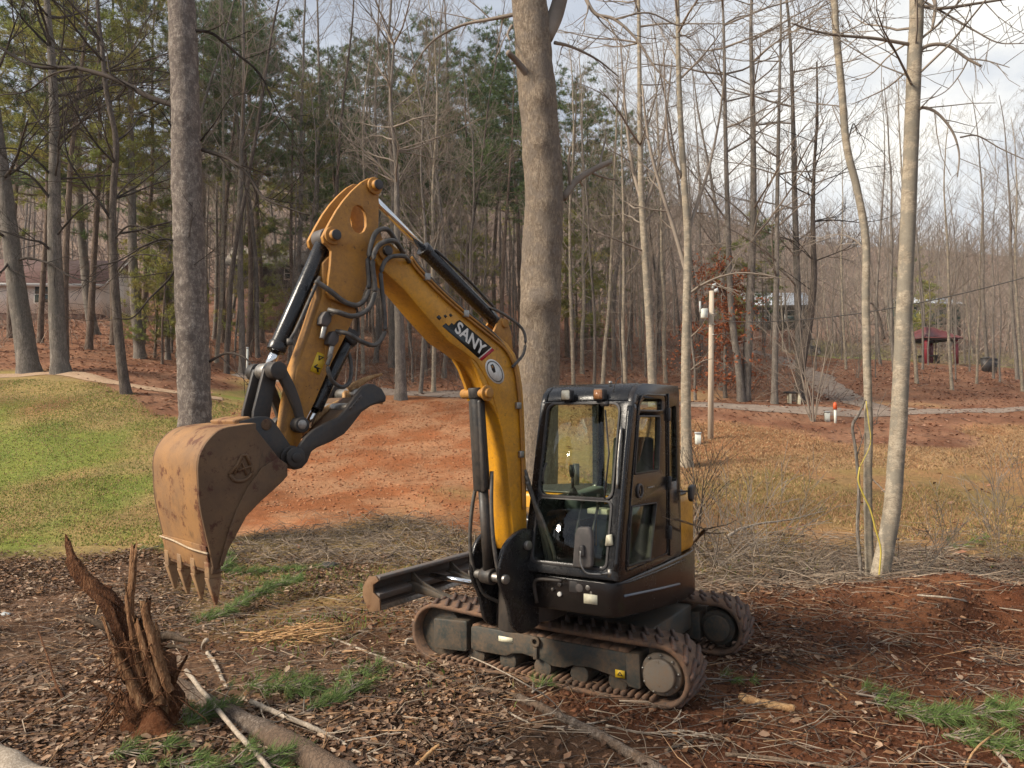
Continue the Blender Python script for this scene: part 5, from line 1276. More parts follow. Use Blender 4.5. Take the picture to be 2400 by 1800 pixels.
# slender trunks along the edge of the wood, left to right
row = []
for (px, d, kd, sc) in ((392, 34, 0, .9), (412, 35, 4, .9), (505, 35, 2, .9), (530, 33, 3, .95), (566, 33.6, 1, .95), (603, 40, 0, 1.0), (690, 41, 1, 1.0), (726, 37, 4, .9), (745, 44, 1, 1.05), (775, 36, 3, .9), (850, 38, 2, .9), (880, 44, 1, 1.0),
                        (985, 33, 4, 1.0), (1016, 33.5, 2, .95), (1040, 37, 0, .95), (1075, 40, 3, .9), (1110, 36, 4, .9), (1345, 36, 2, .9), (1365, 41, 5, .95), (1392, 37, 4, .9), (1412, 36, 5, .9), (1440, 43, 0, .95), (1468, 35, 2, .9), (1560, 38, 5, .95), (1640, 40, 3, .9), (1690, 37, 0, .9)):
    x = bear(px, d); taken.append((x, d))
    row.append((px, plant(BARE[kd], 'bare_tree', x, d, sc, rg.uniform(0, 6.28), 'slender trunk', 'slender trunks at the wood edge')))
name_row(row, 'slender edge trunk', [(0, 450, 'left of the lichen-blotched trunk'), (450, 700, 'between lichen-blotched trunk and raised arm'), (700, 960, 'behind the raised arm'), (960, 1200, 'between boom and massive tan trunk'), (1200, 1450, 'right of the massive tan trunk'), (1450, 1800, 'between cab roof and utility pole')], 'slender trunks at the wood edge')
row = []
for (px, d, kd, sc) in ((2098, 49, 1, .8), (2150, 42, 5, .85), (2232, 40, 2, .8), (2290, 44, 5, .62), (2318, 55, 1, .85), (2330, 48, 4, .8), (2386, 50, 1, .8), (2398, 41, 2, .8), (1985, 50, 2, .8), (2440, 46, 3, .9), (2480, 52, 1, .9)):
    x = bear(px, d); taken.append((x, d))
    row.append((px, plant(BARE[kd], 'bare_tree', x, d, sc, rg.uniform(0, 6.28), 'bare tree', 'trees round the pavilion')))
name_row(row, 'bare tree', [(0, 2070, 'left of the red pavilion'), (2070, 2245, 'at the red pavilion'), (2245, 2600, 'right of the red pavilion')], 'trees round the pavilion')
row = []
for (px, d, kd, sc) in ((150, 30, 2, .95), (205, 34, 2, 1.0), (262, 37, 5, 1.0), (90, 36, 3, 1.1), (330, 40, 2, 1.0), (20, 40, 2, 1.05), (-30, 33, 5, 1.0)):
    x = bear(px, d); taken.append((x, d))
    row.append((px, plant(PINE[kd], 'pine_tree', x, d, sc, rg.uniform(0, 6.28), 'pine', 'yellowish pines at the left')))
name_row(row, 'yellowish pine', [(-200, 450, 'left of the lichen-blotched trunk')], 'yellowish pines at the left')
row = []
for (px, d, kd, sc) in ((520, 46, 0, 1.0), (560, 52, 1, 1.05), (610, 48, 1, 1.1), (700, 50, 3, 1.0), (480, 54, 1, 1.0), (580, 40, 0, .85), (690, 42, 5, .8), (790, 45, 0, .85), (1180, 40, 0, .75), (960, 46, 3, .9), (830, 54, 0, 1.0), (870, 60, 1, 1.0), (780, 62, 0, 1.0), (1000, 50, 5, .95), (1060, 54, 1, .95), (1110, 46, 0, .85), (1160, 56, 0, 1.0), (1220, 50, 1, .9), (1330, 48, 0, .85), (1370, 54, 5, .9), (1430, 56, 3, .9), (1480, 60, 0, .85)):
    x = bear(px, d); taken.append((x, d))
    row.append((px, plant(PINE[kd], 'pine_tree', x, d, sc, rg.uniform(0, 6.28), 'pine', 'dark pines in the wood')))
name_row(row, 'tall green pine', [(450, 760, 'above the bucket cylinder'), (760, 1240, 'between raised arm and massive tan trunk'), (1240, 1600, 'right of the massive tan trunk')], 'dark pines in the wood')
for (px, d, kd, sc, lb) in ((378, 32.5, 4, .78, 'bushy young yellow-green pine left of the big lichen-blotched trunk'), (360, 34, 4, .9, 'taller young yellow-green pine left of the big lichen-blotched trunk'), (1100, 42, 4, 1.0, 'young yellow-green pine left of the massive tan trunk'), (1350, 46, 4, 1.1, 'young yellow-green pine right of the massive tan trunk'),
                            (1700, 52, 4, 1.0, 'dark young pine behind the rust-leaved tree'), (2140, 85, 5, .62, 'small pine showing over the gazebo trees beside the slender tan tree'), (1790, 62, 3, .7, 'lone short pine behind the pale roofed cabin'), (2180, 72, 4, 1.0, 'low green pine right behind the red pavilion roof'), (590, 42, 4, .9, 'young pine between slim trunks left of the bucket cylinder')):
    x = bear(px, d); taken.append((x, d))
    plant(PINE[kd], 'young_pine' if kd == 4 else 'pine_tree', x, d, sc, rg.uniform(0, 6.28), lb, None)
wood(26, 380, 1240, 46, 74, BK + [BARE[1]], 'bare_tree', 'bare hardwood deep in the wood behind the excavator', 'bare trees deep in the wood', 1.6)
wood(18, 1290, 1720, 46, 80, BK, 'bare_tree', 'bare hardwood deep in the wood behind the cab', 'bare trees behind the cab', 1.8, (0.75, 1.0))
wood(14, -150, 380, 74, 98, BK, 'bare_tree', 'bare hardwood behind the pale house at the left', 'bare trees behind the left house', 2.0)
wood(30, 1720, 2600, 66, 110, [BARE[0], BARE[2], BARE[4], BARE[5], BARE[5]], 'bare_tree', 'far bare tree with upswept limbs against the right-hand sky', 'far bare trees at the right', 2.2, (0.5, 0.72))
wood(24, 300, 1300, 60, 95, [PINE[0], PINE[1], PINE[5]], 'pine_tree', 'far pine on the slope behind the wood', 'far pines on the slope', 2.5, (0.8, 1.05))
wood(46, -250, 1500, 74, 135, BK, 'bare_tree', 'distant bare tree on the upper hillside', 'distant trees on the hillside', 2.6, (0.75, 1.0))
wood(64, 1400, 2750, 104, 172, BK + [BARE[5]], 'bare_tree', 'distant bare tree on the right-hand ridge', 'distant trees on the ridge', 2.4, (0.6, 0.85))
# saplings
wood(30, 380, 1700, 34, 50, [BARE[6]], 'sapling', 'thin bare sapling among the larger trunks of the wood', 'saplings in the wood', 0.9, (0.6, 1.0))
wood(14, 1750, 2450, 36, 62, [BARE[6]], 'sapling', 'thin bare sapling near the gravel drive', 'saplings by the gravel drive', 1.2, (0.5, 0.85))
wood(40, 1290, 2560, 48, 98, [BARE[6], BARE[4], BARE[6]], 'thin_tree', 'thin bare young tree between the larger trunks behind field and drive', 'thin young trees at centre and right', 1.2, (0.8, 1.3))
wood(18, 420, 1240, 40, 70, [BARE[6]], 'thin_tree', 'thin bare young tree deep in the wood behind the arm', 'thin young trees behind the arm', 1.0, (0.9, 1.5))
# ---- rust-leaved tree beside the utility pole
rg = Rnd(501)
x, d = bear(1700, 34.6), 34.6
o = thing('rust_leaved_tree', 'small tree still holding rust-red leaves behind the utility pole', 'tree', (x, d, hz(x, d)))
t = MB(); w = t; f = MB()
P, _ = walk(rg, (x, d, hz(x, d) - 0.1), (0, 0, 1), 6.6, 8, 0.06, 0.1); trunk_tube(t, spline(P, 3), np.linspace(0.10, 0.015, 25), 8, 0.05, 5, 0.2)
for i in range(95):
    k = rg.uniform(0.14, 0.98); j = int(k * 7.99); a = rg.uniform(0, 6.28)
    Q, _ = walk(rg, P[j], (math.cos(a), math.sin(a), rg.uniform(-.1, .5)), rg.uniform(0.8, 3.0) * (1.15 - 0.55 * k), 4, 0.2, 0.02)
    w.tube(Q, np.linspace(0.016, 0.004, 5), 3, False)
    V = []; C = []
    for q in range(48):
        c0 = Q[rg.randrange(1, 5)] + rg.vec() * rg.uniform(0.02, 0.34)
        a1 = rg.vec() * rg.uniform(0.05, 0.09); a2 = unit(np.cross(a1, rg.vec())) * rg.uniform(0.025, 0.05)
        V += [c0 - a1, c0 + a2, c0 + a1, c0 - a2]; cc = np.array([0.27, 0.085, 0.034]) * rg.uniform(0.6, 1.35); C += [cc] * 4
    f.add(np.array(V), np.arange(len(V)).reshape(-1, 4), np.array(C))
t.build('trunk', M['bark_grey'], o, True); f.build('crown', M['leaf'], o)
# ---- bushy sapling by the roadside marker
def bush(px, d, hgt, n, label, name='bare_bush', tw='twig', seed=1, spread=0.5, group=None, r=0.02):
    rg = Rnd(seed); x = bear(px, d); z = hz(x, d)
    o = thing(name, label, 'bush', (x, d, z), group)
    b = MB()
    for i in range(n):
        a = rg.uniform(0, 6.28); s = rg.uniform(0.1, spread)
        ramify(b, rg, (x + 0.06 * math.cos(a), d + 0.06 * math.sin(a), z - 0.05), (math.cos(a) * s, math.sin(a) * s, 1), hgt * rg.uniform(0.5, 1.05), r * rg.uniform(0.6, 1), 2, 1.0, 0.12, 0.02)
    b.build('stems', M[tw], o, True); return o
bush(1905, 29.5, 4.6, 8, 'bare bush of upswept tan stems left of the orange-topped marker', seed=61, r=0.035, spread=0.45)
bush(1620, 12.6, 1.6, 6, 'dark bare thicket close right of the cab', seed=62, tw='twig_dark', spread=0.9, r=0.018)
bush(1655, 11.2, 1.7, 6, 'grey brambly thicket between the cab and the low tangle', seed=71, tw='twig', spread=1.4, r=0.012)
bush(1780, 11.8, 1.2, 7, 'broad tangle of dead canes beyond the far track', seed=72, tw='twig', spread=1.8, r=0.012)
bush(1690, 12.0, 1.0, 5, 'low tangle of twigs right of the dark thicket', seed=63, tw='twig', spread=1.3, r=0.012)
bush(960, 40, 2.6, 6, 'bare bush behind the red soil, under the boom', seed=64, spread=0.6)
bush(640, 37, 2.4, 6, 'bare bush behind the red soil, left of the arm', seed=65, spread=0.6)
bush(2010, 44, 2.6, 8, 'bare bush on the bank right of the gravel drive', seed=66, spread=0.6)
bush(2130, 11.0, 1.1, 5, 'short bare shoots on the soil heap by the slender tan tree', seed=67, tw='twig', spread=0.9, r=0.008)
bush(2330, 12.5, 1.6, 7, 'thin dry stalks in the grass near the right photo edge', seed=68, tw='twig', spread=0.5, r=0.006)

# ================================================================== buildings and fixtures
M['siding'] = mat('pale_siding', lambda t: t.bsdf(t.ramp(t.noise(1.5, 5, 0.6, None, (1, 1, 3)), (0.3, (0.80, 0.74, 0.64)), (0.7, (0.86, 0.81, 0.72))), 0.7))
M['brick'] = mat('brick_base', lambda t: t.bsdf(t.ramp(t.noise(6), (0.3, (0.10, 0.05, 0.035)), (0.7, (0.17, 0.085, 0.055))), 0.9))
M['shingle_brown'] = mat('brown_shingles', lambda t: t.bsdf(t.ramp(t.noise(4, 6), (0.3, (0.17, 0.085, 0.065)), (0.7, (0.26, 0.14, 0.11))), 0.9))
M['shingle_grey'] = mat('grey_shingles', lambda t: t.bsdf(t.ramp(t.noise(4, 6), (0.3, (0.13, 0.11, 0.09)), (0.7, (0.21, 0.18, 0.15))), 0.9))
M['roof_metal'] = mat('pale_metal_roof', lambda t: t.bsdf((0.62, 0.66, 0.70), 0.35, 0.3))
M['wood_dark'] = mat('dark_boards', lambda t: t.bsdf(t.ramp(t.noise(3, 5, 0.6, None, (1, 1, 6)), (0.3, (0.045, 0.04, 0.036)), (0.7, (0.09, 0.08, 0.07))), 0.85))
M['wood_green'] = mat('green_boards', lambda t: t.bsdf(t.ramp(t.noise(3, 5, 0.6, None, (1, 1, 6)), (0.3, (0.03, 0.045, 0.033)), (0.7, (0.06, 0.08, 0.06))), 0.85))
M['window'] = mat('dark_window_pane', lambda t: t.bsdf((0.03, 0.045, 0.04), 0.08))
M['trim'] = mat('white_trim', lambda t: t.bsdf((0.62, 0.60, 0.55), 0.6))
M['red'] = mat('red_paint', lambda t: t.bsdf(t.ramp(t.noise(3), (0.3, (0.14, 0.008, 0.016)), (0.7, (0.19, 0.015, 0.024))), 0.55))
M['red_roof'] = mat('red_roof', lambda t: t.bsdf(t.ramp(t.noise(3, 6), (0.3, (0.10, 0.022, 0.024)), (0.7, (0.145, 0.036, 0.036))), 0.7))
M['pole'] = mat('weathered_pole', lambda t: t.bsdf(t.ramp(t.noise(3, 6, 0.6, None, (3, 3, 0.4)), (0.3, (0.34, 0.27, 0.20)), (0.7, (0.52, 0.44, 0.34))), 0.9))
M['utility_white'] = mat('utility_box_white', lambda t: t.bsdf((0.60, 0.62, 0.56), 0.5))
M['utility_grey'] = mat('utility_box_grey', lambda t: t.bsdf((0.40, 0.42, 0.42), 0.5))
M['orange'] = mat('orange_marker', lambda t: t.bsdf((0.62, 0.11, 0.03), 0.5))
def frame_at(px, d, yaw, z=None):
    x = bear(px, d); zz = hz(x, d) if z is None else z
    ca, sa = math.cos(R(yaw)), math.sin(R(yaw)); o_ = np.array([x, d, zz])
    return (lambda a, b, c: o_ + np.array([ca * a - sa * b, sa * a + ca * b, c])), o_
def gable_house(name, label, px, d, yaw, L, W_, H_, rise, wallm, roofm, base=0.5, over=0.5, windows=(), doors=(), z=None, basem='brick', hip=False):
    fr, o_ = frame_at(px, d, yaw, z)
    o = thing(name, label, 'house', tuple(o_))
    b = MB(); b.box(fr, -L / 2 + .03, L / 2 - .03, -W_ / 2 + .03, W_ / 2 - .03, -3.6, base); b.build('foundation', M[basem], o)
    b = MB(); b.prism([(-W_ / 2, base), (W_ / 2, base), (W_ / 2, H_), (0, H_ + rise * (0 if hip else 1) * 0.96), (-W_ / 2, H_)], lambda y, z_, x_: fr(x_, y, z_), -L / 2, L / 2)
    wa = b.build('wall', M[wallm], o, recalc=True)
    sw = W_ / 2 + over; k = rise / (W_ / 2)
    for s in (1, -1):
        b = MB(); e0 = H_ - over * k; i_ = L / 2 + over
        rx = i_ - (sw if hip else 0)
        b.hexa([fr(-i_, s * sw, e0), fr(i_, s * sw, e0), fr(rx, 0, H_ + rise), fr(-rx, 0, H_ + rise), fr(-i_, s * sw, e0 + .14), fr(i_, s * sw, e0 + .14), fr(rx, 0, H_ + rise + .16), fr(-rx, 0, H_ + rise + .16)])
        b.build('roof', M[roofm], o, recalc=True)
        b = MB(); b.box(fr, -i_, i_, min(s * sw, s * (sw + .05)), max(s * sw, s * (sw + .05)), e0 - .1, e0 + .16); b.build('gutter', M['trim' if wallm == 'siding' else 'wood_dark'], o)
    for (a, z0, w, h) in windows:
        b = MB(); b.box(fr, a - w / 2 - .08, a + w / 2 + .08, -W_ / 2 - .05, -W_ / 2 + .02, z0 - .08, z0 + h + .08); wi = b.build('window', M['trim'], o)
        for q in (0, 1):
            b = MB(); b.box(fr, a - w / 2, a + w / 2, -W_ / 2 - .07, -W_ / 2 - .045, z0 + q * h / 2 + .03, z0 + (q + 1) * h / 2 - .03); b.build('pane', M['window'], wi)
    for (a, w, h) in doors:
        b = MB(); b.box(fr, a - w / 2, a + w / 2, -W_ / 2 - .05, -W_ / 2 + .02, base, base + h); dd_ = b.build('door', M['wood_dark'], o)
        b = MB(); b.box(fr, a + w / 2 - .15, a + w / 2 - .08, -W_ / 2 - .1, -W_ / 2 - .05, base + 1.0, base + 1.06); b.build('handle', M['steel'], dd_)
    if hip is False:
        for s in (1, -1):
            b = MB(); b.prism([(-sw, H_ - over * k - .02), (0, H_ + rise - .02), (sw, H_ - over * k - .02), (sw, H_ - over * k + .13), (0, H_ + rise + .15), (-sw, H_ - over * k + .13)], lambda y, z_, x_: fr(x_, y, z_), s * (L / 2 + over), s * (L / 2 + over + .04)); b.build('barge_board', M['trim' if wallm == 'siding' else 'wood_dark'], o, recalc=True)
    return o
gable_house('pale_house', 'long pale house with brown roof behind the trunks at the left', -60, 64, 4, 23.5, 8.0, 3.1, 2.5, 'siding', 'shingle_brown', 0.65, 0.45,
    windows=[(7.4, 1.5, 1.3, 1.35), (0.5, 1.5, 1.3, 1.35), (-5, 1.5, 1.8, 1.35)], doors=[(3.4, 1.0, 2.05)], z=10.05)
gable_house('dark_cabin', 'low dark cabin with grey roof seen behind the arm and bucket cylinder', 645, 58, 10, 5.2, 4.6, 2.2, 1.3, 'wood_dark', 'shingle_grey', 0.3, 0.7, windows=[(1.3, 1.0, 0.9, 0.8)], doors=[(-1.2, 0.9, 1.7)], z=11.6)
gable_house('metal_roofed_cabin', 'dark cabin with bright metal roof up the gravel drive', 1815, 84, -4, 6.0, 5.0, 3.0, 1.5, 'wood_dark', 'roof_metal', 0.3, 0.5, windows=[(1.2, 1.2, 1.2, 1.1), (-1.6, 1.2, 1.0, 1.1)], doors=[(0, 0.9, 2.0)], z=11.6)
gable_house('green_shed', 'dark green shed with pale roof edge behind the red pavilion', 2168, 96, 6, 6.5, 5.0, 3.1, 1.0, 'wood_green', 'roof_metal', 0.3, 0.4, windows=[(-1.5, 1.2, 1.2, 1.0)], doors=[(1.4, 0.9, 2.0)], z=13.4)
# ---- red pavilion
fr0, o_ = frame_at(2180, 62, 12)
fr = lambda a, b_, c_: o_ + (fr0(a, b_, c_) - o_) * 0.84
pv = thing('red_pavilion', 'open red pavilion with hipped roof on posts', 'pavilion', tuple(o_))
for sx in (-1.6, 1.6):
    for sy in (-1.6, 1.6):
        b = MB(); b.prism(rrect(sx - .16, sx + .16, sy - .16, sy + .16, 0.02, 2), fr, -0.3, 2.15); ps = b.build('post', M['red'], pv, recalc=True)
        b = MB(); s_ = -1 if sx > 0 else 1
        b.tube(spline([fr(sx, sy, 1.55), fr(sx + s_ * .22, sy, 1.92), fr(sx + s_ * .6, sy, 2.10)]), 0.06, 6); b.build('brace', M['wood_dark'], ps)
for (a0, a1, b0, b1) in ((-1.8, 1.8, -1.72, -1.5), (-1.8, 1.8, 1.5, 1.72), (-1.72, -1.5, -1.5, 1.5), (1.5, 1.72, -1.5, 1.5)):
    b = MB(); b.box(fr, a0, a1, b0, b1, 2.1, 2.36); b.build('beam', M['wood_dark'], pv)
e_ = 2.32; ap = 3.5
c4 = [(-2.1, -2.0), (2.1, -2.0), (2.1, 2.0), (-2.1, 2.0)]
mid_ = [(-1.05, -1.0, 3.02), (1.05, -1.0, 3.02), (1.05, 1.0, 3.02), (-1.05, 1.0, 3.02)]; rd = [(-0.35, 0, ap), (0.35, 0, ap)]
for i in range(4):
    j = (i + 1) % 4
    top = [rd[0], rd[1]] if i in (0, 2) else ([rd[1]] if i == 1 else [rd[0]])
    if i == 2: top = top[::-1]
    up_ = [mid_[i], mid_[j]]
    b = MB()
    lo_ = [fr(*c4[i], e_), fr(*c4[j], e_)]; m_ = [fr(*up_[0]), fr(*up_[1])]; tt = [fr(*q) for q in top]
    dn = np.array([0, 0, -0.08])
    ring = lo_ + [m_[1]] + tt[::-1] + [m_[0]]
    b.add(np.array(ring + [p + dn for p in ring]), [list(range(len(ring))), [len(ring) + q for q in range(len(ring))][::-1]] + [(q, (q + 1) % len(ring), (q + 1) % len(ring) + len(ring), q + len(ring)) for q in range(len(ring))])
    b.build('roof_panel', M['red_roof'], pv)
b = MB(); b.box(fr, -1.2, 1.2, -0.4, 0.4, 0.68, 0.76); tb2 = b.build('table_top', M['wood_dark'], pv)
for sx in (-0.9, 0.9):
    b = MB(); b.box(fr, sx - .05, sx + .05, -0.3, 0.3, -0.1, 0.68); b.build('table_leg', M['wood_dark'], pv)
# ---- utility pole with boxes and service wire
xp, dp = bear(1664, 26), 26.0; zb = hz(xp, dp)
up_ = thing('utility_pole', 'short weathered wooden utility pole with meter boxes right of the cab', 'utility pole', (xp, dp, zb))
b = MB(); tp_ = aim(1668, 682, 26); b.tube([(xp, dp, zb - 0.3), (xp * .5 + tp_[0] * .5, dp, (zb + tp_[2]) / 2), tuple(tp_)], [0.10, 0.092, 0.082], 14); b.build('post', M['pole'], up_, True)
b = MB(); q = aim(1650, 735, 25.85); b.prism(rrect(q[0] - .10, q[0] + .10, q[2] - .16, q[2] + .16, 0.03), lambda a, z_, y: (a, y, z_), 25.72, 25.94); b.build('meter_box', M['utility_white'], up_, recalc=True)
b = MB(); q = aim(1646, 725, 25.85); b.cyl((q[0] - .06, 25.9, q[2] - .1), (q[0] - .06, 25.9, q[2] + .28), 0.035, 10); b.build('conduit', M['utility_grey'], up_)
b = MB(); q = aim(1671, 676, 26); b.tube([q, q + np.array([0.02, 0, 0.12]), q + np.array([0.1, -0.03, 0.14])], 0.05, 8); b.build('weatherhead', M['utility_grey'], up_)
b = MB(); q = aim(1674, 682, 25.9); b.tube([q, q + np.array([0.12, -.05, 0.02])], [0.05, 0.09], 10); b.build('lamp_head', M['utility_grey'], up_)
for py in (736, 760, 784):
    b = MB(); q = aim(1671, py, 25.9); b.cyl((q[0] - .02, q[1], q[2]), (q[0] + .14, q[1], q[2]), 0.018, 6); b.build('bracket', M['steel'], up_)
A_ = aim(1672, 752, 26); E_ = aim(2440, 640, 17)
pts = [A_ * (1 - k) + E_ * k - np.array([0, 0, 1.1 * 4 * k * (1 - k) * 0.35]) for k in np.linspace(0, 1, 14)]
b = MB(); b.tube(pts, 0.014, 5); tag(b.build('service_wire', M['plastic']), 'thin dark service wire running from the utility pole to the right', 'wire')
# ---- small fixtures by the road
def simple(name, label, cat, px, d, build):
    x = bear(px, d); z = hz(x, d); o = thing(name, label, cat, (x, d, z)); build(o, x, d, z); return o
def f_marker(o, x, d, z):
    b = MB(); b.tube([(x, d, z - .1), (x, d, z + .52)], 0.048, 10); b.build('post', M['utility_white'], o)
    b = MB(); b.tube([(x, d, z + .521), (x, d, z + .74), (x, d, z + .80)], [0.075, 0.07, 0.025], 12); b.build('cap', M['orange'], o)
simple('marker_post', 'white marker post with orange cap beside the gravel road', 'marker post', 1957, 29.3, f_marker)
def f_ped(o, x, d, z):
    b = MB(); b.prism(rrect(x - .085, x + .085, d - .085, d + .085, 0.02, 3), lambda a, b_, c_: (a, b_, c_), z - .1, z + .33); b.build('body', M['utility_white'], o, recalc=True)
    b = MB(); b.prism(rrect(x - .1, x + .1, d - .1, d + .1, 0.03, 3), lambda a, b_, c_: (a, b_, c_), z + .331, z + .39); b.build('lid', M['utility_grey'], o, recalc=True)
simple('utility_pedestal', 'small pale utility pedestal left of the orange-capped marker', 'utility box', 1938, 29.6, f_ped)
simple('utility_pedestal', 'small white utility pedestal at the foot of the pale barked tree', 'utility box', 1635, 25.2, f_ped)
def f_bench(o, x, d, z):
    b = MB(); b.box(XYZ, x - .40, x + .40, d - .17, d + .17, z + .44, z + .53); b.build('seat', M['plastic'], o, bevel=0.015)
    for s in (-.2, .2):
        b = MB(); b.box(XYZ, x + s - .05, x + s + .05, d - .14, d + .14, z - .1, z + .439); b.build('leg', M['cream'], o, bevel=0.01)
simple('bench', 'dark slab bench on two pale legs beside the gravel road', 'bench', 1861, 33.0, f_bench)
def f_bin(o, x, d, z):
    b = MB(); b.tube([(x, d, z - .05), (x, d, z + .95)], [0.30, 0.36], 16); b.build('body', M['plastic'], o)
    b = MB(); b.tube([(x, d, z + .951), (x, d, z + 1.02), (x, d, z + 1.08)], [0.38, 0.36, 0.15], 16); b.build('lid', M['plastic'], o)
simple('rubbish_bin', 'left one of two black bins under the trees right of the pavilion', 'bin', 2314, 55, f_bin)
simple('rubbish_bin', 'right one of two black bins under the trees right of the pavilion', 'bin', 2328, 55.4, f_bin)
def f_stake(o, x, d, z):
    b = MB(); b.tube([(x, d, z - .1), (x, d, z + 1.25)], 0.05, 8); b.build('pipe', M['utility_white'], o)
    b = MB(); b.tube([(x, d, z + 1.251), (x, d, z + 1.32)], 0.06, 8); b.build('cap', M['utility_grey'], o)
simple('white_stake', 'thin white pipe standing among the trunks left of the bucket cylinder', 'stake', 578, 33.0, f_stake)
# ---- small dark utility vehicle parked up the drive
fr, o_ = frame_at(1897, 72, 25)
ve = thing('parked_vehicle', 'small dark utility vehicle parked up the gravel drive', 'vehicle', tuple(o_))
b = MB(); b.prism(rpoly([(-0.9, 0.35), (0.9, 0.35), (0.95, 0.75), (0.45, 0.85), (0.30, 0.88), (-0.9, 0.9)], 0.06), lambda a, z_, y: fr(a, y, z_), -0.55, 0.55); b.build('body', M['black'], ve, recalc=True, bevel=0.03)
for sx in (-0.6, 0.35):
    for sy in (-0.5, 0.5):
        b = MB(); b.tube([fr(sx, sy, 0.88), fr(sx + (0.06 if sx < 0 else -0.1), sy, 1.5)], 0.03, 6); b.build('roof_post', M['plastic'], ve)
b = MB(); b.box(fr, -0.65, 0.4, -0.55, 0.55, 1.5, 1.56); b.build('roof', M['plastic'], ve, bevel=0.02)
b = MB(); b.box(fr, -0.3, -0.1, -0.45, 0.45, 0.85, 1.25); b.build('seat', M['seat'], ve, bevel=0.03)
for sx in (-0.6, 0.62):
    for sy in (-0.6, 0.6):
        b = MB(); c_ = fr(sx, sy, 0.29); ax_ = fr(sx, sy + .1, 0.29) - fr(sx, sy - .1, 0.29)
        b.tube([c_ - ax_ / 2, c_ + ax_ / 2], 0.29, 16); wh = b.build('wheel', M['plastic'], ve)
        b = MB(); b.tube([c_ - ax_ * 0.52, c_ + ax_ * 0.52], 0.14, 12); b.build('rim', M['utility_grey'], wh)
for sy in (-0.35, 0.35):
    b = MB(); b.tube([fr(0.93, sy, 0.62), fr(0.985, sy, 0.62)], 0.07, 10); b.build('headlight', M['lens'], ve)
# ---- bent dark stem over the bank, left of the pavilion
b = MB(); pk = [(2072, 795), (2066, 765), (2058, 735), (2047, 715), (2040, 709)]
b.tube(spline([aim(px, py, 47) for px, py in pk], 5), np.linspace(0.09, 0.05, 21), 7); tag(b.build('bent_stem', M['bark_dark'], smooth=True), 'dark hooked stem left of the red pavilion', 'branch')
# ================================================================== ground cover
rs = np.random.RandomState(9)
def scatter_leaves(name, n, area, size, cols, dens=None, lift=0.012, curl=0.4, label=None, tilt=0.32, jit=0.5, small=0.45):
    """curled leaf blades lying on the ground, one object"""
    x0, x1, y0, y1 = area
    X = rs.uniform(x0, x1, n * 3); Y = y0 + (y1 - y0) * rs.uniform(0, 1, n * 3) ** 1.0
    keep = np.abs(X / np.maximum(Y, 1)) < 1.15
    if dens is not None: keep &= rs.uniform(0, 1, n * 3) < dens(X, Y)
    X, Y = X[keep][:n], Y[keep][:n]; m = len(X)
    Z = height(X, Y) + lift + rs.uniform(0, 0.02, m)
    a = rs.uniform(0, 2 * math.pi, m); s = size * rs.uniform(1 - jit, 1 + jit * 1.3, m) * np.where(rs.uniform(0, 1, m) < small, 0.5, 1.0)
    tx, ty = rs.normal(0, tilt, m), rs.normal(0, tilt, m)
    e1 = np.stack([np.cos(a), np.sin(a), tx * 0.8], 1); e2 = np.stack([-np.sin(a), np.cos(a), ty * 0.8], 1)
    e1 /= np.linalg.norm(e1, axis=1)[:, None]; e2 /= np.linalg.norm(e2, axis=1)[:, None]
    nn = np.cross(e1, e2); nn *= np.sign(nn[:, 2:3] + 1e-6)
    w = rs.uniform(0.35, 0.62, m)
    c0 = np.stack([X, Y, Z], 1)
    cu = curl * rs.uniform(0.2, 1.6, m)
    # six outline points, folded along the midrib
    prof = [(-1.0, 0.0, 0.15), (-0.35, 0.9, 0.55), (0.4, 0.75, 0.6), (1.0, 0.0, 0.3), (0.35, -0.85, 0.5), (-0.4, -0.8, 0.6)]
    V = np.stack([c0 + e1 * (s * p)[:, None] * 0.5 + e2 * (s * w * q)[:, None] * 0.5 + nn * (s * cu * k * 0.5)[:, None] for p, q, k in prof], 1)
    V = V + rs.normal(0, 0.11, V.shape) * (s * 0.5)[:, None, None] * np.array([1, 1, 0.8])
    base = np.arange(m)[:, None] * 6
    F1 = base + np.array([0, 3, 2, 1]); F2 = base + np.array([0, 5, 4, 3])
    cols = np.array(cols); ci = rs.randint(0, len(cols), m)
    C = cols[ci] * rs.uniform(0.6, 1.45, m)[:, None]
    b = MB(); b.add(V.reshape(-1, 3), np.concatenate([F1, F2]), np.repeat(C, 6, axis=0))
    return kind(b.build(name, M['leaf']), 'stuff', label)
LB = [(0.20, 0.118, 0.068), (0.25, 0.158, 0.10), (0.13, 0.078, 0.05), (0.30, 0.205, 0.14), (0.20, 0.10, 0.05), (0.085, 0.052, 0.037), (0.165, 0.105, 0.07), (0.26, 0.14, 0.068), (0.115, 0.068, 0.043), (0.19, 0.108, 0.064), (0.14, 0.078, 0.047), (0.40, 0.29, 0.20)]
def d_near(x, y):
    l, g, r, s, m, f, du, c = zones(x, y)
    return np.clip((np.clip(l * 2.2, 0, 1) * 0.95 + m * 0.22) * (1 - 0.93 * du) * np.clip(0.72 + 0.42 * fbm(x * 1.4, y * 1.4, 0.7, 4), 0.12, 1), 0.02, 1) * (1 - 0.9 * bumpw(x, y, 0.75, 7.1, 0.8, 0.8))
scatter_leaves('leaf_litter', 125000, (-9.5, 9.0, 3.2, 12.5), 0.058, LB, d_near, label='brown dead leaves covering the ground around the excavator')
def d_far(x, y):
    l, g, r, s, m, f, du, c = zones(x, y); return np.clip(f * 0.9 + m * 0.10, 0, 1)
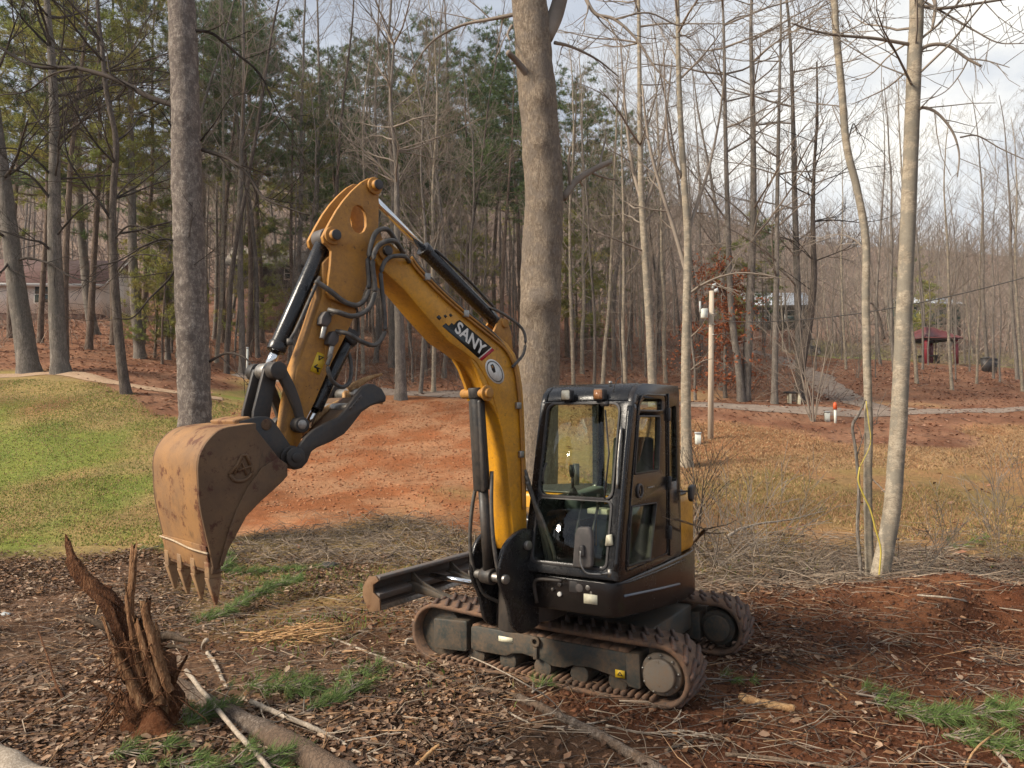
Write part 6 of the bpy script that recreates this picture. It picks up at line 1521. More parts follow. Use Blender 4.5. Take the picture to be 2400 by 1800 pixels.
scatter_leaves('leaf_litter', 34000, (-38, 40, 12, 58), 0.13, [(0.25, 0.115, 0.065), (0.32, 0.165, 0.10), (0.20, 0.09, 0.055), (0.38, 0.22, 0.145), (0.17, 0.085, 0.06)], d_far, 0.02, 0.4, 'rusty dead leaves under the trees and on the bank', 0.28, small=0.2)
def clods(name, n, area, size, cols, dens, label):
    X = rs.uniform(area[0], area[1], n * 4); Y = rs.uniform(area[2], area[3], n * 4)
    k = (rs.uniform(0, 1, n * 4) < dens(X, Y)) & (np.abs(X / np.maximum(Y, 1)) < 0.85); X, Y = X[k][:n], Y[k][:n]; m = len(X)
    Z = height(X, Y); s = size * rs.uniform(0.3, 1.5, m) ** 1.5
    oct_ = np.array([[1, 0, 0], [0, 1, 0], [-1, 0, 0], [0, -1, 0], [0, 0, 1], [0, 0, -1.0]])
    fo = np.array([[0, 1, 4], [1, 2, 4], [2, 3, 4], [3, 0, 4], [1, 0, 5], [2, 1, 5], [3, 2, 5], [0, 3, 5]])
    V = np.stack([X, Y, Z], 1)[:, None, :] + (oct_[None] + rs.normal(0, 0.28, (m, 6, 3))) * s[:, None, None] * np.array([1, 1, 0.7])
    C = np.array(cols)[rs.randint(0, len(cols), m)] * rs.uniform(0.7, 1.3, m)[:, None]
    b = MB(); b.add(V.reshape(-1, 3), (np.arange(m)[:, None, None] * 6 + fo[None]).reshape(-1, 3), np.repeat(C, 6, axis=0))
    return kind(b.build(name, M['leaf']), 'stuff', label)
clods('soil_clods', 16000, (-4, 9, 3.5, 11), 0.017, [(0.11, 0.044, 0.022), (0.165, 0.07, 0.035), (0.08, 0.034, 0.018)], lambda x, y: zones(x, y)[6] * 0.9, 'crumbs of dug red soil at the right and in front')
clods('red_soil_clods', 9000, (-9, 2.5, 15, 31), 0.024, [(0.34, 0.13, 0.055), (0.27, 0.10, 0.042), (0.40, 0.20, 0.10)], lambda x, y: zones(x, y)[2] * 0.9, 'crumbs on the graded red soil behind the arm')
def blades(name, n, area, h, cols, dens, label, w=0.006, lean=0.5, clump=0.0):
    X = rs.uniform(area[0], area[1], n * 4); Y = rs.uniform(area[2], area[3], n * 4)
    k = (rs.uniform(0, 1, n * 4) < dens(X, Y)) & (np.abs(X / np.maximum(Y, 1)) < 0.85); X, Y = X[k][:n], Y[k][:n]; m = len(X)
    Z = height(X, Y) - 0.005; a = rs.uniform(0, 6.28, m); hh = h * rs.uniform(0.45, 1.5, m); ln = np.abs(rs.normal(0, lean, m)) * hh
    b0 = np.stack([X, Y, Z], 1); s = np.stack([-np.sin(a + 1.3), np.cos(a + 1.3), 0 * a], 1) * (w * rs.uniform(0.7, 1.4, m))[:, None]
    md = b0 + np.stack([np.cos(a) * ln * 0.35, np.sin(a) * ln * 0.35, hh * 0.62], 1); tp = b0 + np.stack([np.cos(a) * ln, np.sin(a) * ln, hh], 1)
    V = np.stack([b0 - s, b0 + s, md + s * 0.7, md - s * 0.7, tp], 1)
    base = np.arange(m)[:, None] * 5
    C = np.array(cols)[rs.randint(0, len(cols), m)] * rs.uniform(0.7, 1.35, m)[:, None]
    b = MB(); b.add(V.reshape(-1, 3), base + np.array([0, 1, 2, 3]), np.repeat(C, 5, axis=0))
    b.lp.append((base + np.array([3, 2, 4])).ravel()); b.sz.append(np.full(m, 3))
    return kind(b.build(name, M['blade']), 'stuff', label)
GG = [(0.21, 0.26, 0.06), (0.26, 0.275, 0.075), (0.38, 0.28, 0.12), (0.20, 0.22, 0.055), (0.43, 0.31, 0.15)]
DRY = [(0.38, 0.24, 0.12), (0.43, 0.29, 0.155), (0.30, 0.175, 0.088), (0.29, 0.225, 0.085), (0.22, 0.195, 0.07)]
blades('lawn_grass', 60000, (-18, -3.5, 12.5, 25), 0.032, GG, lambda x, y: np.clip(zones(x, y)[1] * 3, 0, 1) * np.clip(0.7 + 0.3 * fbm(x, y, 0.4, 2.5), 0.45, 1), 'short patchy lawn at the left beyond the bucket', 0.011)
blades('dry_grass', 42000, (-6, 17, 10.3, 24), 0.065, DRY, lambda x, y: np.clip(zones(x, y)[4] * np.clip(0.55 + 0.45 * fbm(x, y, 0.4, 2.5), 0.05, 1) + 0.22 * zones(x, y)[3] , 0, 1), 'dry tan and olive grass beyond the excavator', 0.009, 0.8)
blades('straw_grass', 24000, (1, 24, 19, 33), 0.06, [(0.35, 0.225, 0.115), (0.40, 0.27, 0.15), (0.30, 0.165, 0.085)], lambda x, y: zones(x, y)[3] * 0.9, 'straw-coloured mown grass on the slope below the gravel road', 0.016, 1.2)
blades('green_tufts', 9000, (-4.5, 8, 4.0, 13), 0.07, [(0.13, 0.19, 0.045), (0.17, 0.21, 0.055), (0.24, 0.21, 0.08)],
       lambda x, y: np.clip(0.9 * bumpw(x, y, -2.05, 8.3, 0.55, 0.7) + 0.7 * bumpw(x, y, -1.9, 11.0, 2.2, 0.5) + 0.5 * bumpw(x, y, -3.3, 10.5, 0.6, 0.5) + 0.3 * bumpw(x, y, 5.5, 12, 1.5, 0.8) + 0.35 * bumpw(x, y, -1.4, 6.4, 0.8, 0.5) + 0.25 * bumpw(x, y, 2.8, 11.2, 1.2, 0.6), 0, 1), 'loose green tufts among the leaf litter', 0.008, 0.6)
# tangled dead brush: strip behind the blade, right side beyond the cab, and under the wood
def brush(name, n, area, ln, r, cols, dens, label, up=0.5):
    X = rs.uniform(area[0], area[1], n * 4); Y = rs.uniform(area[2], area[3], n * 4)
    k = (rs.uniform(0, 1, n * 4) < dens(X, Y)) & (np.abs(X / np.maximum(Y, 1)) < 0.85); X, Y = X[k][:n], Y[k][:n]; m = len(X)
    Z = height(X, Y); b = MB(); VV_ = []; cc = np.array(cols)
    a = rs.uniform(0, 6.28, m); el = np.abs(rs.normal(0, up, m)); l = ln * rs.uniform(0.3, 1.4, m)
    d1 = np.stack([np.cos(a) * np.cos(el), np.sin(a) * np.cos(el), np.sin(el)], 1); d2 = d1 + rs.normal(0, 0.45, (m, 3)); d2[:, 2] = np.where(up < 0.4, -np.abs(d2[:, 2]) * 0.4, d2[:, 2])
    p0 = np.stack([X, Y, Z + rs.uniform(0, 0.04, m)], 1); p1 = p0 + d1 * (l * 0.5)[:, None]; p2 = p1 + d2 * (l * 0.5)[:, None]
    th = np.array([0, 2.094, 4.189]); ring = np.stack([np.cos(th), np.sin(th) * 0.7, np.sin(th) * 0.7], 1)
    rr = r * rs.uniform(0.5, 1.5, m)
    V = np.concatenate([p0[:, None] + ring * rr[:, None, None], p1[:, None] + ring * (rr * 0.75)[:, None, None], p2[:, None] + ring * (rr * 0.35)[:, None, None]], 1)
    f = np.array([[0, 1, 4, 3], [1, 2, 5, 4], [2, 0, 3, 5], [3, 4, 7, 6], [4, 5, 8, 7], [5, 3, 6, 8]])
    C = cc[rs.randint(0, len(cc), m)] * rs.uniform(0.7, 1.3, m)[:, None]
    b.add(V.reshape(-1, 3), (np.arange(m)[:, None, None] * 9 + f[None]).reshape(-1, 4), np.repeat(C, 9, axis=0))
    return kind(b.build(name, M['leaf']), 'stuff', label)
BR = [(0.20, 0.15, 0.11), (0.28, 0.21, 0.15), (0.13, 0.10, 0.08), (0.34, 0.27, 0.20)]
brush('dead_brush', 2600, (-4.5, 1, 11.6, 15.2), 0.55, 0.006, BR, lambda x, y: zones(x, y)[4] + 0.1, 'matted grey-brown dead brush beyond the dozer blade', 0.35)
brush('dead_brush', 3400, (2.0, 9.5, 9.6, 14.5), 0.6, 0.006, BR, lambda x, y: 0.15 + 0.8 * bumpw(x, y, 4.6, 11.6, 2.2, 1.3), 'tangle of fallen twigs beyond the far track', 0.3)
brush('ground_twigs', 4200, (-5.5, 8.5, 3.6, 11), 0.46, 0.0044, BR + [(0.36, 0.22, 0.12)], lambda x, y: 0.5 + 0 * x, 'small twigs scattered through the leaf litter', 0.14)
brush('undergrowth', 5500, (-40, 16, 33, 66), 1.9, 0.014, [(0.25, 0.185, 0.14), (0.32, 0.24, 0.18), (0.19, 0.14, 0.11), (0.28, 0.15, 0.10)], lambda x, y: zones(x, y)[5] * (1 - 0.85 * bumpw(x, y, -20, 44, 12, 14)), 'bare brown undergrowth between the trunks of the wood', 0.8)
brush('undergrowth', 4200, (10, 62, 40, 92), 1.9, 0.016, [(0.26, 0.20, 0.15), (0.33, 0.25, 0.185), (0.21, 0.155, 0.12)], lambda x, y: smooth(56, 70, y) * 0.8 + 0.08, 'bare brown undergrowth beyond the gravel drive', 0.9)
brush('hillside_wood', 11000, (-110, 120, 80, 200), 9.0, 0.06, [(0.25, 0.195, 0.16), (0.31, 0.24, 0.20), (0.20, 0.155, 0.13), (0.35, 0.275, 0.22)], lambda x, y: np.ones_like(x), 'far bare wood covering the hillside', 1.3)

# ================================================================== loose timber
def gp(px, py, z=0.0):
    """point on the near ground seen at this place in the photo"""
    a = (px - 1200) / 1800; b_ = (900 - py) / 1800
    v = np.array([a, _c - b_ * _s, _s + b_ * _c])
    zz = z
    for _ in range(4):
        k = (zz - CAM_H) / v[2]; zz = hz(v[0] * k, v[1] * k) + z
    k = (zz - CAM_H) / v[2]
    return np.array([0, 0, CAM_H]) + v * k
M['stick_pale'] = m_bark('pale_dead_stick', (0.20, 0.16, 0.12), (0.36, 0.30, 0.235), (0.50, 0.43, 0.35), 12, None, (1, 1, 1), 0.4, 0.01)
M['stick_brown'] = m_bark('brown_stick', (0.07, 0.05, 0.036), (0.16, 0.115, 0.08), (0.25, 0.19, 0.14), 12, None, (1, 1, 1), 0.4, 0.01)
M['wood_raw'] = m_bark('split_raw_wood', (0.26, 0.13, 0.06), (0.44, 0.27, 0.13), (0.58, 0.40, 0.22), 9, None, (3, 3, 0.5), 0.6, 0.015)
M['log_grey'] = m_bark('grey_log_bark', (0.07, 0.052, 0.04), (0.17, 0.132, 0.105), (0.30, 0.25, 0.205), 10, (0.15, 0.10, 0.068), (1, 1, 1), 0.9, 0.03)
M['root'] = m_bark('torn_root', (0.06, 0.025, 0.014), (0.21, 0.095, 0.046), (0.38, 0.20, 0.105), 16, (0.085, 0.035, 0.017), (1, 1, 0.5), 1.0, 0.05)
M['split_brown'] = m_bark('split_brown_wood', (0.11, 0.05, 0.025), (0.32, 0.17, 0.085), (0.52, 0.33, 0.19), 16, None, (2, 2, 0.3), 1.0, 0.03)
M['soil'] = mat('clinging_clay', lambda t: t.bsdf(t.ramp(t.mix(0.5, t.noise(9, 5), t.noise(50, 4)), (0.34, (0.07, 0.027, 0.013)), (0.5, (0.135, 0.055, 0.027)), (0.66, (0.21, 0.10, 0.052))), 1.0, normal=t.bump(t.noise(28, 6, 0.75), 1.0, 0.05), spec=0.05))
def stick(name, label, picks, r0, r1, m='stick_brown', z=None, twigs=0, seed=1, cat='stick', group=None, k=8, lift=()):
    rg = Rnd(seed); z0 = r0 * 0.8 if z is None else z
    q = [gp(px, py, z0 + (lift[i] if i < len(lift) else 0)) for i, (px, py) in enumerate(picks)]
    Q = spline(q, 6) if len(q) > 1 else np.array(q)
    for i in range(1, len(Q) - 1): Q[i] += rg.vec() * r0 * 0.12
    b = MB(); rr = np.linspace(r0, r1, len(Q)) * np.array([1 + 0.05 * math.sin(i * 0.9 + seed) for i in range(len(Q))])
    b.tube(Q, rr, k)
    for t in range(twigs):
        i = rg.randrange(2, len(Q) - 1); ramify(b, rg, Q[i], unit(side_dir(rg, unit(Q[i + 1] - Q[i - 1]), 0.8) * np.array([1, 1, 0.35]) + ZV * 0.08), rg.uniform(0.15, 0.45), max(0.004, rr[i] * 0.45), 1, 0.6, 0.2, 0.0)
    return tag(b.build(name, M[m], smooth=True), label, cat, group)
stick('fallen_pole', 'long brown fallen pole lying in front of the near track', [(880, 1542), (1000, 1578), (1110, 1612), (1215, 1632)], 0.020, 0.026, 'stick_brown', cat='branch', seed=2, twigs=3)
stick('fallen_pole', 'peeled pole with mossy bark running to the bottom edge', [(1216, 1634), (1290, 1668), (1390, 1716), (1475, 1765), (1560, 1815)], 0.030, 0.042, 'log_grey', cat='branch', seed=3)
stick('bare_branch', 'wavy pale branch curling past the left end of the near track', [(950, 1512), (958, 1498), (1000, 1510), (1060, 1535), (1085, 1552), (1105, 1595), (1160, 1645), (1230, 1690), (1310, 1704), (1420, 1690)], 0.013, 0.006, 'stick_pale', cat='branch', twigs=5, seed=4, lift=(0.05, 0.1, 0.04))
stick('bare_branch', 'thin arched twig leaning over the track frame', [(1085, 1532), (1150, 1560), (1225, 1600), (1290, 1640), (1330, 1690)], 0.006, 0.004, 'stick_pale', cat='twig', seed=5, lift=(0, 0.22, 0.36, 0.25, 0.0))
stick('cut_stick', 'short white stick standing crooked left of the green tufts', [(484, 1500), (478, 1508), (476, 1520)], 0.022, 0.020, 'stick_pale', seed=6, lift=(0.16, 0.08, 0.0))
stick('cut_stick', 'pale stick lying below the short white stick', [(486, 1530), (508, 1562), (520, 1590), (532, 1612)], 0.020, 0.014, 'stick_pale', seed=7)
stick('cut_stick', 'straight tan stick running down from the upturned stump', [(436, 1572), (490, 1640), (560, 1722), (640, 1812)], 0.019, 0.016, 'stick_pale', seed=8, lift=(0.12, 0.1, 0.08, 0.05))
stick('bare_branch', 'grey forked branch lying along the fallen log', [(588, 1645), (660, 1675), (720, 1700), (780, 1728), (840, 1765), (905, 1795)], 0.020, 0.012, 'stick_pale', twigs=6, cat='branch', seed=9, lift=(0.05, 0.06, 0.06))
stick('cut_stick', 'white barked stick on the soil heap at the right', [(2125, 1510), (2200, 1525), (2260, 1540), (2308, 1552)], 0.012, 0.020, 'stick_pale', seed=10)
stick('split_log', 'chunk of split raw wood lying behind the near track sprocket', [(1736, 1634), (1770, 1645), (1815, 1654), (1862, 1662)], 0.038, 0.030, 'wood_raw', seed=11, cat='log', k=6)
stick('bark_slab', 'reddish slab of bark below the split wood chunk', [(1692, 1688), (1715, 1686), (1742, 1680)], 0.028, 0.018, 'root', seed=12, cat='bark', k=6)
stick('bare_branch', 'dark stick along the bottom edge right of centre', [(1700, 1768), (1790, 1775), (1900, 1790), (2010, 1806)], 0.014, 0.010, 'stick_brown', seed=13, twigs=3, cat='branch')
stick('bare_branch', 'long thin branch crossing the ground towards the pine boughs', [(1860, 1552), (1940, 1580), (2040, 1600), (2130, 1628), (2220, 1652)], 0.009, 0.006, 'stick_brown', seed=14, twigs=4, cat='branch')
stick('cut_stick', 'short yellow peeled stick in the litter right of the tracks', [(1930, 1588), (1948, 1606), (1985, 1640)], 0.012, 0.007, 'wood_raw', seed=15)
stick('cut_stick', 'tiny yellow wood chip on the dug soil', [(2098, 1558), (2112, 1570)], 0.011, 0.009, 'wood_raw', seed=16)
stick('root_strand', 'tan root strand looping at the right edge below the white barked stick', [(2240, 1575), (2250, 1590), (2290, 1612), (2335, 1640), (2372, 1655)], 0.007, 0.005, 'stick_pale', seed=17, cat='root')
stick('root_strand', 'orange root arching up at the lower right corner', [(2262, 1800), (2280, 1765), (2310, 1735), (2355, 1705), (2410, 1688)], 0.008, 0.006, 'wood_raw', seed=18, cat='root', lift=(0, 0.05, 0.08, 0.06, 0.03))
stick('cut_stick', 'broken stick under the pine boughs at the lower right', [(2285, 1700), (2330, 1755), (2372, 1805)], 0.016, 0.012, 'stick_pale', seed=19)
stick('bare_branch', 'grey arching branch on the grass right of the dark thicket', [(1700, 1262), (1735, 1240), (1790, 1226), (1850, 1218), (1930, 1198)], 0.032, 0.010, 'stick_pale', seed=20, twigs=4, cat='branch', lift=(0, 0.10, 0.12, 0.10, 0.1))
stick('bare_branch', 'thin grey branch on the ground right of the yellow engine cover', [(1708, 1306), (1750, 1314), (1790, 1302), (1830, 1284), (1900, 1272)], 0.020, 0.007, 'stick_pale', seed=22, twigs=3, cat='branch')
stick('dead_sapling', 'dark leaning dead stem right of the cab', [(1612, 1282), (1622, 1272), (1632, 1262), (1644, 1250), (1655, 1240)], 0.034, 0.014, 'stick_brown', seed=23, cat='sapling', twigs=7, lift=(0, 0.35, 0.72, 1.05, 1.3))
stick('cut_stick', 'pale splinter lying left of the stump roots', [(222, 1536), (240, 1552), (262, 1570)], 0.012, 0.008, 'wood_raw', seed=24)
stick('cut_stick', 'broken raw wood splinter near the bottom edge at centre left', [(975, 1800), (1005, 1765), (1030, 1745)], 0.016, 0.010, 'wood_raw', seed=25, lift=(0, 0.04, 0.1))
stick('bare_branch', 'thin dark shoot standing left of the dozer blade', [(803, 1456), (790, 1448), (782, 1440)], 0.010, 0.004, 'stick_brown', seed=26, cat='sapling', lift=(0, 0.16, 0.34))
stick('bare_branch', 'pale twig hanging over the dozer blade end', [(915, 1432), (912, 1428), (908, 1424)], 0.006, 0.004, 'stick_pale', seed=27, cat='twig', lift=(0.1, 0.4, 0.72))
stick('bare_branch', 'grey stick left of the near track pointing at the blade', [(745, 1530), (800, 1500), (870, 1468), (925, 1438)], 0.012, 0.008, 'stick_brown', seed=28, twigs=2, cat='branch')
stick('bare_branch', 'flat grey branch crossing below the heap of root strands', [(700, 1470), (790, 1500), (880, 1535), (960, 1560)], 0.013, 0.010, 'stick_pale', seed=29, cat='branch', twigs=2)
stick('bare_branch', 'long grey stick in the litter left of the stump', [(20, 1690), (90, 1665), (170, 1655), (250, 1668)], 0.011, 0.007, 'stick_pale', seed=51, twigs=3, cat='branch')
stick('bare_branch', 'crooked brown stick between the fallen log and the long fallen pole', [(820, 1690), (900, 1712), (985, 1722), (1060, 1752)], 0.012, 0.008, 'stick_brown', seed=52, twigs=3, cat='branch')
stick('bare_branch', 'thin pale branch below the near track sprocket', [(1420, 1700), (1510, 1718), (1600, 1712), (1690, 1735)], 0.009, 0.006, 'stick_pale', seed=53, twigs=4, cat='branch')
stick('bare_branch', 'thin brown branch sloping across the soil below the soil heap', [(1880, 1440), (1960, 1462), (2050, 1470), (2150, 1500)], 0.010, 0.006, 'stick_brown', seed=54, twigs=3, cat='branch')
stick('bare_branch', 'pale branch lying on the soil heap right of the slender tan tree', [(2150, 1395), (2230, 1402), (2310, 1420), (2395, 1432)], 0.012, 0.007, 'stick_pale', seed=55, twigs=4, cat='branch')
stick('bare_branch', 'short grey branch among leaves left of the pine boughs below the bucket', [(420, 1440), (455, 1462), (500, 1470), (545, 1492)], 0.010, 0.006, 'stick_brown', seed=56, twigs=2, cat='branch')
stick('bare_branch', 'brown branch at the bottom edge between pole and dark stick', [(1560, 1760), (1620, 1735), (1690, 1722), (1760, 1728)], 0.011, 0.006, 'stick_brown', seed=57, twigs=3, cat='branch')
# heap of torn orange root strands
rg = Rnd(600); c0 = gp(720, 1500)
b = MB()
for i in range(46):
    a = rg.gauss(0.1, 0.35); l = rg.uniform(0.25, 0.75)
    p = c0 + np.array([rg.gauss(-0.02, 0.16), rg.gauss(0, 0.12), rg.uniform(0.01, 0.11)])
    Q, _ = walk(rg, p - np.array([math.cos(a), math.sin(a), 0]) * l / 2, (math.cos(a), math.sin(a), 0.05), l, 5, 0.16, -0.01); Q[:, 2] = np.maximum(Q[:, 2], c0[2] + 0.005)
    b.tube(Q, np.linspace(0.007, 0.003, 6), 4)
kind(tag(b.build('root_strands', M['wood_raw']), 'small heap of torn orange root strands left of the near track', 'roots'), 'stuff')
# logs
def log(name, label, p0, p1, r0, r1, m, seed):
    p0, p1 = np.array(p0, float), np.array(p1, float); n = 26
    P = [p0 + (p1 - p0) * k + np.array([0, 0, 0.02 * math.sin(k * 5 + seed)]) for k in np.linspace(0, 1, n)]
    b = MB(); trunk_tube(b, P, np.linspace(r0, r1, n), 22, 0.26, seed)
    o = thing(name, label, 'log', tuple((p0 + p1) / 2 * np.array([1, 1, 0]) + np.array([0, 0, 0])))
    b.build('bark', M[m], o, True)
    for e0, e1, rr in ((P[0], P[1], r0), (P[-1], P[-2], r1)):
        ax_ = unit(e0 - e1); b = MB(); b.tube([e0 - ax_ * 0.002, e0 + ax_ * 0.01], rr * 0.93, 18); b.build('cut_end', M['wood_raw'], o)
    return o
g1 = gp(425, 1610, 0.025); g2 = gp(620, 1722, 0.025); dl = unit(g2 - g1)
log('fallen_log', 'grey fallen log running from the stump to the bottom edge', g1 - dl * 0.1, g2 + dl * 1.3, 0.068, 0.09, 'log_grey', 4)
gA = gp(-120, 1785, 0.10); gB = gp(165, 1850, 0.06)
log('pale_log', 'pale barked log cut by the lower left corner', gA, gB, 0.15, 0.10, 'stick_pale', 7)
# ---- upturned stump with torn roots
D0 = 5.05
sc_ = gp(372, 1706)
stp = thing('upturned_stump', 'torn red-brown stump with splayed roots in the lower left foreground', 'stump', tuple(sc_))
def rootp(name, picks, r, m='root', dy=0.0, k=10, rough=0.22, seed=1, d0=None):
    dd = sc_[1] if d0 is None else d0
    q = [aim(px, py, dd + dy * i / max(1, len(picks) - 1)) for i, (px, py) in enumerate(picks)]
    Q = spline(q, 8); b = MB(); trunk_tube(b, Q, np.interp(np.linspace(0, 1, len(Q)), np.linspace(0, 1, len(r)), r), k, rough, seed)
    e0 = Q[-1]; 
    return b.build(name, M[m], stp, True)
def shard(picks, w, m, seed, dy=0.0, flat=0.5):
    """long torn splinter with a ragged, many-pointed end"""
    rg = Rnd(seed); q = [aim(px, py, sc_[1] + dy) for px, py in picks]; Q = spline(q, 7); n = len(Q); k = 9
    T_ = np.gradient(Q, axis=0); T_ /= np.linalg.norm(T_, axis=1)[:, None]; A = np.cross(T_, np.array([0, 1.0, 0])); A /= np.linalg.norm(A, axis=1)[:, None]; Bv = np.cross(T_, A)
    rr = np.interp(np.linspace(0, 1, n), np.linspace(0, 1, len(w)), w); prof = [rg.uniform(0.5, 1.25) for _ in range(k)]
    V = []
    for i in range(n):
        for j in range(k):
            a_ = 2 * math.pi * j / k; pr = prof[j] * (1 + 0.28 * mnoise.noise(Vector((i * 0.55, j * 1.7, seed))))
            o_ = A[i] * math.cos(a_) * rr[i] * pr + Bv[i] * math.sin(a_) * rr[i] * pr * flat
            ex_ = T_[i] * (-rg.uniform(0.0, 0.13) if i == 0 else 0)
            V.append(Q[i] + o_ + ex_)
    F_ = [(i * k + j, i * k + (j + 1) % k, (i + 1) * k + (j + 1) % k, (i + 1) * k + j) for i in range(n - 1) for j in range(k)]
    b = MB(); b.add(V, F_ + [list(range(k))[::-1]]); return b.build('splinter', M[m], stp)
shard([(164, 1292), (174, 1325), (205, 1365), (250, 1405), (295, 1470), (330, 1560)], [0.020, 0.048, 0.052, 0.058, 0.08, 0.10], 'root', 2, 0, 0.8)
shard([(228, 1402), (252, 1425), (285, 1475), (320, 1560)], [0.02, 0.04, 0.06, 0.07], 'root', 22, -0.06, 0.8)
shard([(314, 1308), (311, 1360), (305, 1420), (312, 1500), (335, 1580)], [0.030, 0.034, 0.042, 0.05, 0.06], 'split_brown', 3, -0.02, 0.6)
shard([(345, 1425), (340, 1470), (345, 1540), (355, 1600)], [0.02, 0.05, 0.06, 0.06], 'root', 23, 0.05, 0.8)
shard([(340, 1445), (355, 1495), (370, 1548), (388, 1602), (400, 1622)], [0.030, 0.048, 0.05, 0.045, 0.03], 'split_brown', 4, -0.16, 0.5)
shard([(325, 1480), (342, 1540), (362, 1600), (375, 1650)], [0.02, 0.035, 0.04, 0.035], 'split_brown', 24, -0.15, 0.5)
shard([(268, 1440), (290, 1500), (320, 1580), (345, 1650)], [0.015, 0.04, 0.06, 0.08], 'root', 25, -0.08, 0.7)
shard([(372, 1500), (378, 1550), (384, 1610), (380, 1680)], [0.015, 0.03, 0.04, 0.04], 'split_brown', 26, -0.1, 0.6)
shard([(252, 1480), (275, 1540), (305, 1600), (335, 1660)], [0.012, 0.03, 0.045, 0.06], 'split_brown', 27, -0.14, 0.6)
shard([(298, 1400), (305, 1450), (318, 1530), (335, 1610)], [0.012, 0.03, 0.04, 0.05], 'split_brown', 28, -0.1, 0.5)
shard([(425, 1560), (408, 1590), (390, 1640), (375, 1690)], [0.012, 0.028, 0.04, 0.05], 'root', 29, -0.06, 0.8)
shard([(240, 1620), (270, 1640), (305, 1670), (340, 1700)], [0.012, 0.025, 0.04, 0.05], 'root', 30, -0.12, 0.8)
rootp('stump_mass', [(305, 1470), (325, 1530), (348, 1590), (362, 1650), (370, 1720)], [0.05, 0.10, 0.14, 0.15, 0.13], seed=5, dy=0.08, rough=0.8, k=20)
rootp('root', [(178, 1442), (215, 1455), (255, 1472), (300, 1485), (330, 1500)], [0.010, 0.020, 0.028, 0.035, 0.04], 'stick_brown', seed=6, dy=0.1)
rootp('root', [(460, 1502), (430, 1500), (395, 1490), (360, 1500)], [0.006, 0.016, 0.028, 0.04], 'stick_brown', seed=7, dy=0.1)
rootp('root', [(440, 1525), (410, 1515), (380, 1520), (355, 1530)], [0.006, 0.012, 0.02, 0.03], 'stick_brown', seed=8, dy=0.1)
rootp('root', [(225, 1440), (232, 1420), (248, 1400), (262, 1395)], [0.006, 0.010, 0.013, 0.02], 'wood_raw', seed=9)
rootp('root', [(180, 1385), (210, 1380), (240, 1372), (262, 1378)], [0.004, 0.007, 0.009, 0.014], 'root', seed=10)
rootp('root', [(215, 1730), (250, 1690), (290, 1640), (330, 1600)], [0.006, 0.014, 0.022, 0.035], 'root', seed=11, dy=-0.05)
rootp('root', [(430, 1690), (405, 1660), (380, 1620), (360, 1590)], [0.006, 0.012, 0.02, 0.03], 'root', seed=12, dy=-0.05)
rgs = Rnd(91); b = MB()
for i in range(120):
    px, py = rgs.uniform(255, 405), rgs.uniform(1480, 1680); l = rgs.uniform(0.12, 0.5)
    q = aim(px, py, sc_[1] - rgs.uniform(0.02, 0.16)); Q, _ = walk(rgs, q, (rgs.gauss(-0.2, 0.8), rgs.uniform(-0.6, 0.2), rgs.uniform(-1, 0.3)), l, 6, 0.34, -0.12)
    Q[:, 2] = np.maximum(Q[:, 2], sc_[2] + 0.01); b.tube(Q, np.linspace(rgs.uniform(0.003, 0.008), 0.002, 7), 4)
hr = b.build('hair_roots', M['root'], stp, True); hr['kind'] = 'stuff'
b = MB()
P = [aim(340, 1600, sc_[1]), aim(350, 1650, sc_[1] - 0.05), aim(358, 1710, sc_[1] - 0.1), aim(355, 1765, sc_[1] - 0.12)]
trunk_tube(b, spline(P, 9), np.linspace(0.09, 0.26, 28), 30, 0.85, 12); b.build('clinging_soil', M['soil'], stp, True)
stick('twig_cross', 'thin twig lying across the top of the broken stump shard', [(205, 1520), (315, 1500), (395, 1520)], 0.006, 0.005, 'root', seed=41, cat='twig', lift=(0.52, 0.62, 0.55))
stick('red_shoot', 'straight reddish shoot standing behind the stump', [(250, 1425), (250, 1424), (251, 1423)], 0.009, 0.006, 'root', seed=42, cat='shoot', lift=(0.0, 0.25, 0.55))
stick('red_shoot', 'slanting reddish cane left of the stump roots', [(158, 1652), (130, 1600), (112, 1540), (90, 1480)], 0.011, 0.008, 'root', seed=43, cat='shoot', lift=(0, 0.08, 0.12, 0.1))
# pale splintered wood gripped between thumb plates
b = MB()
for (pa, pb, w_) in (((1.62, 2.40, -0.02), (1.36, 2.37, 0.05), 0.05), ((1.60, 2.45, 0.0), (1.40, 2.56, 0.10), 0.032), ((1.95, 2.17, -0.05), (1.60, 2.40, -0.02), 0.045)):
    p0, p1 = B(*pa), B(*pb); b.tube(spline([p0, (p0 + p1) / 2 + np.array([0, 0, 0.015]), p1], 5), np.linspace(w_, w_ * 0.25, 11), 5)
tag(b.build('splintered_wood', M['wood_raw']), 'pale splintered wood sticking out of the thumb tip', 'wood')
# yellow strap hanging on the right-hand stems
b = MB(); pk = [(2015, 1095), (2012, 1128), (2026, 1165), (2040, 1195), (2052, 1240), (2064, 1285), (2062, 1330), (2058, 1376)]
b.tube(spline([aim(px, py, 10.25) for px, py in pk], 5), 0.011, 6); b.tube(spline([aim(px, py, 10.45) for px, py in ((2015, 1095), (2040, 1040), (2036, 990), (2030, 940))], 5), 0.006, 5)
M['strap'] = mat('yellow_strap', lambda t: t.bsdf((0.46, 0.36, 0.06), 0.6))
tag(b.build('yellow_strap', M['strap'], smooth=True), 'yellow strap trailing down between the right-hand stems', 'strap')
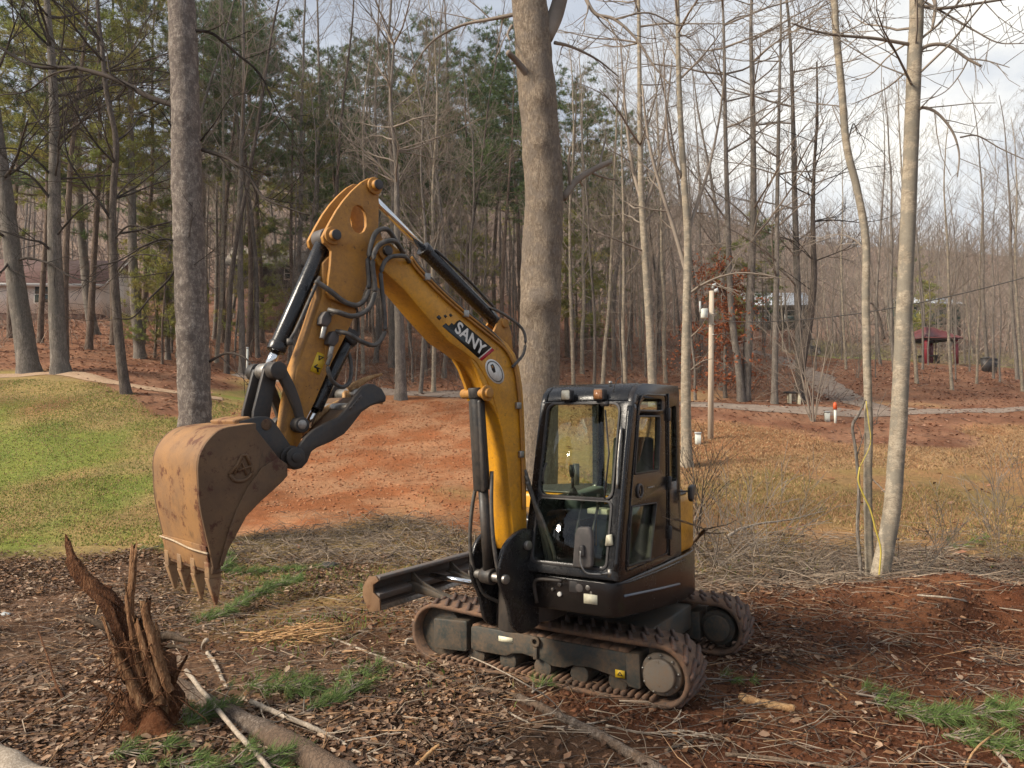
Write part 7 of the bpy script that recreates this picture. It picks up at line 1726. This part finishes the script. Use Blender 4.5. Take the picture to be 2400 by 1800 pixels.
# ---- green pine boughs torn off and lying in the litter
def bough(px, py, ang, ln, seed, label, n=26, col=((0.12, 0.20, 0.055), (0.15, 0.225, 0.068), (0.185, 0.23, 0.08)), lift=0.04):
    rg = Rnd(seed); p = gp(px, py, lift)
    o = thing('pine_bough', label, 'pine bough', tuple(p))
    w = MB(); f = MB(); d = np.array([math.cos(R(ang)), math.sin(R(ang)), 0.04])
    Q, _ = walk(rg, p - d * ln / 2, d, ln, 6, 0.1, 0.0); w.tube(Q, np.linspace(0.010, 0.004, 7), 5)
    for i in range(n):
        s = rg.random(); j = min(int(s * 6), 5); c0 = Q[j] + (Q[j + 1] - Q[j]) * (s * 6 - j)
        dd = unit(side_dir(rg, d, rg.uniform(0.4, 1.1)) * np.array([1, 1, 0.4]) + ZV * 0.12); e = c0 + dd * rg.uniform(0.05, 0.22)
        e[2] = max(e[2], hz(e[0], e[1]) + 0.015); w.tube([c0, e], [0.005, 0.003], 4)
        V = []; C = []
        for q in range(34):
            nd = unit(dd * 0.9 + rg.vec() * 0.75); b0 = e - dd * rg.uniform(0, 0.07); sd = unit(np.cross(nd, rg.vec())) * 0.0022; l = rg.uniform(0.06, 0.12)
            V += [b0 - sd, b0 + sd, b0 + nd * l]; cc = np.array(col[rg.randrange(3)]) * rg.uniform(0.7, 1.4); C += [cc] * 3
        f.add(np.array(V), np.arange(len(V)).reshape(-1, 3), np.array(C))
    w.build('stem', M['twig'], o); f.build('needles', M['needle'], o)
for i, (px, py, ang, ln, n, lb) in enumerate((
    (640, 1335, 20, 1.5, 130, 'green pine bough lying right beyond the bucket teeth'), (575, 1420, 70, 1.7, 140, 'green pine bough lying below the bucket teeth'), (525, 1325, 100, 0.9, 60, 'pine sprig right beside the bucket teeth'),
    (345, 1290, 10, 0.45, 14, 'pine sprig on the litter left behind the bucket lip'), (650, 1610, -20, 0.6, 50, 'green pine bough left of the long fallen pole'), (770, 1640, 60, 0.6, 46, 'green pine bough against the long fallen pole'), (830, 1580, 40, 0.35, 14, 'small pine sprig near the left end of the track'),
    (560, 1790, 10, 0.5, 40, 'pine bough on the fallen log at the bottom edge'), (455, 1690, 60, 0.45, 40, 'bright pine sprig right of the stump base'), (330, 1755, 20, 0.35, 18, 'pine sprig in front of the stump at the bottom'), (420, 1790, -15, 0.4, 18, 'pine sprig by the lower left corner log'),
    (2130, 1655, -25, 0.6, 24, 'left end of the pine boughs at the lower right'), (2240, 1690, -30, 0.8, 80, 'thickest pine bough at the lower right'), (2350, 1745, -35, 0.7, 70, 'pine bough cut by the right photo edge'), (2070, 1630, -20, 0.4, 12, 'sparse pine twig left of the lower right boughs'),
    (1690, 1590, 0, 0.25, 5, 'tiny green sprig behind the near track'), (1265, 1610, 60, 0.25, 7, 'tiny green sprig under the near track frame'), (860, 1390, 80, 0.4, 12, 'small green sprig in front of the blade end'), (2260, 1280, 10, 0.9, 20, 'green weeds right of the slender tan tree'))):
    bough(px, py, ang, ln, 700 + i, lb, n)
# ---- litter
def scrap(name, label, px, py, s, m, seed, cat='litter'):
    rg = Rnd(seed); p = gp(px, py, s * 0.25); b = MB(); n, k = 5, 8; V = []
    for i in range(n):
        for j in range(k):
            a = 2 * math.pi * j / k; rr = s * math.sin(math.pi * (i + 0.5) / n) * rg.uniform(0.65, 1.25)
            V.append(p + np.array([rr * math.cos(a) * 1.3, rr * math.sin(a), s * 0.5 * math.cos(math.pi * (i + 0.5) / n) * rg.uniform(0.6, 1.3)]))
    F_ = [(i * k + j, i * k + (j + 1) % k, (i + 1) * k + (j + 1) % k, (i + 1) * k + j) for i in range(n - 1) for j in range(k)]
    b.add(V, F_ + [list(range(k))[::-1], [(n - 1) * k + j for j in range(k)]]); tag(b.build(name, M[m], smooth=False), label, cat)
scrap('crumpled_paper', 'crumpled white scrap on the litter left of the bucket', 296, 1252, 0.10, 'utility_white', 1)
scrap('dark_stone', 'dark lump lying on the grass left of the dozer blade', 772, 1326, 0.11, 'plastic', 2, 'stone')
scrap('crumpled_paper', 'small white scrap on the ground left of the right-hand stems', 1903, 1311, 0.045, 'utility_white', 3)
scrap('crumpled_paper', 'grey scrap of sheeting near the left photo edge', 12, 1440, 0.05, 'utility_grey', 4)
# ---- thin winter haze filling the valley
hb = MB(); hb.box(XYZ, -246, 246, -36, 266, -1.6, 125)
hm = bpy.data.materials.new('haze'); hm.use_nodes = True; hm.node_tree.nodes.clear()
_o = hm.node_tree.nodes.new('ShaderNodeOutputMaterial'); _v = hm.node_tree.nodes.new('ShaderNodeVolumePrincipled')
_v.inputs['Color'].default_value = (0.86, 0.88, 0.92, 1); _v.inputs['Density'].default_value = 0.0004; _v.inputs['Anisotropy'].default_value = 0.3
hm.node_tree.links.new(_v.outputs[0], _o.inputs['Volume'])
kind(hb.build('haze', hm), 'stuff', 'thin pale winter haze over the far trees')
